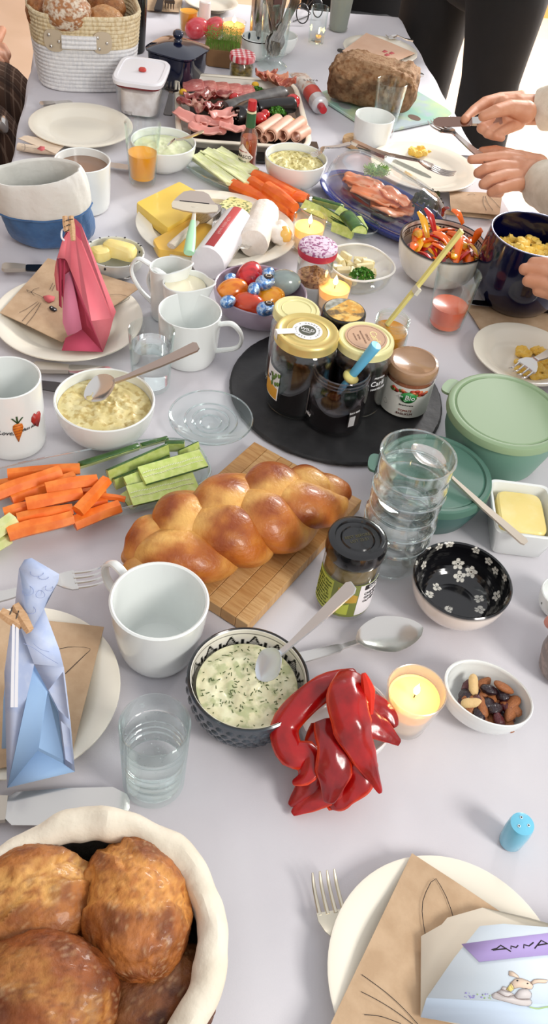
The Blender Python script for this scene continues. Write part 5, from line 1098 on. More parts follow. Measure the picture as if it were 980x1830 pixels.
pc = thing('plastic_bowl', 'clear plastic bowl with wavy white rim holding pale cheese', 'bowl', p, radians(ar - 8))
PLG = glass('clear plastic shell', (.96, .96, .95), edge=.45, rough=.1, base=.12); n_ = lambda t, rr, z, i: (rr * (1 + .035 * cos(4 * t)), z)
obj('body', lathe(bowlprof(r, .038, r * .62, .0012, .9), 64, fn=n_), PLG, pc)
obj('rim', tube([(r * (1 + .035 * cos(4 * a)) * cos(a), r * (1 + .035 * cos(4 * a)) * sin(a), .0385) for a in [q * pi / 32 for q in range(65)]], .0018, 6), mat('frosted rim', 'E9E6DE', .4), pc)
FETA = mat('pale cheese', 'EFE3B4', .5, col2='E6D69C', nscale=60, sss=.1)
random.seed(12)
for i in range(22):
    a = random.random() * 6.28; q = sqrt(random.random()) * r * .62; l = random.uniform(.016, .03)
    o = obj('cheese_stick', box(l, .0085, .008), FETA, bevel=.001); o.location = p + Vector((q * cos(a) - .006, q * sin(a) + .006, .010 + .006 * (i % 4))); o.rotation_euler = (random.uniform(-.3, .3), random.uniform(-.3, .3), random.random() * 3.1); tag(o, 'pale cheese stick heaped in the clear plastic bowl', 'cheese', 'cheese sticks in the plastic bowl')
def parsley(label, px, py, h, rad, seed, n=110, m=None, hs=.7, name='parsley_sprig', group='parsley garnish', curl=1.0):
    random.seed(seed); mb = MB(); m = m or mat('curly parsley', '3F7A24', .55, col2='5E9A34', nscale=200)
    for i in range(n):
        a = random.random() * 6.28; q = sqrt(random.random()); z = (1 - q * q) ** .5 * random.uniform(.5, 1) * rad * hs; c = Vector((q * cos(a) * rad, q * sin(a) * rad, z)); s = random.uniform(.0016, .0034) * rad / .018
        d = Vector((random.uniform(-1, 1), random.uniform(-1, 1), random.uniform(-.2, 1))).normalized(); e = d.orthogonal().normalized(); g = d.cross(e)
        v = [c]; K = 7
        for k in range(K): an = 2 * pi * k / K; v.append(c + (e * cos(an) + g * sin(an)) * s * (1 + .3 * (k % 2)) + d * s * .7 * (k % 2) * curl)
        v2 = [x - d * .0003 for x in v]; b = len(v)
        mb.add(v + v2, [(0, 1 + k, 1 + (k + 1) % K) for k in range(K)] + [(b, b + 1 + (k + 1) % K, b + 1 + k) for k in range(K)])
    mb.join(tube([(0, 0, 0), (rad * .1, 0, -.001), (rad * .5, rad * .1, 0)], .0009, 5)); o = obj(name, mb, m, ang=70); o.location = A(px, py, h); return tag(o, label, 'herb', group)
parsley('curly parsley sprig on the cheese in the plastic bowl', 648, 495, .034, .018, 3, 130)
# ------------------------------------------------------------------ cheese plate
pc0 = A(385, 400, .012); q0, q1 = A(244, 388, .014), A(530, 424, .014); yw = atan2((q1 - q0).y, (q1 - q0).x)
r = (q1 - q0).length / 2; cp = thing('cheese_plate', 'large oval cream plate of cheeses', 'plate', ((q0.x + q1.x) / 2, (q0.y + q1.y) / 2, T), yw + 0)
CPc = Vector(cp.location); obj('body', lathe(plateprof(r, .015, well=.75, br=.6), 80, 1, .92), CREAM, cp)
def slab(name, label, cat, corners, h0, th_, m, group=None, rnd=.004, amp=.0008, parts=None):
    P = [A(x, y, h0 + th_) for x, y in corners]; c = sum(P, Vector()) / len(P); c.z = T + h0
    out = []; n = len(P)
    for i in range(n):
        a, b, d = P[i - 1], P[i], P[(i + 1) % n]
        for t_ in (0, .5, 1):
            u = (a - b).normalized() * rnd * (1 - t_) + (d - b).normalized() * rnd * t_; out.append(b + u * (1.0 if t_ != .5 else .55))
    v = []; 
    for z, s in ((0, .99), (th_ * .12, 1), (th_ * .88, 1), (th_, .985)):
        for p_ in out: e = (p_ - c); v.append(Vector((e.x * s, e.y * s, z)))
    k = len(out); f = [(i * k + j, i * k + (j + 1) % k, (i + 1) * k + (j + 1) % k, (i + 1) * k + j) for i in range(3) for j in range(k)] + [tuple(range(k - 1, -1, -1)), tuple(3 * k + j for j in range(k))]
    o = obj(name, MB().add(v, f), m); o.location = c; return tag(o, label, cat, group)
GOU = mat('yellow gouda', 'EFC94E', .38, col2='F2D264', nscale=9, coat=.2, sss=.08); GOU2 = mat('darker gouda', 'E9B94A', .4, col2='EEC45C', nscale=9, coat=.2)
slab('cheese_block', 'large square yellow cheese block at the left of the cheese plate', 'cheese', [(243, 362), (321, 324), (382, 358), (300, 408)], .009, .020, GOU, 'yellow cheese blocks')
slab('cheese_block', 'flatter deep yellow cheese block nearest the milk jugs', 'cheese', [(273, 428), (345, 388), (392, 408), (365, 455), (283, 446)], .009, .014, GOU2, 'yellow cheese blocks')
HERB = mat('herb cheese', 'EDE2A4', .5, col2='E6D88C', nscale=30, col3='6E7A42', n3=190, bump=.4, bscale=200)
slab('cheese_piece', 'herb flecked pale cheese piece behind the wrapped roll', 'cheese', [(388, 366), (414, 350), (452, 362), (448, 388), (415, 392)], .009, .020, HERB, None, .006)
def cheeseroll(name, label, x0, y0, x1, y1, h_, wpx, m, seed=0, bumpy=0):
    a, b = A(x0, y0, h_), A(x1, y1, h_); wd = wpx / FPX * ((a + b) / 2 - Vector((0, 0, CAM_Z))).length / 2; t, L = along(name, label, 'cheese', a, b)
    obj('roll', tube([(0, 0, 0), (.0015, 0, 0), (.004, 0, 0), (L * .5, 0, 0), (L - .004, 0, 0), (L - .0015, 0, 0), (L, 0, 0)], [wd * .84, wd * .95, wd, wd, wd, wd * .95, wd * .84], 36, 40, fn=lambda t_, a_: 1 + bumpy * noise.noise(Vector((t_ * 6, cos(a_) * 2, sin(a_) * 2 + seed)))), m, t); return t, L, wd
WRAP = mat('white foil wrap', 'E6E4E6', .35, coat=.2, bump=.3, bscale=90); RIND = mat('white cheese rind', 'F2EADF', .7, col2='E9DDCF', nscale=40, bump=.5, bscale=160)
t, L, wd = cheeseroll('cheese_roll', 'goat cheese roll in white wrapper with red strip', 372, 470, 424, 398, .030, 58, WRAP)
# red strip along the top of the roll, towards the camera
up_l = t.rotation_euler.to_matrix().inverted() @ (Vector((0, 0, CAM_Z)) - Vector(t.location)).normalized(); aa_ = atan2(up_l.z, up_l.y) - .52
v = []; f = []
for i in range(2):
    for k in range(7): a = aa_ + (k / 6 - .5) * .52; v.append((L * (.04 if i == 0 else 1.0) , (wd + .0004) * cos(a), (wd + .0004) * sin(a)))
for k in range(6): f.append((k, k + 1, 8 + k, 7 + k))
obj('red_strip', MB().add(v, f), mat('dull red print', 'BC4A4A', .5), t, solid=.0003)
tx = textmb('Feiner milder Käse', .0078, shear=.3, extr=.0001); tx.v = [Vector((L * .52 + p.x, (wd + .0009) * cos(aa_ + p.y / wd), (wd + .0009) * sin(aa_ + p.y / wd))) for p in tx.v]; obj('lettering', tx, mat('pink white lettering', 'F3D8D4', .5), t)
t, L, wd = cheeseroll('cheese_roll', 'unwrapped white rind cheese roll beside the wrapped one', 453, 436, 474, 380, .030, 50, RIND, 4, .07)
o = obj('rind_flap', ellipsoid(.012, .009, .01, 18, 12, amp=.004, fs=90, seed=3).move((L * .9, -wd * .5, 0)), RIND, t)
o = obj('cheese_piece', ellipsoid(.021, .024, .017, 28, 18, amp=.007, fs=55, seed=9), RIND); o.location = A(497, 418, .024); tag(o, 'ripe soft cheese piece with rind at the right of the plate', 'cheese')
obj('creamy_centre', ellipsoid(.012, .017, .012, 20, 14, amp=.003, fs=90, seed=5).move((.009, -.006, .004)), mat('ripe cheese centre', 'EDAE46', .35, col2='F2C468', nscale=60, coat=.3), o)
# cheese slicer, planer, fork on the plate
def slicer():
    t, L = along('cheese_slicer', 'cheese plane with mint green handle lying on the yellow cheese', 'cheese slicer', A(338, 452, .045), A(351, 352, .052))
    obj('handle', tube([(0, 0, 0), (.004, 0, 0), (L * .3, 0, .0), (L * .55, 0, 0)], [.006, .0088, .0075, .0042], 14, 14, up=(0, 0, 1), flat=.6), mat('mint green plastic', 'AEE0B8', .4), t)
    obj('neck', tube([(L * .5, 0, 0), (L * .7, 0, 0), (L * .78, 0, .001)], [.004, .0028, .008], 8, 8, up=(0, 0, 1), flat=.35), mat('cream metal', 'E4DCC8', .3, .5), t)
    w2 = .036; obj('blade', prism([(L * .74, -w2), (L * .80, -w2 * 1.05), (L * .86, -w2), (L * .95, -w2 * .75), (L * 1.06, -w2 * .55), (L * 1.1, -w2 * .3), (L * 1.1, w2 * .3), (L * 1.06, w2 * .6), (L * .95, w2 * .85), (L * .86, w2), (L * .80, w2 * 1.05), (L * .74, w2), (L * .70, w2 * .5), (L * .69, 0), (L * .70, -w2 * .5)], .0002, .0016), mat('warm steel', 'CFC4BA', .3, .8), t)
    obj('slot', prism([(L * .865, -w2 * .62), (L * .885, -w2 * .62), (L * .885, w2 * .72), (L * .865, w2 * .72)], .0014, .0021), INK, t)
    obj('blade_front', prism([(L * .70, -w2 * .5), (L * .74, -w2), (L * .80, -w2 * 1.05), (L * .86, -w2), (L * .86, w2), (L * .80, w2 * 1.05), (L * .74, w2), (L * .70, w2 * .5), (L * .69, 0)], .0014, .0026), mat('cream metal', 'E4DCC8', .3, .5), t)
slicer()
kt, L = along('cheese_knife', 'cheese knife with pale wooden handle under the mint slicer', 'knife', A(306, 440, .034), A(380, 372, .036))
obj('handle', tube([(0, 0, 0), (.004, 0, 0), (L * .3, .0, 0), (L * .62, 0, 0)], [.006, .008, .0072, .0045], 12, 14, up=(0, 0, 1), flat=.6), mat('pale ash wood', 'D9CDBB', .5, col2='CBBCA6', nscale=60, stretch=(1, 8, 8)), kt)
obj('blade', flatsweep([(L * .6, .012, 0, .002, 0), (L * .68, .026, 0, .0014, 0), (L * 1.0, .03, 0, .001, 0), (L * 1.12, .018, 0, .0008, 0)], 4), STEEL, kt)
cutlery('fork', 'small cheese fork with cream handle at the front of the plate', A(388, 482, .020), A(446, 432, .024), hm=PEARL, w=1.0)
sp, L = along('cheese_server', 'flat steel server tip between herb cheese and wrapped roll', 'server', A(384, 408, .028), A(398, 372, .032)); obj('blade', flatsweep([(0, .010, 0, .0012, 0), (L * .5, .018, 0, .001, .002), (L, .012, 0, .001, 0)], 6), STEEL, sp)
# ------------------------------------------------------------------ celery and carrot dish
c0, c1 = A(338, 292, .004), A(560, 378, .004); yaw = atan2((c1 - c0).y, (c1 - c0).x); cen = (c0 + c1) / 2; Lh = (c1 - c0).length / 2 + .004
g2 = thing('glass_oval_dish', 'oval glass dish of celery and peeled carrots', 'dish', (cen.x, cen.y, T), yaw); Wd = .048
LV = [(-.014, 0), (-.010, .001), (-.003, .008), (0, .014), (-.0015, .0155), (-.003, .014), (-.007, .007), (-.012, .0035), (-.03, .003)]
obj('body', sqvessel(Lh, Wd, LV, 2.4, 64), GLSG, g2); ol = superell(Lh - .001, Wd - .001, 2.4, 64); obj('rim', tube([(x, y, .0148) for x, y in ol + ol[:1]], .0013, 6), GRIM, g2)
CEL = mat('celery', 'D9E09A', .4, col2='E9EBC4', nscale=60, stretch=(1, 14, 14), lo=.4, hi=.6, coat=.15, bump=.3, bscale=60)
S4 = lambda x, y: (230 + x / 2.97, 220 + y / 2.97)
for i, (a, b, w_, h_, lb) in enumerate([((345, 180), (560, 325), 17, .014, 'celery stick at the near edge of the oval dish'), ((350, 172), (545, 320), 15, .024, 'celery stick above the nearest one'), ((430, 175), (645, 320), 17, .026, 'middle celery stick on top of the heap'), ((400, 150), (650, 270), 16, .026, 'celery stick behind the middle one'), ((470, 142), (665, 262), 15, .018, 'celery stick at the far side of the heap'), ((540, 290), (625, 325), 12, .012, 'short celery stump next to the carrots'), ((380, 200), (520, 300), 14, .012, 'celery stick lowest in the heap')]):
    t, L = along('celery_stick', lb, 'celery', A(*S4(*a), h_), A(*S4(*b), h_), (0, 0, 1), 'celery sticks in the oval dish')
    wd = w_ / FPX * (Vector(t.location) - Vector((0, 0, CAM_Z))).length * .75
    v = []; n = 8; K = 14
    for i2 in range(n + 1):
        q = i2 / n
        for k in range(K):
            an = 2 * pi * k / K; rr = 1.0; y = cos(an) * wd * (.9 + .12 * q); z = sin(an) * wd * .5; z -= .35 * wd * (1 - cos(an) ** 2) * (1 if sin(an) > 0 else -.4)
            v.append((L * q, y, z + wd * .3 * cos(an) ** 2 + .0005 * sin(6 * an)))
    o = obj('celery_stick', MB().add(v, [(i2 * K + k, i2 * K + (k + 1) % K, (i2 + 1) * K + (k + 1) % K, (i2 + 1) * K + k) for i2 in range(n) for k in range(K)] + [tuple(range(K)), tuple(n * K + k for k in range(K))]), CEL)
    o.rotation_euler = t.rotation_euler; o.location = t.location; tag(o, lb, 'celery', 'celery sticks in the oval dish'); bpy.data.objects.remove(t)
CAR2 = mat('peeled carrot', 'EC7424', .42, col2='E05E14', nscale=50, coat=.25, bump=.1, bscale=90)
for i, (a, b, w_, h_, lb) in enumerate([((555, 330), (770, 435), 17, .016, 'peeled carrot at the near edge of the oval dish'), ((650, 315), (860, 470), 17, .022, 'peeled carrot in the middle of the oval dish'), ((665, 280), (880, 385), 16, .026, 'peeled carrot at the back of the oval dish'), ((735, 345), (885, 450), 17, .032, 'short peeled carrot on top of the heap'), ((700, 295), (950, 400), 14, .016, 'long peeled carrot along the far rim'), ((700, 400), (880, 500), 15, .012, 'peeled carrot sticking out at the near right rim'), ((800, 380), (945, 400), 15, .022, 'peeled carrot tip at the far right')]):
    stick('carrot_stick', lb, S4(*a) + (h_,), S4(*b) + (h_,), w_, 'peeled carrots in the oval dish', CAR2, i, 1.0, .72, 12)
# cucumber dish
cc = A(603, 395, .004); g3 = thing('small_glass_dish', 'small glass dish of sliced cucumber beside the salmon', 'dish', (cc.x, cc.y, T), radians(-38)); Lh, Wd = .078, .040
obj('body', sqvessel(Lh, Wd, LV, 2.4, 56), GLSG, g3); ol = superell(Lh - .001, Wd - .001, 2.4, 64); obj('rim', tube([(x, y, .0148) for x, y in ol + ol[:1]], .0013, 6), GRIM, g3)
S6 = lambda x, y: (500 + x / 2.04, 220 + y / 2.04)
for i, (a, b, w_, h_, lb) in enumerate([((85, 295), (165, 330), 15, .018, 'cucumber piece at the far left of the small dish'), ((120, 285), (230, 315), 14, .022, 'cucumber stick along the back of the small dish'), ((150, 320), (215, 360), 15, .020, 'cucumber chunk in the middle of the small dish'), ((205, 320), (250, 345), 19, .030, 'pale cut cucumber piece in the small dish'), ((245, 345), (290, 400), 24, .028, 'large cucumber chunk standing at the right'), ((190, 375), (265, 405), 15, .014, 'cucumber stick at the near edge of the small dish'), ((280, 340), (305, 385), 14, .024, 'cucumber wedge behind the large chunk'), ((180, 340), (240, 385), 13, .014, 'dark cucumber stick under the pale piece')]):
    cuke(lb, S6(*a) + (h_,), S6(*b) + (h_,), w_ * 1.1, (8, 16, (.03, -.02, .0)[i % 3]), False, .5, 'cucumber pieces in the small dish')
# ------------------------------------------------------------------ salmon dish with glass cover
c0, c1 = A(583, 318, .010), A(770, 436, .010); yaw = atan2((c1 - c0).y, (c1 - c0).x); cen = (c0 + c1) / 2; Lh = (c1 - c0).length / 2 + .015; Wd = .085
cen = A(684, 374, .008); cen.z = T
sd_ = thing('blue_serving_dish', 'cobalt blue oval dish of smoked salmon under a glass cover', 'dish', cen, yaw); Lh = .143; Wd = .074
COB = mat('cobalt glaze', '21399A', .2, coat=.4, col2='182C7C', nscale=8)
obj('body', sqvessel(Lh, Wd, [(-.022, 0), (-.018, .001), (-.006, .006), (0, .016), (-.001, .0175), (-.004, .0165), (-.010, .009), (-.02, .005), (-.05, .0045)], 2.3, 72), COB, sd_)
cov = thing('glass_cover', 'clear domed glass cover over the salmon dish', 'cover', cen + Vector((0, 0, .014)), yaw)
lv = [(-.006, 0)] + [(-.006 - .056 * (1 - sqrt(max(1 - (i / 8) ** 2.2, 0))), .068 * i / 8) for i in range(1, 9)]
lv += [(a - .002, b - .0016) for a, b in lv[::-1] if b > .003]
obj('dome', sqvessel(Lh - .004, Wd - .004, lv, 2.4, 72), glass('cover glass', (.985, .985, .99), edge=.6, base=.03, power=2.6), cov)
ol = superell(Lh - .014, Wd - .014, 2.4, 64); obj('rim', tube([(x, y, .001) for x, y in ol + ol[:1]], .0015, 6), GRIM, cov)
SAL = mat('smoked salmon', 'E8834E', .35, col2='F4AE86', nscale=30, lo=.45, hi=.6, stretch=(1, 3.5, 1), coat=.6, bump=.2, bscale=60)
random.seed(15)
def fold(name, label, cat, px, py, h_, sx, sy, amp, seed, m, yaw_, group, th=.002, fs=38, curl=0, nu=22):
    n = nu; v = []
    for i in range(n + 1):
        for j_ in range(n + 1):
            u, w_ = i / n * 2 - 1, j_ / n * 2 - 1; e = 1 - .25 * abs(u * w_) + .12 * noise.noise(Vector((u * 2, w_ * 2, seed)))
            x, y = u * sx * e, w_ * sy * e
            z = amp * (sin(w_ * 5 + 2 * noise.noise(Vector((u * 1.5, seed, 0)))) * .5 + noise.noise(Vector((x * fs, y * fs, seed)))) + curl * (u * u) + .3 * amp * noise.noise(Vector((x * fs * 3, y * fs * 3, seed)))
            v.append((x, y, z + amp))
    W = n + 1; o = obj(name, MB().add(v, [(i * W + j_, (i + 1) * W + j_, (i + 1) * W + j_ + 1, i * W + j_ + 1) for i in range(n) for j_ in range(n)]), m, solid=th)
    o.location = A(px, py, h_); o.rotation_euler = (0, 0, radians(yaw_)); return tag(o, label, cat, group)
for i, (x, y, h_, sx, sy, yw_, lb) in enumerate([(652, 335, .014, .042, .026, -45, 'folded smoked salmon slice at the far left of the blue dish'), (672, 352, .020, .046, .026, -40, 'smoked salmon slice in the middle of the blue dish'), (700, 372, .014, .036, .032, -30, 'flat smoked salmon slice at the near side'), (706, 355, .024, .030, .018, -60, 'smoked salmon roll behind the flat slice'), (640, 328, .022, .026, .016, -20, 'small curled salmon piece at the left end')]):
    fold('salmon_slice', lb, 'salmon', x, y, h_, sx * 1.12, sy * 1.25, .0052, i * 3.3, SAL, yw_, 'smoked salmon slices', .0035)
DILL = mat('dill green', '9CC46A', .6)
def dill(label, px, py, h_, R, n, seed):
    random.seed(seed); mb = MB()
    for i in range(n):
        a = random.random() * 6.28; q = random.uniform(.4, 1); p1 = Vector((cos(a) * R * q, sin(a) * R * q * .7, random.uniform(.0, .016))); p0 = p1 * .25
        mb.join(tube([p0, p0.lerp(p1, .5) + Vector((0, 0, .003)), p1], .0008, 3))
        for k in range(3):
            s = p0.lerp(p1, .5 + .2 * k); mb.join(tube([s, s + Vector((random.uniform(-.005, .005), random.uniform(-.005, .005), .004))], .0006, 3))
    o = obj('dill_tuft', mb, DILL); o.location = A(px, py, h_); return tag(o, label, 'herb', 'herb garnish')
dill('feathery pale green dill tuft behind the salmon under the cover', 672, 312, .034, .026, 160, 4)
parsley('dark frilly lettuce leaf at the right end of the salmon', 762, 372, .020, .028, 9, 110, mat('dark lettuce', '3E4A26', .5, col2='4E3A24', nscale=60), 1.2, 'lettuce_leaf', None, .8)
cutlery('fork', 'serving fork with long tines lying across the glass cover', A(638, 262, .073), A(812, 316, .066), m=mat('warm silver', 'BDB3AC', .2, 1))
cutlery('knife', 'slim serving knife beside the fork on the glass cover', A(628, 256, .070), A(770, 322, .070), m=GRIM, hm=mat('warm silver', 'BDB3AC', .2, 1), w=.7)
# ------------------------------------------------------------------ mixed pepper bowl
p = A(794, 430, .066); r = RW(794, 430, .066, 158); p.z = T
pbw = thing('relief_bowl', 'white relief bowl with black patterned inner rim full of pepper strips', 'bowl', p); prof = bowlprof(r, .066, r * .5, .0034, .8); dense = []
for i in range(len(prof) - 1):
    (a, b), (c, d) = prof[i], prof[i + 1]; n = 5 if i > 19 else 2
    for k in range(n): dense.append((a + (c - a) * k / n, b + (d - b) * k / n, i))
dense.append(prof[-1] + (99,))
def pcol(pp, th, i):
    rr, z, j_ = dense[i]; dpt = .066 - z
    if j_ < 19: return hexl('E6E1D6')
    if rr > r - .0022 or dpt < 0: return hexl('1A1414')
    if .006 < dpt < .0085 or .017 < dpt < .0185: return hexl('241A18')
    if .010 < dpt < .016 and (int(th * 22) % 2 == 0): return hexl('241A18')
    return hexl('E2DCD0')
obj('body', lathe([(a, b) for a, b, j_ in dense], 220, colf=pcol, fn=lambda t, rr, z, i: (rr * (1 + .007 * noise.noise(Vector((cos(t) * 9, sin(t) * 9, z * 130)))) if dense[i][2] < 18 else rr, z)), MATS['printed glaze'], pbw)
random.seed(31); PC = [mat('orange pepper', 'EC6A16', .25, coat=.6), mat('yellow pepper', 'F2B01E', .25, coat=.6), mat('red pepper strip', 'B81A14', .25, coat=.6), mat('dark red pepper', '7E1414', .25, coat=.6)]
PN = ('orange', 'yellow', 'red', 'dark red')
for i in range(46):
    a = random.random() * 6.28; q = sqrt(random.random()) * r * .74; k = (0, 0, 1, 2, 0, 3, 1)[i % 7]; L = random.uniform(.035, .06); x, y = q * cos(a), q * sin(a)
    if i < 12: x, y = r * (.1 + .55 * random.random()), r * random.uniform(-.5, .4); 
    u = random.uniform(-1, 1); ca = random.random() * 6.28; steep = random.uniform(.1, .9) if i > 20 else .2
    P = []
    for s in range(6): t_ = s / 5 - .5; P.append(Vector((x + cos(ca) * L * t_, y + sin(ca) * L * t_, .046 + .010 * (i / 46) + steep * L * t_ * .7 + .008 * (1 - 4 * t_ * t_))))
    P = [Vector((p_.x, p_.y, p_.z)) if sqrt(p_.x ** 2 + p_.y ** 2) < r * .9 or p_.z > .068 else Vector((p_.x * r * .9 / sqrt(p_.x ** 2 + p_.y ** 2), p_.y * r * .9 / sqrt(p_.x ** 2 + p_.y ** 2), p_.z)) for p_ in P]
    o = obj('pepper_strip', tube(P, [.003, .0066, .0072, .0066, .004], 8, 12, up=(sin(ca) * u, -cos(ca) * u, 1), flat=.45), PC[k]); o.location = p; o['label'] = PN[k] + ' pepper strip in the heaped relief bowl'; o['category'] = 'pepper'; o['group'] = PN[k] + ' pepper strips in the relief bowl'
for i, (x, y, x2, y2, h0, h1, k, lb) in enumerate([(748, 378, 765, 425, .095, .066, 1, 'yellow pepper strip standing at the back left'), (760, 372, 778, 415, .10, .07, 2, 'red pepper strip standing beside the yellow one'), (790, 385, 800, 372, .080, .10, 3, 'dark red pepper tip poking up at the back'), (845, 435, 862, 410, .062, .088, 0, 'orange pepper loop at the right of the bowl'), (775, 415, 805, 440, .088, .075, 0, 'thick orange pepper strip in the middle'), (808, 375, 828, 400, .095, .078, 0, 'orange pepper curl at the back right'), (825, 410, 815, 470, .085, .06, 0, 'long orange pepper strip towards the front right')]):
    a, b = A(x, y, h0), A(x2, y2, h1); m_ = (a + b) / 2 + Vector((0, 0, .006)); single('pepper_strip', tube([a, m_, b], [.003, .0065, .004], 8, 12, up=(0, -.4, 1), flat=.4), PC[k], lb, 'pepper', group='upright pepper strips in the relief bowl')
# ------------------------------------------------------------------ cobalt pot with scrambled egg
p = A(958, 418, .120); r = RW(958, 418, .120, 158); p.z = T
cb = thing('cobalt_pot', 'deep cobalt blue round pot of scrambled egg at the right edge', 'pot', p); NAVY = mat('deep cobalt enamel', '06082A', .12, coat=.5)
H_ = .12; th = .0022; R1 = r * 1.10
pf = [(0, .001), (r * .66, 0), (r * .82, .006), (R1 * .96, .030), (R1, .055), (R1 * .985, .085), (r * 1.01, H_), (r * 1.0 - th / 2, H_ + .0008), (r - th, H_), (R1 * .98 - th, .085), (R1 - th, .055), (R1 * .94, .03), (r * .78, .009), (0, .006)]
obj('body', lathe(pf, 64), NAVY, cb); obj('rim', lathe([(r * 1.005 + .0013 * cos(a * pi / 4), H_ + .001 + .0009 * sin(a * pi / 4)) for a in range(8)], 64, closed=True), mat('silver blue rim', '9FA2B8', .25, .6), cb)
random.seed(44)
def eggheap(label, px, py, base, R, n, seed, group='scrambled egg', sz=.007, loc=None, flat=.5):
    random.seed(seed); mb = MB()
    for i in range(n):
        a = random.random() * 6.28; q = sqrt(random.random()) * R; s = sz * random.uniform(.6, 1.2); mb.join(ellipsoid(s, s * .8, s * .6, 12, 8, amp=s * .5, fs=120, seed=i).move((q * cos(a), q * sin(a), s * .4 + (1 - q / R) * R * flat * random.random()), rot(z=random.random() * 180)))
    o = obj('scrambled_egg', mb, YEL); o.location = loc or A(px, py, base); return tag(o, label, 'scrambled egg', None, 'stuff')
eggheap('yellow scrambled egg heaped in the cobalt pot', 0, 0, 0, r * .85, 90, 2, sz=.011, loc=p + Vector((0, 0, .075)), flat=.45)
# ------------------------------------------------------------------ right side
JUICE = mat('blood orange juice', 'E0603E', .25, coat=.3, col2='E87A52', nscale=14); OJ = mat('orange juice', 'F7A21C', .3, coat=.2, col2='F9B237', nscale=20)
tumbler('tall tapered glass with coral red juice right of the honey jar', 822, 487, 82, .094, br=.78, fill=1, fm=JUICE, fz=.42)
pr4, _ = plate('right hand cream plate of scrambled egg above the green containers', 938, 632, 186)
eggheap('scrambled egg on the plate above the green containers', 958, 652, .006, .036, 60, 5, sz=.008, flat=.2)
cutlery('fork', 'wide handled fork reaching onto the plate above the green containers', A(1010, 618, .04), A(920, 672, .018), hm=mat('taupe handle', 'A69C90', .35, .7), w=1.3)
napkin('brown napkin corner under the right hand plate', [(830, 545), (985, 562), (1000, 620), (860, 592)], .0015, 2.2)
cutlery('knife', 'black bladed knife lying behind the right hand plate', A(1010, 560, .008), A(836, 543, .008), m=mat('black mirror steel', '151416', .2, .6), w=.7)
pl5, _ = plate('broad cream plate before the two hands', 758, 297, 192)
eggheap('scrambled egg left on the broad plate near the glass cover', 748, 272, .006, .022, 34, 8, sz=.008, flat=.25)
nk = napkin('brown napkin with drawn whiskers between broad plate and cobalt pot', [(803, 342), (898, 348), (893, 385), (806, 378)], .010, 4.0)
pencil([[(865, 350), (864, 362), (870, 376)], [(868, 350), (872, 362), (882, 376)], [(872, 348), (882, 358), (895, 372)], [(836, 348), (845, 346), (850, 349)]], .0125, .0007, nk)
single('folded_leaflet', sheet([A(790, 376, .004), A(893, 385, .004), A(890, 393, .002), A(785, 382, .002)], 6, 2, .002), KRAFT, 'folded edge of a kraft leaflet in front of the whisker napkin', 'leaflet')
single('placemat_edge', sheet([A(800, 262, .002), A(905, 272, .002), A(905, 282, .002), A(800, 276, .002)], 4, 1, .001), WRIB, 'white card beside the broad plate near the table edge', 'card')
mug('small handleless white cup in front of the dark loaf', 671, 207, 72, .062, br=.82, curve=.5, name='cup', cat='cup', th=.0022)
tumbler('clear tapered glass with pink rest beside the dark loaf', 702, 146, 56, .105, br=.72, fill=1, fm=mat('pink juice rest', 'C98A78', .2, trans=.5), fz=.10)
p = A(637, 254, .004); p.z = T; r = RW(637, 254, 0, 50); co = single('cork_coaster', lathe([(0, 0), (r * .96, 0), (r, .003), (r * .97, .011), (0, .011)], 40).move(p), mat('cork', 'C9A67C', .8, col2='B58E62', nscale=160), 'round cork lid lying before the small white cup', 'cork lid')
# glass board and dark loaf
gb = thing('glass_board', 'mint coloured printed glass cutting board under the dark loaf', 'cutting board', (0, 0, T)); P = [A(575, 178, .006), A(690, 135, .006), A(792, 195, .006), A(702, 238, .006)]
cx = sum(P, Vector()) / 4; gb.location = (cx.x, cx.y, T); e1 = P[1] - P[0]; gb.rotation_euler = (0, 0, atan2((P[2] - P[1]).y, (P[2] - P[1]).x))
a_, b_ = (P[2] - P[1]).length / 2 + .01, (P[1] - P[0]).length / 2
MINT = mat('mint print', 'A9D4C4', .15, col2='CFE0B4', nscale=9, lo=.42, hi=.6, coat=.5, col3='BDCDD2', n3=14)
obj('body', sqvessel(a_, b_, [(-.001, 0), (0, .001), (0, .005), (-.001, .006)], 7, 64), MINT, gb)
for k, (x, y) in enumerate(((a_ * .75, b_ * .1), (a_ * .5, -b_ * .5), (-a_ * .5, -b_ * .8), (-a_ * .2, -b_ * .82))): obj('stone_print', prism(superell(.016, .012, 2, 20), .0060, .0063).move((x, y, 0)), mat('brown stone print', '7E6A60', .3) if k < 1 else mat('grey stone print', 'A9B0B0', .3), gb)
RYE = mat('rye crust', 'FFFFFF', .8, vcol=True, col2='C8AA88', nscale=120, bump=.8, bscale=260, lo=.45, hi=.7)
l0, l1 = A(592, 150, .03), A(738, 182, .03); yw = atan2((l1 - l0).y, (l1 - l0).x); lc = (l0 + l1) / 2; lc.z = T + .0065; Lh = (l1 - l0).length / 2 + .004
def ryef(p, d):
    p = Vector((math.copysign(abs(d.x) ** .42, d.x) * Lh, math.copysign(abs(d.y) ** .48, d.y) * .056 * (1 + .05 * d.z), math.copysign(abs(d.z) ** .55, d.z) * .041 + .007 * max(d.z, 0) * (1 + noise.noise(d * 2))))
    n = noise.noise(p * 40); return p + d * (.004 * n + (.004 * noise.noise(p * 90) + .003 * noise.noise(p * 220)) * (1 if d.z > .1 else .45))
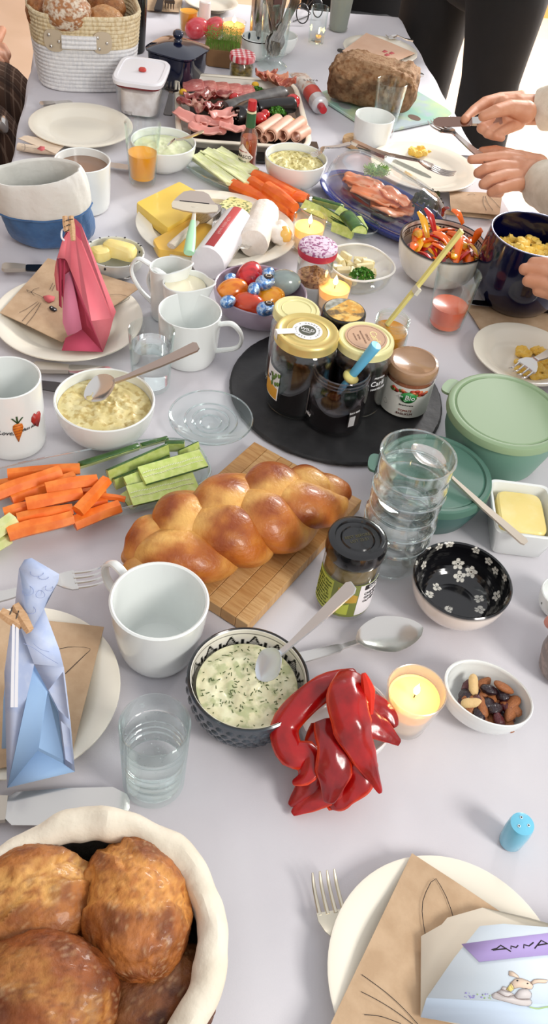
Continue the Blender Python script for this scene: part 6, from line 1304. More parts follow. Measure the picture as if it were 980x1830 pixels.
o = obj('dark_loaf', ellipsoid(1, 1, 1, 110, 80, side=True, fn=ryef, colf=lambda p, d: mixc(mixc(hexl('86684A'), hexl('5C452E'), .5 + 1.1 * noise.noise(p * 50)), hexl('A98662'), .7 * sst(.1, .6, d.z + noise.noise(p * 70)))), RYE); o.location = lc + Vector((0, 0, .0445)); o.rotation_euler = (0, 0, yw); tag(o, 'dark rough crusted rye loaf on the glass board', 'bread')
# top right plate + napkin, cutlery
pl6, _ = plate('cream plate far right with pale napkin near the standing person', 680, 88, 134)
nk = napkin('pale pink printed napkin on the far right plate', [(612, 92), (655, 60), (742, 96), (700, 113)], .019, 8.0, m=mat('peach paper', 'E3BFA4', .85, col2='DDB598', nscale=20))
for x, y in ((688, 92), (692, 98), (700, 95)): fillpoly([(x - 5, y), (x, y - 3), (x + 6, y), (x, y + 2)], .0215, PINKP, 'pink_print', nk)
cutlery('knife', 'knife handle sticking out right of the dark loaf', A(757, 138, .004), A(640, 118, .010), m=STEELD, hm=SILV, w=.6)
cutlery('fork', 'fork handle showing at the table edge beside the far right plate', A(738, 74, .012), A(690, 68, .02), w=.7)
cutlery('knife', 'dark knife laid along the near side of the far right plate', A(604, 92, .008), A(690, 124, .012), m=STEELD, w=.5)
# paste tube
t, L = along('paste_tube', 'silver food tube with red band and red cap behind the cold cut tray', 'tube', A(533, 130, .016), A(577, 196, .018))
obj('body', tube([(0, 0, -.002), (L * .3, 0, 0), (L * .7, 0, .001), (L * .86, 0, .001), (L * .9, 0, 0)], [.021, .020, .0175, .0165, .010], 28, 20, up=(0, 0, 1), flat=[.12, .7, .95, 1, 1]), mat('printed tube', 'D9D4CC', .35, .2, col2='E8E4DC', nscale=50, col3='C9A08A', n3=70), t)
obj('red_band', tube([(L * .56, 0, .001), (L * .76, 0, .001)], [.0188, .0178], 28, 4, up=(0, 0, 1), flat=[.9, .98]), mat('red tube print', 'CB4238', .35), t)
obj('shoulder', tube([(L * .78, 0, .001), (L * .9, 0, .001), (L * .93, 0, .001)], [.0185, .0180, .008], 28, 6, up=(0, 0, 1)), mat('tube shoulder', 'CFD0D2', .3, .3), t)
obj('cap', tube([(L * .92, 0, .001), (L * .935, 0, .001), (L * 1.03, 0, .001)], [.0075, .0085, .0075], 18, 6), mat('red cap', 'B81E28', .3, coat=.4), t)
tx = textmb('PASTE', .012, extr=.0002).move((0, 0, 0), Matrix.Rotation(-pi / 2, 3, 'Z')); obj('lettering', tx.move((L * .47, 0, .0195)), mat('grey brown lettering', '6E625A', .6), t)
# ------------------------------------------------------------------ centre top: bowls, juice, sauce
tumbler('glass of orange juice in front of the white dip bowl', 255, 221, 66, .104, br=.74, fm=OJ, fz=.52, base=.010)
b1, r1 = bowl('white bowl of pale green dip behind the orange juice', 292, 252, 117, .048, PORC, br=.5)
o = obj('green_dip', mound(r1 * .9, .036, .004, .004, 60, 5, 48, 20), mat('pale green dip', 'D4DBAE', .4, col2='E2E6C4', nscale=60, bump=.4, bscale=200)); o.location = b1.location; tag(o, 'pale green creamy dip in the bowl behind the orange juice', 'dip')
cutlery('spoon', 'thin spoon in the pale green dip bowl', A(366, 238, .075), A(300, 262, .045), w=.7)
b2, r2 = bowl('white bowl of grated cheese right of the red capped sauce bottle', 530, 280, 113, .052, PORC, br=.5)
o = obj('cheese_spread', mound(r2 * .9, .040, .003, .006, 80, 7, 54, 26), mat('grated cheese', 'DDD08A', .5, col2='EBE2AC', nscale=90, bump=.6, bscale=260, col3='B0A05A', n3=160)); o.location = b2.location; tag(o, 'coarse pale yellow spread in the bowl right of the sauce bottle', 'spread')
cutlery('fork', 'fork with its head in the yellow spread bowl', A(628, 258, .075), A(556, 280, .048), w=.8)
cmg, cmr = mug('large white mug of milky coffee behind the denim basket', 147, 286, 100, .078, br=.92, curve=.5, th=.003)
obj('coffee', lathe([(0, .06), (cmr * .93, .06), (cmr - .0032, .066), (0, .066)], 40), mat('milky coffee', '8E6E58', .25, coat=.4), cmg)
# pepper sauce bottle
bt = A(452, 183, .128); bt.z = T; bp_ = A(441, 300, 0); bt = Vector(((bt.x + bp_.x) / 2, (bt.y + bp_.y) / 2, T)); r = .0165
sb_ = thing('sauce_bottle', 'small hot sauce bottle with red cap and green neck band', 'bottle', bt)
SG = glass('bottle glass', (.95, .9, .86), edge=.5, base=.08)
obj('glass', lathe([(0, .001), (r * .9, 0), (r, .003), (r, .060), (r * .9, .068), (r * .55, .078), (r * .42, .088), (r * .42, .110), (r * .30, .110), (r * .35, .088), (r * .8, .066), (r * .92, .058), (r * .92, .005), (0, .004)], 40), SG, sb_)
obj('sauce', lathe([(0, .0045), (r * .88, .006), (r * .89, .058), (r * .8, .064), (0, .066)], 32), mat('hot sauce', 'A8481E', .3, coat=.3, col2='B85A28', nscale=40), sb_)
obj('cap', lathe([(0, .128), (r * .44, .128), (r * .48, .126), (r * .5, .112), (r * .42, .111), (0, .111)], 28), mat('red cap', 'B81E28', .3), sb_)
obj('neck_ring', lathe([(r * .52, .1095), (r * .53, .107), (r * .4, .106), (r * .4, .110)], 28, closed=True), mat('cream ring', 'E4DCB8', .4), sb_)
obj('neck_band', lathe([(r * .5, .106), (r * .52, .105), (r * .54, .082), (r * .5, .0815), (r * .44, .084), (r * .44, .105)], 28, closed=True), mat('green foil', '2F5C3A', .35), sb_)
ang0 = FRONT - 34; dm = [(0, .025), (.021, 0), (0, -.025), (-.021, 0)]
v = []; nn_ = 10; lab = MB()
for i in range(nn_ + 1):
    x = -.021 + .042 * i / nn_; hh = .022 * (1 - abs(x) / .021) + .0006; a = x / r + radians(ang0)
    for z in (-hh, hh): v.append(((r + .0006) * cos(a), (r + .0006) * sin(a), .032 + z))
lab.add(v, [(2 * i, 2 * i + 2, 2 * i + 3, 2 * i + 1) for i in range(nn_)]); obj('label', lab, mat('sauce label', 'EADFD2', .6), sb_, solid=.0004)
wraptext('TABASCO', .0085, r, ang0, .032, sb_, INK, off=.0012); wraptext('McILHENNY CO.', .0030, r, ang0, .041, sb_, mat('red lettering', 'A8382E', .6), off=.0012); wraptext('PEPPER SAUCE', .0030, r, ang0, .0235, sb_, mat('green lettering', '3A6A48', .6), off=.0012)
# ------------------------------------------------------------------ cold cut tray
tc = (A(312, 130, .02) + A(517, 144, .02) + A(568, 270, .02) + A(324, 250, .02)) / 4
ty = radians(-1); tr = thing('serving_tray', 'rectangular steel tray of cold cuts', 'tray', (tc.x, tc.y, T), ty); ta_, tb_ = .131, .165
TRM = mat('tray steel', 'CFC8BC', .3, .35)
obj('body', sqvessel(ta_, tb_, [(-.014, 0), (-.012, .001), (-.006, .016), (0, .018), (.0005, .0195), (0, .021), (-.008, .0195), (-.014, .006), (-.03, .005), (-.06, .005)], 8, 80), TRM, tr)
ol = superell(ta_ - .002, tb_ - .002, 8, 80); obj('rim', tube([(x * .985, y * .985, .021) for x, y in ol + ol[:1]], .0055, 8, up=(0, 0, 1), flat=.35), mat('bright tray rim', 'EFE6D2', .3, .1), tr)
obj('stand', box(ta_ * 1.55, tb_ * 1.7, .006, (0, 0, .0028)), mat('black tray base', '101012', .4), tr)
single('dark_tray', box(.27, .10, .004).move(A(450, 268, .002)), mat('black lacquer', '141416', .2, coat=.5), 'black flat tray edge under the front of the cold cut tray', 'tray')
PATE = mat('pink sausage', 'C46C66', .4, col2='D48A80', nscale=110, lo=.5, hi=.6, coat=.3); HAMM = mat('pink ham', 'DE9488', .4, col2='E8A89A', nscale=18, coat=.3); PROS = mat('cured ham', '8E3A34', .35, col2='D8A896', nscale=32, lo=.5, hi=.62, stretch=(1, 3, 1), coat=.4); TAN = mat('sausage slice', 'D9A488', .5, col2='E0B29A', nscale=30)
S3 = lambda x, y: (300 + x / 3.5, 110 + y / 3.5)
def tp(x, y, h=.02): return A(*S3(x, y), h)
for i in range(5):
    o = obj('sausage_slice', sqvessel(.022, .029, [(-.001, -.0015), (0, -.001), (0, .001), (-.001, .0015)], 3.5, 36), PATE); o.location = tp(160 + i * 80, 148 + i * 9, .024 + .0015 * i); o.rotation_euler = (0, radians(-9), 0)
    tag(o, 'rectangular pink sausage slice in the row at the tray back', 'sausage', 'rectangular pink sausage slices')
for i, (x, y, yw_, lb) in enumerate([(x, y + 30, w_, l_) for x, y, w_, l_ in [(170, 220, 20, 'dark red cured ham slice at the left back of the tray'), (240, 215, 70, 'marbled cured ham fold in the upper left of the tray'), (290, 275, 40, 'cured ham roll with white fat edge left of the sausages'), (130, 260, -20, 'cured ham slice hanging over the left tray side'), (215, 280, 120, 'dark cured ham fold above the pink boiled ham'), (330, 205, 10, 'cured ham slice near the tomato in the tray')]]):
    fold('cured_ham_slice', lb, 'ham', *S3(x, y), .020, .026, .019, .009, i * 2.7, PROS, yw_, 'cured ham slices', .0016, 50, .004)
for i, (x, y, yw_, lb, sx) in enumerate([(150, 390, -30, 'pink boiled ham slice at the front left tray corner', .036), (290, 400, 0, 'big folded pink boiled ham slice at the tray front', .034), (340, 360, 30, 'pink boiled ham loop on top at the tray front', .026), (400, 450, -10, 'pink boiled ham corner beside the sauce bottle', .024), (240, 450, -15, 'flat pink boiled ham slice along the front rim', .034)]):
    fold('boiled_ham_slice', lb, 'ham', *S3(x, y), .020 + .004 * (i == 2), sx * 1.1, .025, .0085, 20 + i * 1.9, HAMM, yw_, 'boiled ham slices', .0022, 15, .003)
BLK = mat('dark sausage skin', '4A4746', .45, col2='63605C', nscale=60, coat=.2); BLK2 = mat('black sausage', '141010', .3, coat=.4); FAT = mat('white fat', 'D8CEC4', .4)
def sausage(label, p0, p1, rr, m, ends=None, group=None):
    t, L = along('dried_sausage', label, 'sausage', p0, p1, group=group); obj('skin', tube([(0, 0, 0), (.003, 0, 0), (L * .5, .002, 0), (L - .003, 0, 0), (L, 0, 0)], [rr * .7, rr, rr * 1.02, rr, rr * .7], 28, 20, fn=lambda t_, a: 1 + .03 * noise.noise(Vector((t_ * 5, cos(a), sin(a))))), m, t); return t, L
sausage('long grey skinned sausage lying across the middle of the tray', tp(370, 300, .028), tp(715, 205, .028), .017, BLK)
sausage('dark sausage half in black wrapping in front of the grey one', tp(560, 290, .028), tp(785, 270, .028), .016, BLK2)
t, L = sausage('black sausage with white fat cubes on its cut face', tp(445, 345, .030), tp(520, 300, .028), .020, BLK2)
random.seed(7)
for i in range(16): a = random.random() * 6.28; q = sqrt(random.random()) * .015; obj('fat_cube', ellipsoid(.0008, random.uniform(.0012, .0024), random.uniform(.0012, .002), 8, 6).move((-.0004, q * cos(a), q * sin(a))), FAT, t)
for i, (x, y, s, lb) in enumerate([(415, 228, .011, 'small tomato in front of the sausage slices'), (580, 360, .0135, 'tomato right behind the sauce bottle'), (782, 250, .0155, 'largest tomato at the right side of the tray'), (610, 330, .010, 'half hidden tomato by the parsley')]):
    o = obj('cherry_tomato', ellipsoid(s, s, s * .95, 22, 14), mat('tomato skin', 'C21A1A', .15, coat=.8)); o.location = tp(x, y, .028); tag(o, lb, 'tomato', 'cherry tomatoes')
parsley('bright parsley sprig in front of the right sausages', *S3(685, 325), .026, .017, 5, 120)
parsley('parsley sprig at the back of the tray beside the egg', *S3(560, 190), .026, .014, 6, 90)
for i, (x, y, lb) in enumerate([(548, 145, 'egg yolk piece beside the sausage slices'), (95, 190, 'egg yolk piece at the left tray edge'), (780, 375, 'egg yolk bit between the ham rolls')]): single('egg_piece', ellipsoid(.008, .008, .006, 16, 10).move(tp(x, y, .026)), mat('egg yolk', 'E3B02A', .5), lb, 'egg', group='egg yolk pieces')
fold('red_pepper_piece', 'red orange pepper sliver under the boiled ham', 'pepper', *S3(170, 425), .016, .014, .008, .002, 1, PC[0], -20, None)
rolls_ = [((560, 450), (690, 365), 14, 'ham roll nearest the sauce bottle with open end'), ((640, 465), (755, 375), 15, 'second ham roll from the sauce bottle'), ((715, 465), (840, 375), 14, 'third ham roll from the sauce bottle'), ((800, 470), (870, 430), 13, 'short ham roll at the right tray corner'), ((600, 485), (650, 455), 11, 'low ham roll under the first two')]
for i, (a, b, w_, lb) in enumerate(rolls_):
    h_ = .026 if i < 4 else .018; p0, p1 = tp(*a, h_), tp(*b, h_); t, L = along('ham_roll', lb, 'ham', p0, p1, group='rolled sausage slices'); R = .0125 * w_ / 14
    v = []; n = 10; K = 40
    for i2 in range(n + 1):
        for k in range(K): an = k / (K - 1) * 2 * pi * 1.45 + i; rr = R * (.62 + .38 * k / (K - 1)) * (1 + .02 * sin(i2)); v.append((L * i2 / n, rr * cos(an), rr * sin(an)))
    o = obj('ham_roll', MB().add(v, [(i2 * K + k, i2 * K + k + 1, (i2 + 1) * K + k + 1, (i2 + 1) * K + k) for i2 in range(n) for k in range(K - 1)]), TAN, solid=.0012); o.rotation_euler = t.rotation_euler; o.location = t.location; tag(o, lb, 'ham', 'rolled sausage slices'); bpy.data.objects.remove(t)
SALA = mat('salami', 'B0563E', .4, col2='D8907A', nscale=130, lo=.5, hi=.58, coat=.3)
for i, (x, y, yw_, lb) in enumerate([(610, 120, 20, 'dark salami curl at the back right of the tray'), (680, 140, -10, 'orange edged salami slice at the back right'), (730, 165, -20, 'salami slice lying against the right rim')]): fold('salami_slice', lb, 'salami', *S3(x, y), .026, .024, .018, .009, 40 + i * 2, SALA if i != 1 else mat('pale salami', 'DF9A7A', .45), yw_, 'salami slices', .0018, 40, .01)
# serving tools beside the tray
cutlery('fork', 'serving fork standing between white box and cold cut tray', A(300, 208, .03), A(309, 152, .035), m=STEELD, w=1.1)
cutlery('knife', 'knife handle under the lidded white box', A(226, 205, .004), A(272, 190, .006))
# ------------------------------------------------------------------ left top
pl7, _ = plate('empty round cream plate before the woven basket', 145, 223, 183)
cutlery('knife', 'knife lying behind the empty round plate', A(72, 191, .004), A(130, 186, .004))
nk = napkin('pale printed napkin rolled at the left table edge', [(32, 248), (50, 243), (118, 258), (100, 276)], .012, 9.0, m=mat('cream paper', 'E2CDB4', .85))
single('napkin_edge', tube([A(32, 262, .008), A(70, 268, .008), A(102, 270, .008)], .008, 12, 8, flat=.8), MATS['cream paper'], 'rolled front edge of the napkin at the left table edge', 'napkin')
pencil([[(38, 262), (52, 264), (66, 266)], [(38, 258), (44, 258), (44, 268), (38, 268)]], .0185, .0007, nk); fillpoly([(66, 266), (72, 261), (80, 262), (80, 268), (74, 270)], .019, PINKP, 'pink_nose', nk)
cutlery('knife', 'pale knife between the coffee mug and the orange juice glass', A(150, 292, .004), A(236, 304, .004), hm=PEARL)
candle('tiny glowing tealight before the clear glass at the far end', 570, 62, 14, .014, .8, .9, .010, .6, .01)
# white box with lid
wc = (A(205, 140, .07) + A(230, 103, .07) + A(306, 113, .07) + A(272, 157, .07)) / 4; wb = thing('lunch_box', 'glass storage box with white lid and red vent', 'storage box', (wc.x, wc.y, T), radians(-10))
a_, b_ = .050, .066
obj('lid', sqvessel(a_, b_, [(-.002, .062), (0, .063), (.001, .070), (-.002, .0735), (-.008, .0735), (-.009, .072), (-.03, .072)], 5, 56), mat('white lid plastic', 'EDEDF2', .35, coat=.2), wb)
obj('seal', sqvessel(a_ - .004, b_ - .004, [(0, .058), (0, .0622)], 5, 56), mat('dark red seal', '7A2A2E', .5), wb)
obj('box', sqvessel(a_ - .004, b_ - .004, [(-.008, 0), (-.005, .003), (0, .056), (0, .059), (-.002, .058), (-.007, .005), (-.03, .004)], 5, 56), GLS, wb)
obj('contents', sqvessel(a_ - .013, b_ - .013, [(0, .005), (0, .048), (-.006, .052)], 4, 48), mat('white dairy', 'EFECEA', .5, col2='D8D0CA', nscale=40), wb)
obj('vent', sqvessel(.0075, .0065, [(0, .0735), (0, .0765), (-.002, .0785)], 2.4, 24).move((.002, -.004, 0)), mat('red vent', 'C4423A', .4), wb)
# blue square dish
wc = (A(260, 72, .085) + A(308, 48, .085) + A(367, 68, .085) + A(338, 92, .085)) / 4; bd_ = thing('lidded_dish', 'glossy navy square dish with knobbed lid', 'dish', (wc.x, wc.y, T), radians(-30)); NV = mat('navy glaze', '0E1530', .08, coat=.9)
obj('body', sqvessel(.052, .052, [(-.009, 0), (-.006, .002), (-.001, .030), (0, .062), (-.004, .063), (-.01, .03), (-.03, .006)], 5, 60), NV, bd_)
obj('lid', sqvessel(.052, .052, [(.001, .0635), (.005, .0655), (.005, .0685), (-.008, .074), (-.028, .080), (-.046, .082), (-.051, .082)], 4.5, 60), NV, bd_)
obj('knob', lathe([(0, .103), (.005, .103), (.0095, .100), (.0115, .095), (.0095, .089), (.006, .0865), (.0085, .084), (.009, .080)], 28), mat('navy knob', '101C3A', .1, coat=.8), bd_)
# woven basket
c = (A(45, 40, .14) + A(243, 20, .14)) / 2; bkc = Vector((-.108, 1.985, T)); yaw_b = radians(8)
wk = thing('woven_basket', 'white rope basket with straw upper band and beige handle patches', 'basket', bkc, yaw_b)
RWH = mat('white cotton rope', 'E9E9E8', .9, col2='DADBDD', nscale=260, stretch=(1, 1, .25), bump=.9, bscale=300, bdist=.001); STRW = mat('pale straw', 'E2D4B2', .85, col2='CDB88E', nscale=220, stretch=(1, 1, .4), lo=.42, hi=.6, bump=1, bscale=260, bdist=.0015)
def baskr(z): return .094 + .014 * (z / .14) ** .8, .078 + .012 * (z / .14) ** .8
nco = 19; tilt_z = lambda x, y, z: z
for i in range(nco):
    z = .0042 + i * .0076; ra_, rb_ = baskr(z); straw = i >= 11
    ol = superell(ra_, rb_, 3.2, 90); 
    def zz(x, y): return z + (z / .14) * .010 * (abs(y) / .08 - .2) * 0
    P = [(x, y, z) for x, y in ol]; v = []; K = 8; n = len(P)
    for k in range(n):
        nx, ny = Vector((P[k][0], P[k][1], 0)).normalized().xy
        w_ = 1 + .10 * sin(k * 2.2 + i)
        for q in range(K): an = 2 * pi * q / K; v.append((P[k][0] + nx * .0042 * w_ * cos(an), P[k][1] + ny * .0042 * w_ * cos(an), P[k][2] + .0046 * sin(an)))
    obj('rope_coil' if not straw else 'straw_braid', MB().add(v, [(k * K + q, k * K + (q + 1) % K, ((k + 1) % n) * K + (q + 1) % K, ((k + 1) % n) * K + q) for k in range(n) for q in range(K)]), STRW if straw else RWH, wk)
obj('bottom', sqvessel(.09, .074, [(0, .001), (0, .006)], 3.2, 60), RWH, wk)
PAT = mat('beige leather', 'C6B79E', .6); RIV = mat('silver rivet', 'D8D4CC', .2, 1)
# front side handle: centred on the camera-facing side
for k, xx in enumerate((-.066, .026)):
    y0 = -baskr(.112)[1] - .0065; out_ = [(q_[0] + xx, q_[1] + .100) for q_ in superell(.019, .021, 2.6, 24)]
    m = MB(); v = []
    for yy in (0, -.002):
        for x, z in out_:
            # follow the squarish wall
            rr_a, rr_b = baskr(z); yb = -rr_b * (max(1 - (abs(x) / rr_a) ** 3.2, .0)) ** (1 / 3.2) - .0052; v.append((x, yb + yy, z))
    n = len(out_); m.add(v, [tuple(range(n)), tuple(range(2 * n - 1, n - 1, -1))] + [(i, (i + 1) % n, n + (i + 1) % n, n + i) for i in range(n)])
    obj('leather_patch', m, PAT, wk)
    for a, b in ((-.009, .110), (.009, .100), (-.006, .089)):
        x = xx + a * (1 if k else 1); rr_a, rr_b = baskr(b); yb = -rr_b * (1 - (abs(x) / rr_a) ** 3.2) ** (1 / 3.2) - .0078; obj('rivet', ellipsoid(.0032, .0018, .0032, 12, 8).move((x, yb, b)), RIV, wk)
P = []
for i in range(9): x = -.052 + .066 * i / 8; z = .100 ; rr_a, rr_b = baskr(z); P.append((x, -rr_b * (1 - (abs(x) / rr_a) ** 3.2) ** (1 / 3.2) - .0085, z))
for dz in (-.008, 0, .008): obj('handle_rope', tube([(a, b, c_ + dz) for a, b, c_ in P], .0046, 8), RWH, wk)
RG_ = 'rolls in the woven basket'
roll('bread_roll', 'floury cracked roll standing at the front of the woven basket', 120, 22, .142, .046, .046, .036, 20, 3.3, RG_, base='B07A4C', dark='8A5630', pale='E0C8A0', flour='E6DCC8', cracks=1, fl=.8, split=.3)
roll('bread_roll', 'smooth tan roll at the front right of the woven basket', 186, 40, .122, .040, .034, .030, 30, 7.9, RG_, base='C08A54', dark='A06A38', pale='DDB078', cracks=1, split=.2, fl=.2)
roll('bread_roll', 'brown roll at the back right of the woven basket', 190, 12, .130, .040, .034, .030, -20, 13.1, RG_, base='A8703E', dark='805026', pale='C89458', cracks=1, split=.3)
roll('bread_roll', 'brown roll at the left side of the woven basket', 74, 22, .128, .030, .036, .034, 0, 17.4, RG_, base='A66C3C', dark='84522A', pale='C89458', cracks=1, split=.2)
roll('bread_roll', 'roll at the very back of the woven basket', 130, -10, .120, .045, .034, .030, 10, 19.4, RG_, base='B07844', dark='84522A', pale='C89458', cracks=1, split=.2)
obj('bread_base', sqvessel(.085, .07, [(0, .02), (0, .09), (-.02, .1)], 3, 40), mat('dark bread crust', '5E3A20', .8), wk)
# black tumbler
p = A(250, 28, .12); p.z = T; r = .03; t = thing('black_tumbler', 'black travel tumbler right behind the woven basket', 'tumbler', A(240, 95, 0) + Vector((0, .02, 0)))
obj('body', lathe([(0, 0), (r * .78, 0), (r * .8, .002), (r, .12), (r * .98, .122), (r * .93, .12), (r * .7, .01), (0, .005)], 40), mat('black tumbler', '0E0E10', .25, coat=.4), t); obj('rim', lathe([(r * .985 + .0012 * cos(a * pi / 3), .1215 + .0012 * sin(a * pi / 3)) for a in range(6)], 40, closed=True), STEEL, t)
# ------------------------------------------------------------------ far end
cr = thing('cress_box', 'cardboard punnet of garden cress in front of two red eggs', 'cress', (0, 0, 0)); c = A(398, 95, .02); c.z = T; cr.location = c; cr.rotation_euler = (0, 0, radians(-6))
obj('punnet', sqvessel(.040, .034, [(-.004, 0), (-.002, .028), (0, .036), (-.002, .036), (-.006, .03)], 6, 40), mat('brown cardboard', '8E6A46', .8), cr)
random.seed(77); gm_ = MB()
for i in range(520):
    x, y = random.uniform(-.037, .037), random.uniform(-.031, .031); h_ = random.uniform(.022, .036); dx, dy = random.uniform(-.006, .006), random.uniform(-.006, .006); s = random.uniform(.0018, .003); top = Vector((x + dx, y + dy, .034 + h_)); a = random.random() * 3.14
    gm_.add([(x, y, .034), (x + .0005, y, .034), top], [(0, 1, 2)])
    for sg in (-1, 1): d = Vector((cos(a) * sg, sin(a) * sg, .35)) * s; e = Vector((-sin(a), cos(a), 0)) * s * .45; gm_.add([top, top + d + e, top + d * 1.4, top + d - e], [(0, 1, 2, 3)])
obj('cress_leaves', gm_, mat('cress green', '5E8A2E', .6, col2='7FA844', nscale=90), cr, stuff=True)
egg('glossy red egg behind the cress beside the navy dish knob', 352, 50, .022, .0225, eggm('red egg two', 'D8404A', 'E0626A'), 20, 70); egg('second glossy red egg behind the cress nearer the candle', 383, 50, .022, .0225, MATS['red egg two'], -30, 40)
p = A(434, 98, .055); r = RW(434, 98, .055, 44); p.z = T; gj = thing('gingham_jar', 'small jar with red and white checked lid', 'jar', p); h = .058
obj('glass', lathe([(0, 0), (r * .95, 0), (r, .004), (r, .036), (r * .85, .042), (r * .8, .042), (r * .94, .034), (r * .94, .006), (0, .004)], 36), GLSR, gj); obj('contents', lathe([(0, .0045), (r * .9, .006), (r * .9, .033), (0, .034)], 30), mat('olive brown relish', '6E6238', .5, col2='B09A4A', nscale=90), gj)
gc = []
def ging(pp, t_, i): a = int(math.floor(pp.x / .0055)) % 2; b = int(math.floor(pp.y / .0055)) % 2; return hexl('C2323E') if a and b else (hexl('F0E6E2') if not a and not b else hexl('D8848A'))
obj('lid', lathe([(r * .02, h)] + [(r * 1.0 * i / 14, h) for i in range(1, 15)] + [(r * 1.04, h - .002), (r * 1.07, h - .008), (r * 1.04, h - .013), (r * .95, h - .013), (r * .95, h - .004)], 120, colf=ging), mat('gingham lid', 'FFFFFF', .5, vcol=True), gj)

# pepper mill
p = A(452, 78, 0); mp = thing('pepper_mill', 'brushed steel pepper mill behind the patterned small bowl', 'pepper mill', A(452, 105, 0)); mp.location = A(462, 88, 0); r = .024
obj('base', lathe([(0, 0), (r * .95, 0), (r, .004), (r, .03), (r * .95, .035)], 36), glass('mill glass', (.9, .85, .8), edge=.5, base=.1), mp); obj('corns', lathe([(0, .003), (r * .9, .003), (r * .9, .028), (0, .03)], 24), mat('peppercorns', '8A6A4C', .7, col2='4A3222', nscale=200), mp)
obj('body', lathe([(0, .034), (r, .034), (r * 1.02, .036), (r * 1.02, .115), (r * .96, .118), (0, .118)], 40), STEEL, mp)
obj('top', lathe([(0, .118), (r, .118), (r * 1.0, .15), (r * .7, .158), (0, .158)], 40), mat('black mill top', '151515', .4), mp)
# patterned small bowl, white bowl
p = A(461, 66, .045); r = RW(461, 66, .045, 58); p.z = T; sb2 = thing('small_patterned_bowl', 'small white bowl with blue leaf marks behind the cutlery glass', 'bowl', p); obj('body', lathe(bowlprof(r, .045, r * .5, .003, .7), 44), PORC, sb2); obj('rim_line', lathe([(r + .0004 * cos(a * pi / 2), .044 + .0012 * sin(a * pi / 2)) for a in range(4)], 44, closed=True), INK, sb2)
for k in range(9): a = k * 2 * pi / 9; obj('leaf_mark', ellipsoid(.0008, .0035, .008, 8, 8).move(((r - .0042) * cos(a), (r - .0042) * sin(a), .036), Matrix.Rotation(a, 3, 'Z')), mat('blue black print', '22303E', .4), sb2)
bowl('plain white bowl behind the cutlery glass', 503, 62, 60, .040, PORC, br=.5)
# cutlery glass
p = A(486, 118, .0); cgx = thing('cutlery_glass', 'clear stemmed glass holding upright cutlery', 'glass', p); r = .030
obj('body', lathe([(0, .002), (r * 1.1, 0), (r * 1.15, .002), (r * .9, .008), (r * .55, .014), (r * .8, .022), (r, .05), (r * 1.1, .13), (r * 1.05, .13), (r * .93, .05), (r * .7, .026), (0, .018)], 48), GLSG, cgx)
random.seed(14); HDL = mat('mauve grey handle', '7E6260', .3, .6)
for i, (dx, dy, dz, kd, lb) in enumerate([(-.030, .01, .185, 'knife', 'knife leaning left in the cutlery glass'), (-.012, -.01, .215, 'knife', 'broad knife in the middle of the cutlery glass'), (.006, .0, .22, 'spoon', 'spoon handle upright in the cutlery glass'), (.022, .01, .21, 'fork', 'fork handle at the right in the cutlery glass'), (.036, -.012, .15, 'knife', 'short handle leaning right in the cutlery glass'), (-.026, -.012, .16, 'fork', 'shorter fork at the front left in the cutlery glass')]):
    cutlery(kd, lb, p + Vector((dx, dy, dz)), p + Vector((dx * -.25, dy * -.3, .024)), up=(.3, -1, .1), m=STEEL, hm=HDL if i < 3 else STEEL, w=1.1, group='cutlery in the glass', name='table_' + kd)
# OJ far, white cup, candle stump, napkins, glasses
tumbler('short glass of orange juice behind the navy dish', 338, 17, 36, .05, br=.85, fm=OJ, fz=.94, base=.006)
p = A(366, 30, 0); single('white_candle', lathe([(0, 0), (.014, 0), (.014, .055), (.012, .057), (0, .056)], 28).move(A(365, 48, 0)), mat('white wax', 'F0E8E2', .5, sss=.2), 'unlit white pillar candle beside the short orange juice', 'candle')
nk = napkin('brown napkin with cutlery at the far left edge of the view', [(262, 18), (322, 22), (332, -30), (262, -30)], .003, 1.0)
cutlery('knife', 'dark handled knife on the farthest napkin', A(282, 22, .008), A(296, -30, .008), m=STEELD, hm=INK); cutlery('fork', 'fork beside the dark handled knife on the farthest napkin', A(304, -32, .008), A(303, 21, .010), m=STEELD)
pl8, _ = plate('far cream plate at the top of the view', 378, 3, 96)
single('photo_card', sheet([A(368, 24, .002), A(394, 27, .002), A(394, 35, .002), A(368, 32, .002)], 2, 2, .002), mat('grey card', '8C8280', .6), 'small grey card lying before the far plate', 'card')
tumbler('clear water glass behind the glasses at the far end', 573, 12, 32, .080, br=.9)
p = A(611, 30, 0); gt_ = thing('frosted_tumbler', 'tall grey green frosted tumbler beside the clear glass', 'tumbler', A(604, 52, 0)); r = .024
obj('body', lathe([(0, .001), (r * .9, 0), (r * .95, .006), (r * 1.35, .13), (r * 1.3, .13), (r * .9, .008), (0, .006)], 40), mat('grey green glass', '9FA79C', .3, trans=.25), gt_); obj('foot', lathe([(0, 0), (r * 1.02, 0), (r * 1.02, .005), (0, .006)], 40), GLSR, gt_)
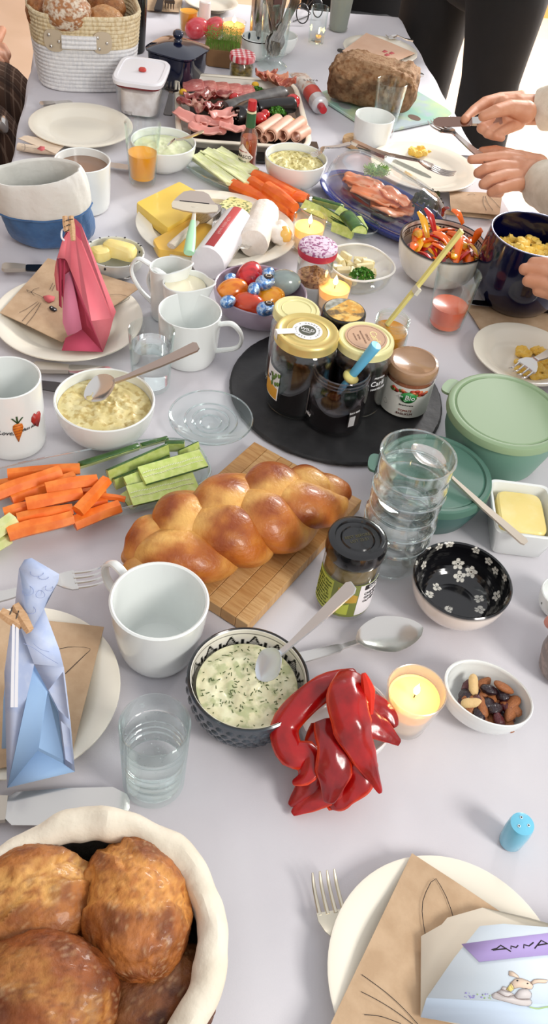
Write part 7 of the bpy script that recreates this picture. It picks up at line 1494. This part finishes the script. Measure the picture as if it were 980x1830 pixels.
# spectacles
sg = thing('spectacles', 'black rimmed spectacles lying folded at the far end', 'glasses', A(541, 35, 0)); BK = mat('black acetate', '1C1414', .25, coat=.4)
def sp(x, y, h_): return A(x, y, h_) - sg.location
for k, (cx, cy, rx2, ry2) in enumerate(((541, 24, 11, 18), (568, 14, 9, 17))):
    P = [sp(cx + rx2 * cos(a), cy + ry2 * sin(a), .022 - .018 * sin(a)) for a in [q * pi / 12 for q in range(25)]]; obj('rim', tube(P, .0016, 6), BK, sg)
    obj('lens', MB().add(P[:-1], [tuple(range(24))]), GLS, sg)
obj('bridge', tube([sp(550, 20, .024), sp(556, 16, .026), sp(560, 16, .024)], .0016, 6), BK, sg); obj('temple', tube([sp(530, 14, .03), sp(526, 10, .03), sp(556, 24, .004), sp(524, 38, .002)], .0014, 6, 12), BK, sg); obj('temple', tube([sp(553, -2, .032), sp(550, 10, .03), sp(566, -8, .02)], .0022, 6, 8), BK, sg)
# things at the right edge, near
p = A(1012, 1190, 0); gr = thing('textured_grey_glass', 'mottled grey brown tumbler cut by the right edge', 'tumbler', A(1003, 1200, 0)); r = .030
obj('body', lathe([(0, 0), (r * .6, 0), (r * .85, .006), (r, .03), (r * .92, .06), (r * .8, .07), (r * .76, .07), (r * .9, .03), (0, .005)], 40, fn=lambda t, rr, z, i: (rr * (1 + .01 * noise.noise(Vector((cos(t) * 9, sin(t) * 9, z * 200)))), z)), mat('mottled glass', '7E726C', .3, col2='A08C82', nscale=120, lo=.45, hi=.6), gr)
p = A(1006, 1062, .03); p.z = T; r = .024; wb2 = thing('leaf_bowl', 'white cup with small grey leaf print at the right edge', 'cup', p); obj('body', lathe(bowlprof(r, .032, r * .5, .002, .7), 40), PORC, wb2); obj('leaf_print', ellipsoid(.0006, .0016, .004, 8, 6).move((-r * .93, -.004, .022)), mat('grey leaf print', '7A7E78', .5), wb2)
# ------------------------------------------------------------------ people
SKIN = mat('skin', 'C98E6E', .5, col2='D39C7E', nscale=30, sss=.12, bump=.12, bscale=420); NAIL = mat('nail', 'DDB09C', .3, coat=.3)
def flesh(name, chains, m, parent, voxel=.0016, smooth=6):
    """One continuous surface: tapered limbs fused by remeshing. chains = lists of (point, radius)."""
    mb = MB()
    for ch in chains:
        pts_ = [c[0] for c in ch]; rr = [c[1] for c in ch]
        for p, r in ch: mb.join(ellipsoid(r, r, r, 14, 10).move(p))
        for i in range(len(ch) - 1):
            d = (pts_[i + 1] - pts_[i]); 
            if d.length > 1e-4: mb.join(tube([pts_[i], pts_[i].lerp(pts_[i + 1], .5), pts_[i + 1]], [rr[i], (rr[i] + rr[i + 1]) / 2, rr[i + 1]], 14))
    o = obj(name, mb, m, parent, world=True, ang=180); md = o.modifiers.new('r', 'REMESH'); md.mode = 'VOXEL'; md.voxel_size = voxel; md.use_smooth_shade = True
    sm = o.modifiers.new('s', 'SMOOTH'); sm.iterations = smooth; sm.factor = .6; return o
def ch(*q): return [(A(x, y, h), r) for x, y, h, r in q]
# seated eater at the right: two hands with cutlery, cream sleeves
pe = thing('person', 'person in a cream sweater cutting food with knife and fork', 'person', (1.0, 1.55, 0))
flesh('hands_and_arms', [
    ch((1030, 186, .150, .030), (965, 196, .140, .027), (925, 196, .138, .027), (900, 192, .140, .020)),
    ch((925, 205, .135, .024), (902, 212, .132, .018), (885, 216, .128, .013)),
    ch((930, 182, .142, .020), (895, 178, .146, .013), (868, 184, .144, .0115), (848, 197, .138, .0095), (831, 213, .132, .0078)),
    ch((940, 200, .150, .020), (912, 192, .158, .0135), (886, 199, .156, .0115), (864, 208, .148, .009)),
    ch((905, 205, .134, .013), (878, 218, .130, .0105), (861, 229, .124, .0092), (872, 236, .120, .0085)),
    ch((915, 212, .130, .013), (890, 226, .126, .0102), (872, 238, .120, .009), (884, 243, .118, .008)),
    ch((928, 220, .128, .012), (904, 232, .124, .0092), (886, 243, .120, .008), (897, 246, .118, .0072))], SKIN, pe)
obj('fingernail', ellipsoid(.0046, .003, .0018, 12, 8).move(A(863, 206, .156)), NAIL, pe)
flesh('hands_and_arms', [
    ch((1050, 350, .09, .032), (990, 335, .09, .029), (945, 315, .09, .029), (918, 302, .092, .022)),
    ch((960, 298, .095, .022), (930, 284, .10, .015), (905, 279, .104, .0125)),
    ch((930, 288, .102, .014), (900, 281, .106, .0115), (868, 283, .104, .0095), (843, 285, .100, .0078)),
    ch((915, 278, .085, .012), (885, 270, .085, .0105), (862, 271, .085, .0085)),
    ch((925, 302, .098, .014), (895, 297, .102, .0115), (868, 302, .100, .0098), (855, 309, .092, .0088), (872, 314, .086, .008)),
    ch((930, 315, .092, .014), (902, 314, .096, .0115), (876, 321, .094, .0098), (864, 329, .086, .0086), (882, 333, .08, .008)),
    ch((940, 328, .086, .013), (916, 331, .09, .0105), (891, 338, .088, .009), (878, 344, .080, .0078), (894, 346, .076, .0072))], SKIN, pe)
SWE = mat('cream sweater', 'E4DCCB', .95, col2='D8CFBC', nscale=60, bump=.6, bscale=700, bdist=.001)
def sleeve(P, R, seed): return tube(P, R, 28, 30, fn=lambda t, a: 1 + .07 * noise.noise(Vector((t * 9, cos(a) * 1.5, sin(a) * 1.5 + seed))))
a0 = A(966, 196, .141); s0 = A(1075, 175, .19); sh0 = Vector((1.08, 1.70, 1.25)); a1 = A(968, 326, .088); s1 = A(1085, 385, .12); sh1 = Vector((1.08, 1.32, 1.25))
obj('sweater_sleeve', sleeve([a0, a0.lerp(s0, .4), s0, s0 + Vector((.12, .02, .02)), sh0], [.036, .043, .05, .058, .07], 1), SWE, pe, world=True)
obj('sweater_sleeve', sleeve([a1, a1.lerp(s1, .4), s1, s1 + Vector((.12, -.02, .02)), sh1], [.040, .046, .052, .058, .07], 4), SWE, pe, world=True)
flesh('sweater_body', [[(Vector((1.14, 1.51, .52)), .16), (Vector((1.12, 1.51, .8)), .15), (Vector((1.10, 1.42, 1.18)), .11), (Vector((1.10, 1.51, 1.28)), .07)], [(Vector((1.12, 1.51, .8)), .15), (Vector((1.10, 1.60, 1.18)), .11)], [(Vector((1.09, 1.34, 1.25)), .075), (Vector((1.09, 1.68, 1.25)), .075)]], SWE, pe, .012, 4)
cutlery('knife', 'knife held in the upper hand of the eater', A(897, 219, .132), A(774, 221, .118), up=(.3, -.5, 1), m=mat('mirror brown steel', '9A7C70', .15, 1), hm=SILV, w=1.1)
cutlery('fork', 'fork held in the lower hand of the eater', A(876, 292, .100), A(771, 219, .112), up=(.1, -.3, 1), m=mat('warm silver', 'BDB3AC', .2, 1), w=1.15)
# hand reaching at the cobalt pot
p2 = thing('person', 'hand of another diner reaching past the cobalt pot', 'person', (1.05, 1.15, 0))
flesh('hand', [
    ch((1180, 640, 0.135, .036), (1080, 550, 0.135, .030), (1035, 520, 0.135, .030), (1005, 505, 0.135, .022)),
    ch((1030, 495, 0.140, .018), (1000, 482, 0.143, .0125), (975, 473, 0.141, .0105), (954, 470, 0.137, .0088)),
    ch((1025, 510, 0.135, .017), (992, 497, 0.137, .0122), (962, 486, 0.133, .0102), (938, 481, 0.129, .0086)),
    ch((1025, 525, 0.130, .016), (995, 515, 0.131, .0118), (968, 507, 0.127, .0098), (944, 502, 0.123, .0084)),
    ch((1030, 540, 0.125, .015), (1003, 531, 0.125, .0108), (982, 524, 0.121, .009), (962, 520, 0.117, .0078)),
    ch((1060, 560, 0.135, .017), (1040, 585, 0.125, .012), (1015, 595, 0.115, .0095))], SKIN, p2)
q0_, q1_ = A(1085, 556, .135), A(1400, 800, .16)
obj('sleeve', sleeve([q0_, q0_.lerp(q1_, .5), q1_, q1_ + Vector((.2, 0, .1))], [.04, .048, .056, .07], 9), mat('grey knit', '8E8A86', .95, bump=.4, bscale=500), p2, world=True)
for x, y, h_ in ((957, 468, .144), (941, 479, .136), (947, 500, .130)): obj('fingernail', ellipsoid(.005, .0035, .0018, 12, 8).move(A(x, y, h_ + .001)), NAIL, p2)
# near right: fingertip
p3 = thing('person', 'single fingertip entering at the right edge above the grey tumbler', 'person', (.85, .6, 0))
flesh('hand', [ch((1100, 1150, .06, .02), (1030, 1120, .055, .010), (1002, 1114, .05, .0092), (986, 1112, .046, .008)), ch((1100, 1170, .06, .02), (1040, 1160, .05, .011), (1016, 1158, .045, .009))], mat('pink skin', 'CF8E80', .5), p3)
# standing person in black
p4 = thing('person', 'standing person in wide black trousers beyond the right table edge', 'person', (.865, 2.49, 0)); BLKT = mat('black trouser cloth', '050506', .8, col2='0B0C10', nscale=6, sheen=.05)
def legm(xo, yo, r0, r1, r2, xf_=0, yf_=0):
    return tube([(xo * .55, yo * .55, 1.02), (xo * .9, yo * .9, .85), (xo, yo, .62), (xo + xf_ * .5, yo + yf_ * .5, .35), (xo + xf_, yo + yf_, .05)], [r0, r0, r1, (r1 + r2) / 2, r2], 28, 36, up=(0, 1, 0), flat=.85, fn=lambda t, a: 1 + .07 * noise.noise(Vector((t * 4, cos(a) * 1.6, sin(a) * 1.6 + xo * 30))))
hd_ = Vector((.50, -.866, 0)); LB = hd_ * .125; LA = hd_ * -.13
def legm(c, r0, r1, r2, dx, dy): return tube([c * .5 + Vector((0, 0, .98)), c * .85 + Vector((0, 0, .86)), c + Vector((0, 0, .66)), c + Vector((dx * .5, dy * .5, .35)), c + Vector((dx, dy, .05))], [r0, r0, r1, (r1 + r2) / 2, r2], 28, 36, up=tuple(hd_), flat=.95, fn=lambda t, a: 1 + .05 * noise.noise(Vector((t * 4, cos(a) * 1.6, sin(a) * 1.6 + c.x * 30))))
obj('trouser_leg', legm(LA, .11, .096, .092, .0, .05), BLKT, p4); obj('trouser_leg', legm(LB, .108, .078, .085, .03, -.02), BLKT, p4)
obj('hips', ellipsoid(.19, .125, .14, 32, 20).move((0, 0, .93), Matrix.Rotation(atan2(hd_.y, hd_.x), 3, 'Z')), BLKT, p4)
obj('jumper', tube([(0, 0, .92), (0, 0, 1.1), (0, 0, 1.38), (0, 0, 1.48)], [.18, .16, .19, .09], 28, 16, up=(.866, .5, 0), flat=.62), mat('black jumper', '0C0C0E', .9), p4)
for d in (LA + Vector((-.02, .06, 0)), LB + Vector((.03, -.02, 0))): obj('shoe', ellipsoid(.05, .12, .04, 20, 12).move((d.x, d.y - .04, .035)), mat('black shoe', '101010', .4), p4)
# second black figure and chair at the far right corner
p5 = thing('person', 'person in black seated behind the far right table corner', 'person', (.74, 3.06, 0))
obj('trousers', tube([(-.22, -.12, .52), (0, 0, .52), (.25, .1, .52)], [.10, .15, .12], 24, 12, up=(0, 0, 1), flat=.75).join(tube([(-.2, -.14, .5), (-.2, -.16, .05)], [.08, .07], 18)).join(tube([(.2, -.04, .5), (.2, -.06, .05)], [.08, .07], 18)), BLKT, p5)
obj('jumper', tube([(0, .05, .5), (0, .1, .8), (0, .08, 1.1), (0, .08, 1.2)], [.24, .23, .24, .1], 24, 14, up=(0, 1, 0), flat=.6), MATS['black jumper'], p5)
chr_ = thing('dining_chair', 'light wooden chair standing behind the far table edge', 'chair', (.24, 2.72, 0)); WCH = mat('beech wood', 'B28A62', .5, col2='A37B54', nscale=20, stretch=(6, 6, 1))
for x, y in ((-.19, -.02), (.19, -.02)): obj('leg', tube([(x, y, 0), (x, y, .45), (x, y - .02, .95)], [.016, .018, .015], 10), WCH, chr_)
for x, y in ((-.19, .38), (.19, .38)): obj('leg', tube([(x, y, 0), (x, y, .45)], .016, 10), WCH, chr_)
obj('seat', box(.42, .42, .03, (0, .18, .46)), WCH, chr_); obj('backrest', box(.38, .02, .12, (0, -.03, .86)), WCH, chr_)
# left diner: checked trousers, hand, navy cloth
p6 = thing('person', 'seated diner in brown checked trousers at the left table side', 'person', (-.55, 2.05, 0))
def plaid(name):
    m = bpy.data.materials.new(name); m.use_nodes = True; N = m.node_tree.nodes; L = m.node_tree.links; b = N['Principled BSDF']; b.inputs['Roughness'].default_value = .95
    tc = N.new('ShaderNodeTexCoord'); sp_ = N.new('ShaderNodeSeparateXYZ'); L.new(tc.outputs['Object'], sp_.inputs[0]); cur = None
    base = N.new('ShaderNodeRGB'); base.outputs[0].default_value = _hex('5E4638'); cur = base.outputs[0]
    for ax_, sc, ph in ((0, 62, 0), (1, 62, 0), (0, 15, 1), (1, 15, 2)):
        ma = N.new('ShaderNodeMath'); ma.operation = 'MULTIPLY'; ma.inputs[1].default_value = sc; L.new(sp_.outputs[ax_], ma.inputs[0]); fr = N.new('ShaderNodeMath'); fr.operation = 'FRACT'; L.new(ma.outputs[0], fr.inputs[0])
        gt2 = N.new('ShaderNodeMath'); gt2.operation = 'GREATER_THAN'; gt2.inputs[1].default_value = .82; L.new(fr.outputs[0], gt2.inputs[0]); sc_ = N.new('ShaderNodeMath'); sc_.operation = 'MULTIPLY'; sc_.inputs[1].default_value = .55; L.new(gt2.outputs[0], sc_.inputs[0])
        mx = N.new('ShaderNodeMix'); mx.data_type = 'RGBA'; L.new(sc_.outputs[0], mx.inputs[0]); L.new(cur, mx.inputs[6]); mx.inputs[7].default_value = _hex('A58C78') if sc > 20 else _hex('2C201C'); cur = mx.outputs[2]
    L.new(cur, b.inputs['Base Color']); return m
PLD = plaid('brown check cloth'); foldn = lambda s: (lambda t, a: 1 + .06 * noise.noise(Vector((t * 7, cos(a) * 1.5, sin(a) * 1.5 + s))))
for k, (kx, ky) in enumerate(((-.315, 2.16), (-.325, 1.95))):
    kn = Vector((kx, ky, .62)); hp = Vector((-.70, ky + .03 + .06 * (k == 0), .56)); ft = Vector((kx - .03, ky, .08))
    obj('trouser_leg', tube([hp, hp.lerp(kn, .5) + Vector((0, 0, .02)), kn + Vector((-.03, 0, .01)), kn + Vector((.01, 0, -.05)), kn.lerp(ft, .5), ft], [.11, .098, .082, .076, .072, .065], 28, 40, up=(0, 1, 0), fn=foldn(k * 5)), PLD, p6, world=True)
    obj('shoe', ellipsoid(.12, .045, .04, 20, 12).move(ft + Vector((.05, 0, -.035))), MATS['black shoe'], p6, world=True)
obj('jumper', tube([(-.18, 0, .5), (-.2, 0, .8), (-.16, 0, 1.1), (-.16, 0, 1.2)], [.2, .19, .2, .1], 24, 14, up=(1, 0, 0), flat=.6), mat('navy jumper', '14161F', .95), p6)
flesh('hand', [
    ch((-70, 110, -.05, .034), (-30, 105, -.05, .030), (-12, 100, -.05, .024)), ch((-20, 88, -.04, .016), (-4, 68, -.035, .0125), (4, 54, -.03, .010)),
    ch((-14, 92, -.045, .016), (4, 86, -.04, .0125), (12, 98, -.05, .0108), (8, 108, -.06, .0095)), ch((-14, 102, -.05, .016), (2, 98, -.048, .0122), (9, 110, -.06, .0105), (2, 118, -.066, .009)),
    ch((-14, 112, -.055, .015), (0, 112, -.055, .0115), (4, 122, -.066, .0098), (-4, 128, -.07, .0085)), ch((-18, 120, -.06, .014), (-4, 124, -.062, .0105), (-2, 132, -.07, .0085))], SKIN, p6, .002)
obj('jumper_sleeve', sleeve([A(-32, 106, -.05), A(-90, 115, -.03), Vector((-.62, 2.0, .85)), Vector((-.68, 2.0, 1.12))], [.042, .05, .06, .075], 3), MATS['navy jumper'], p6, world=True)
p7 = thing('person', 'neighbour with navy trousers at the left behind the denim basket', 'person', (-.5, 1.6, 0))
kn = Vector((-.345, 1.66, .66)); hp = Vector((-.80, 1.70, .60))
obj('trouser_leg', tube([hp, kn + Vector((-.04, 0, 0)), kn, kn + Vector((.0, 0, -.3)), Vector((-.345, 1.66, .06))], [.12, .088, .08, .075, .07], 26, 30, up=(0, 1, 0), fn=foldn(2)), mat('navy cloth', '12141E', .9), p7, world=True)
obj('trouser_leg', tube([hp + Vector((0, -.22, 0)), kn + Vector((-.04, -.2, 0)), kn + Vector((0, -.2, 0)), kn + Vector((.0, -.2, -.3)), Vector((-.345, 1.46, .06))], [.12, .088, .08, .075, .07], 26, 30, up=(0, 1, 0), fn=foldn(8)), MATS['navy cloth'], p7, world=True)
ch2 = thing('metal_chair', 'chair with bent steel arm at the left table side', 'chair', (-.55, 1.70, 0))
a_ = A(-30, 215, -.06) - ch2.location; b_ = A(6, 232, -.08) - ch2.location; c_ = A(8, 258, -.14) - ch2.location
obj('arm', tube([a_ + Vector((-.2, .05, 0)), a_, b_, c_, Vector((c_.x, c_.y, .02))], .009, 10, 30), SILV, ch2); obj('seat', box(.3, .40, .03, (-.28, 0, .44)), mat('grey seat', '3A3A40', .7), ch2)
for x, y in ((-.33, -.19), (-.33, .19), (.03, -.19)): obj('leg', tube([(x, y, 0), (x, y, .43)], .010, 8), SILV, ch2)

# ------------------------------------------------------------------ nest small pieces one level deeper, under the part that carries them
CARRY = {'knob': ['lid'], 'tab': ['lid'], 'rivet': ['leather_patch'], 'sticker_centre': ['sticker'], 'flame': ['wick'], 'carrot_ring': ['carrot_print'], 'carrot_leaf': ['carrot_print'], 'eye_glint': ['drawn_eye'], 'rabbit_eye': ['rabbit_print'], 'rabbit_outline': ['rabbit_print'],
         'hole_centre': ['hole'], 'printed_face': ['printed_oval'], 'tine': ['fork_head'], 'lid_picture': ['lid'], 'lid_label': ['lid'], 'lid_heart': ['lid'], 'lid_ring': ['lid'], 'lid_band': ['lid'], 'food_print': ['label'], 'badge': ['label'], 'stamp_ring': ['label'], 'berry_print': ['label'],
         'leaf_print': ['label'], 'label_patch': ['label'], 'barcode_line': ['barcode_panel'], 'fingernail': ['hands_and_arms', 'hand'], 'lens': ['rim'], 'slot': ['blade'], 'lettering': ['name_strip', 'label', 'red_strip', 'lid', 'red_band'], 'fat_cube': ['skin'], 'seeds': ['flesh'], 'thread': ['glass']}
bpy.context.view_layer.update()
def mid(o): return sum((Vector(c) for c in o.bound_box), Vector()) / 8
for o in [o for o in bpy.data.objects if o.parent is not None and o.type == 'MESH' and o.parent.parent is None]:
    k = o.name.split('.')[0]
    for want in CARRY.get(k, ()):
        c = [s for s in o.parent.children if s is not o and s.name.split('.')[0] == want]
        if c: o.parent = min(c, key=lambda s: (mid(s) - mid(o)).length); break
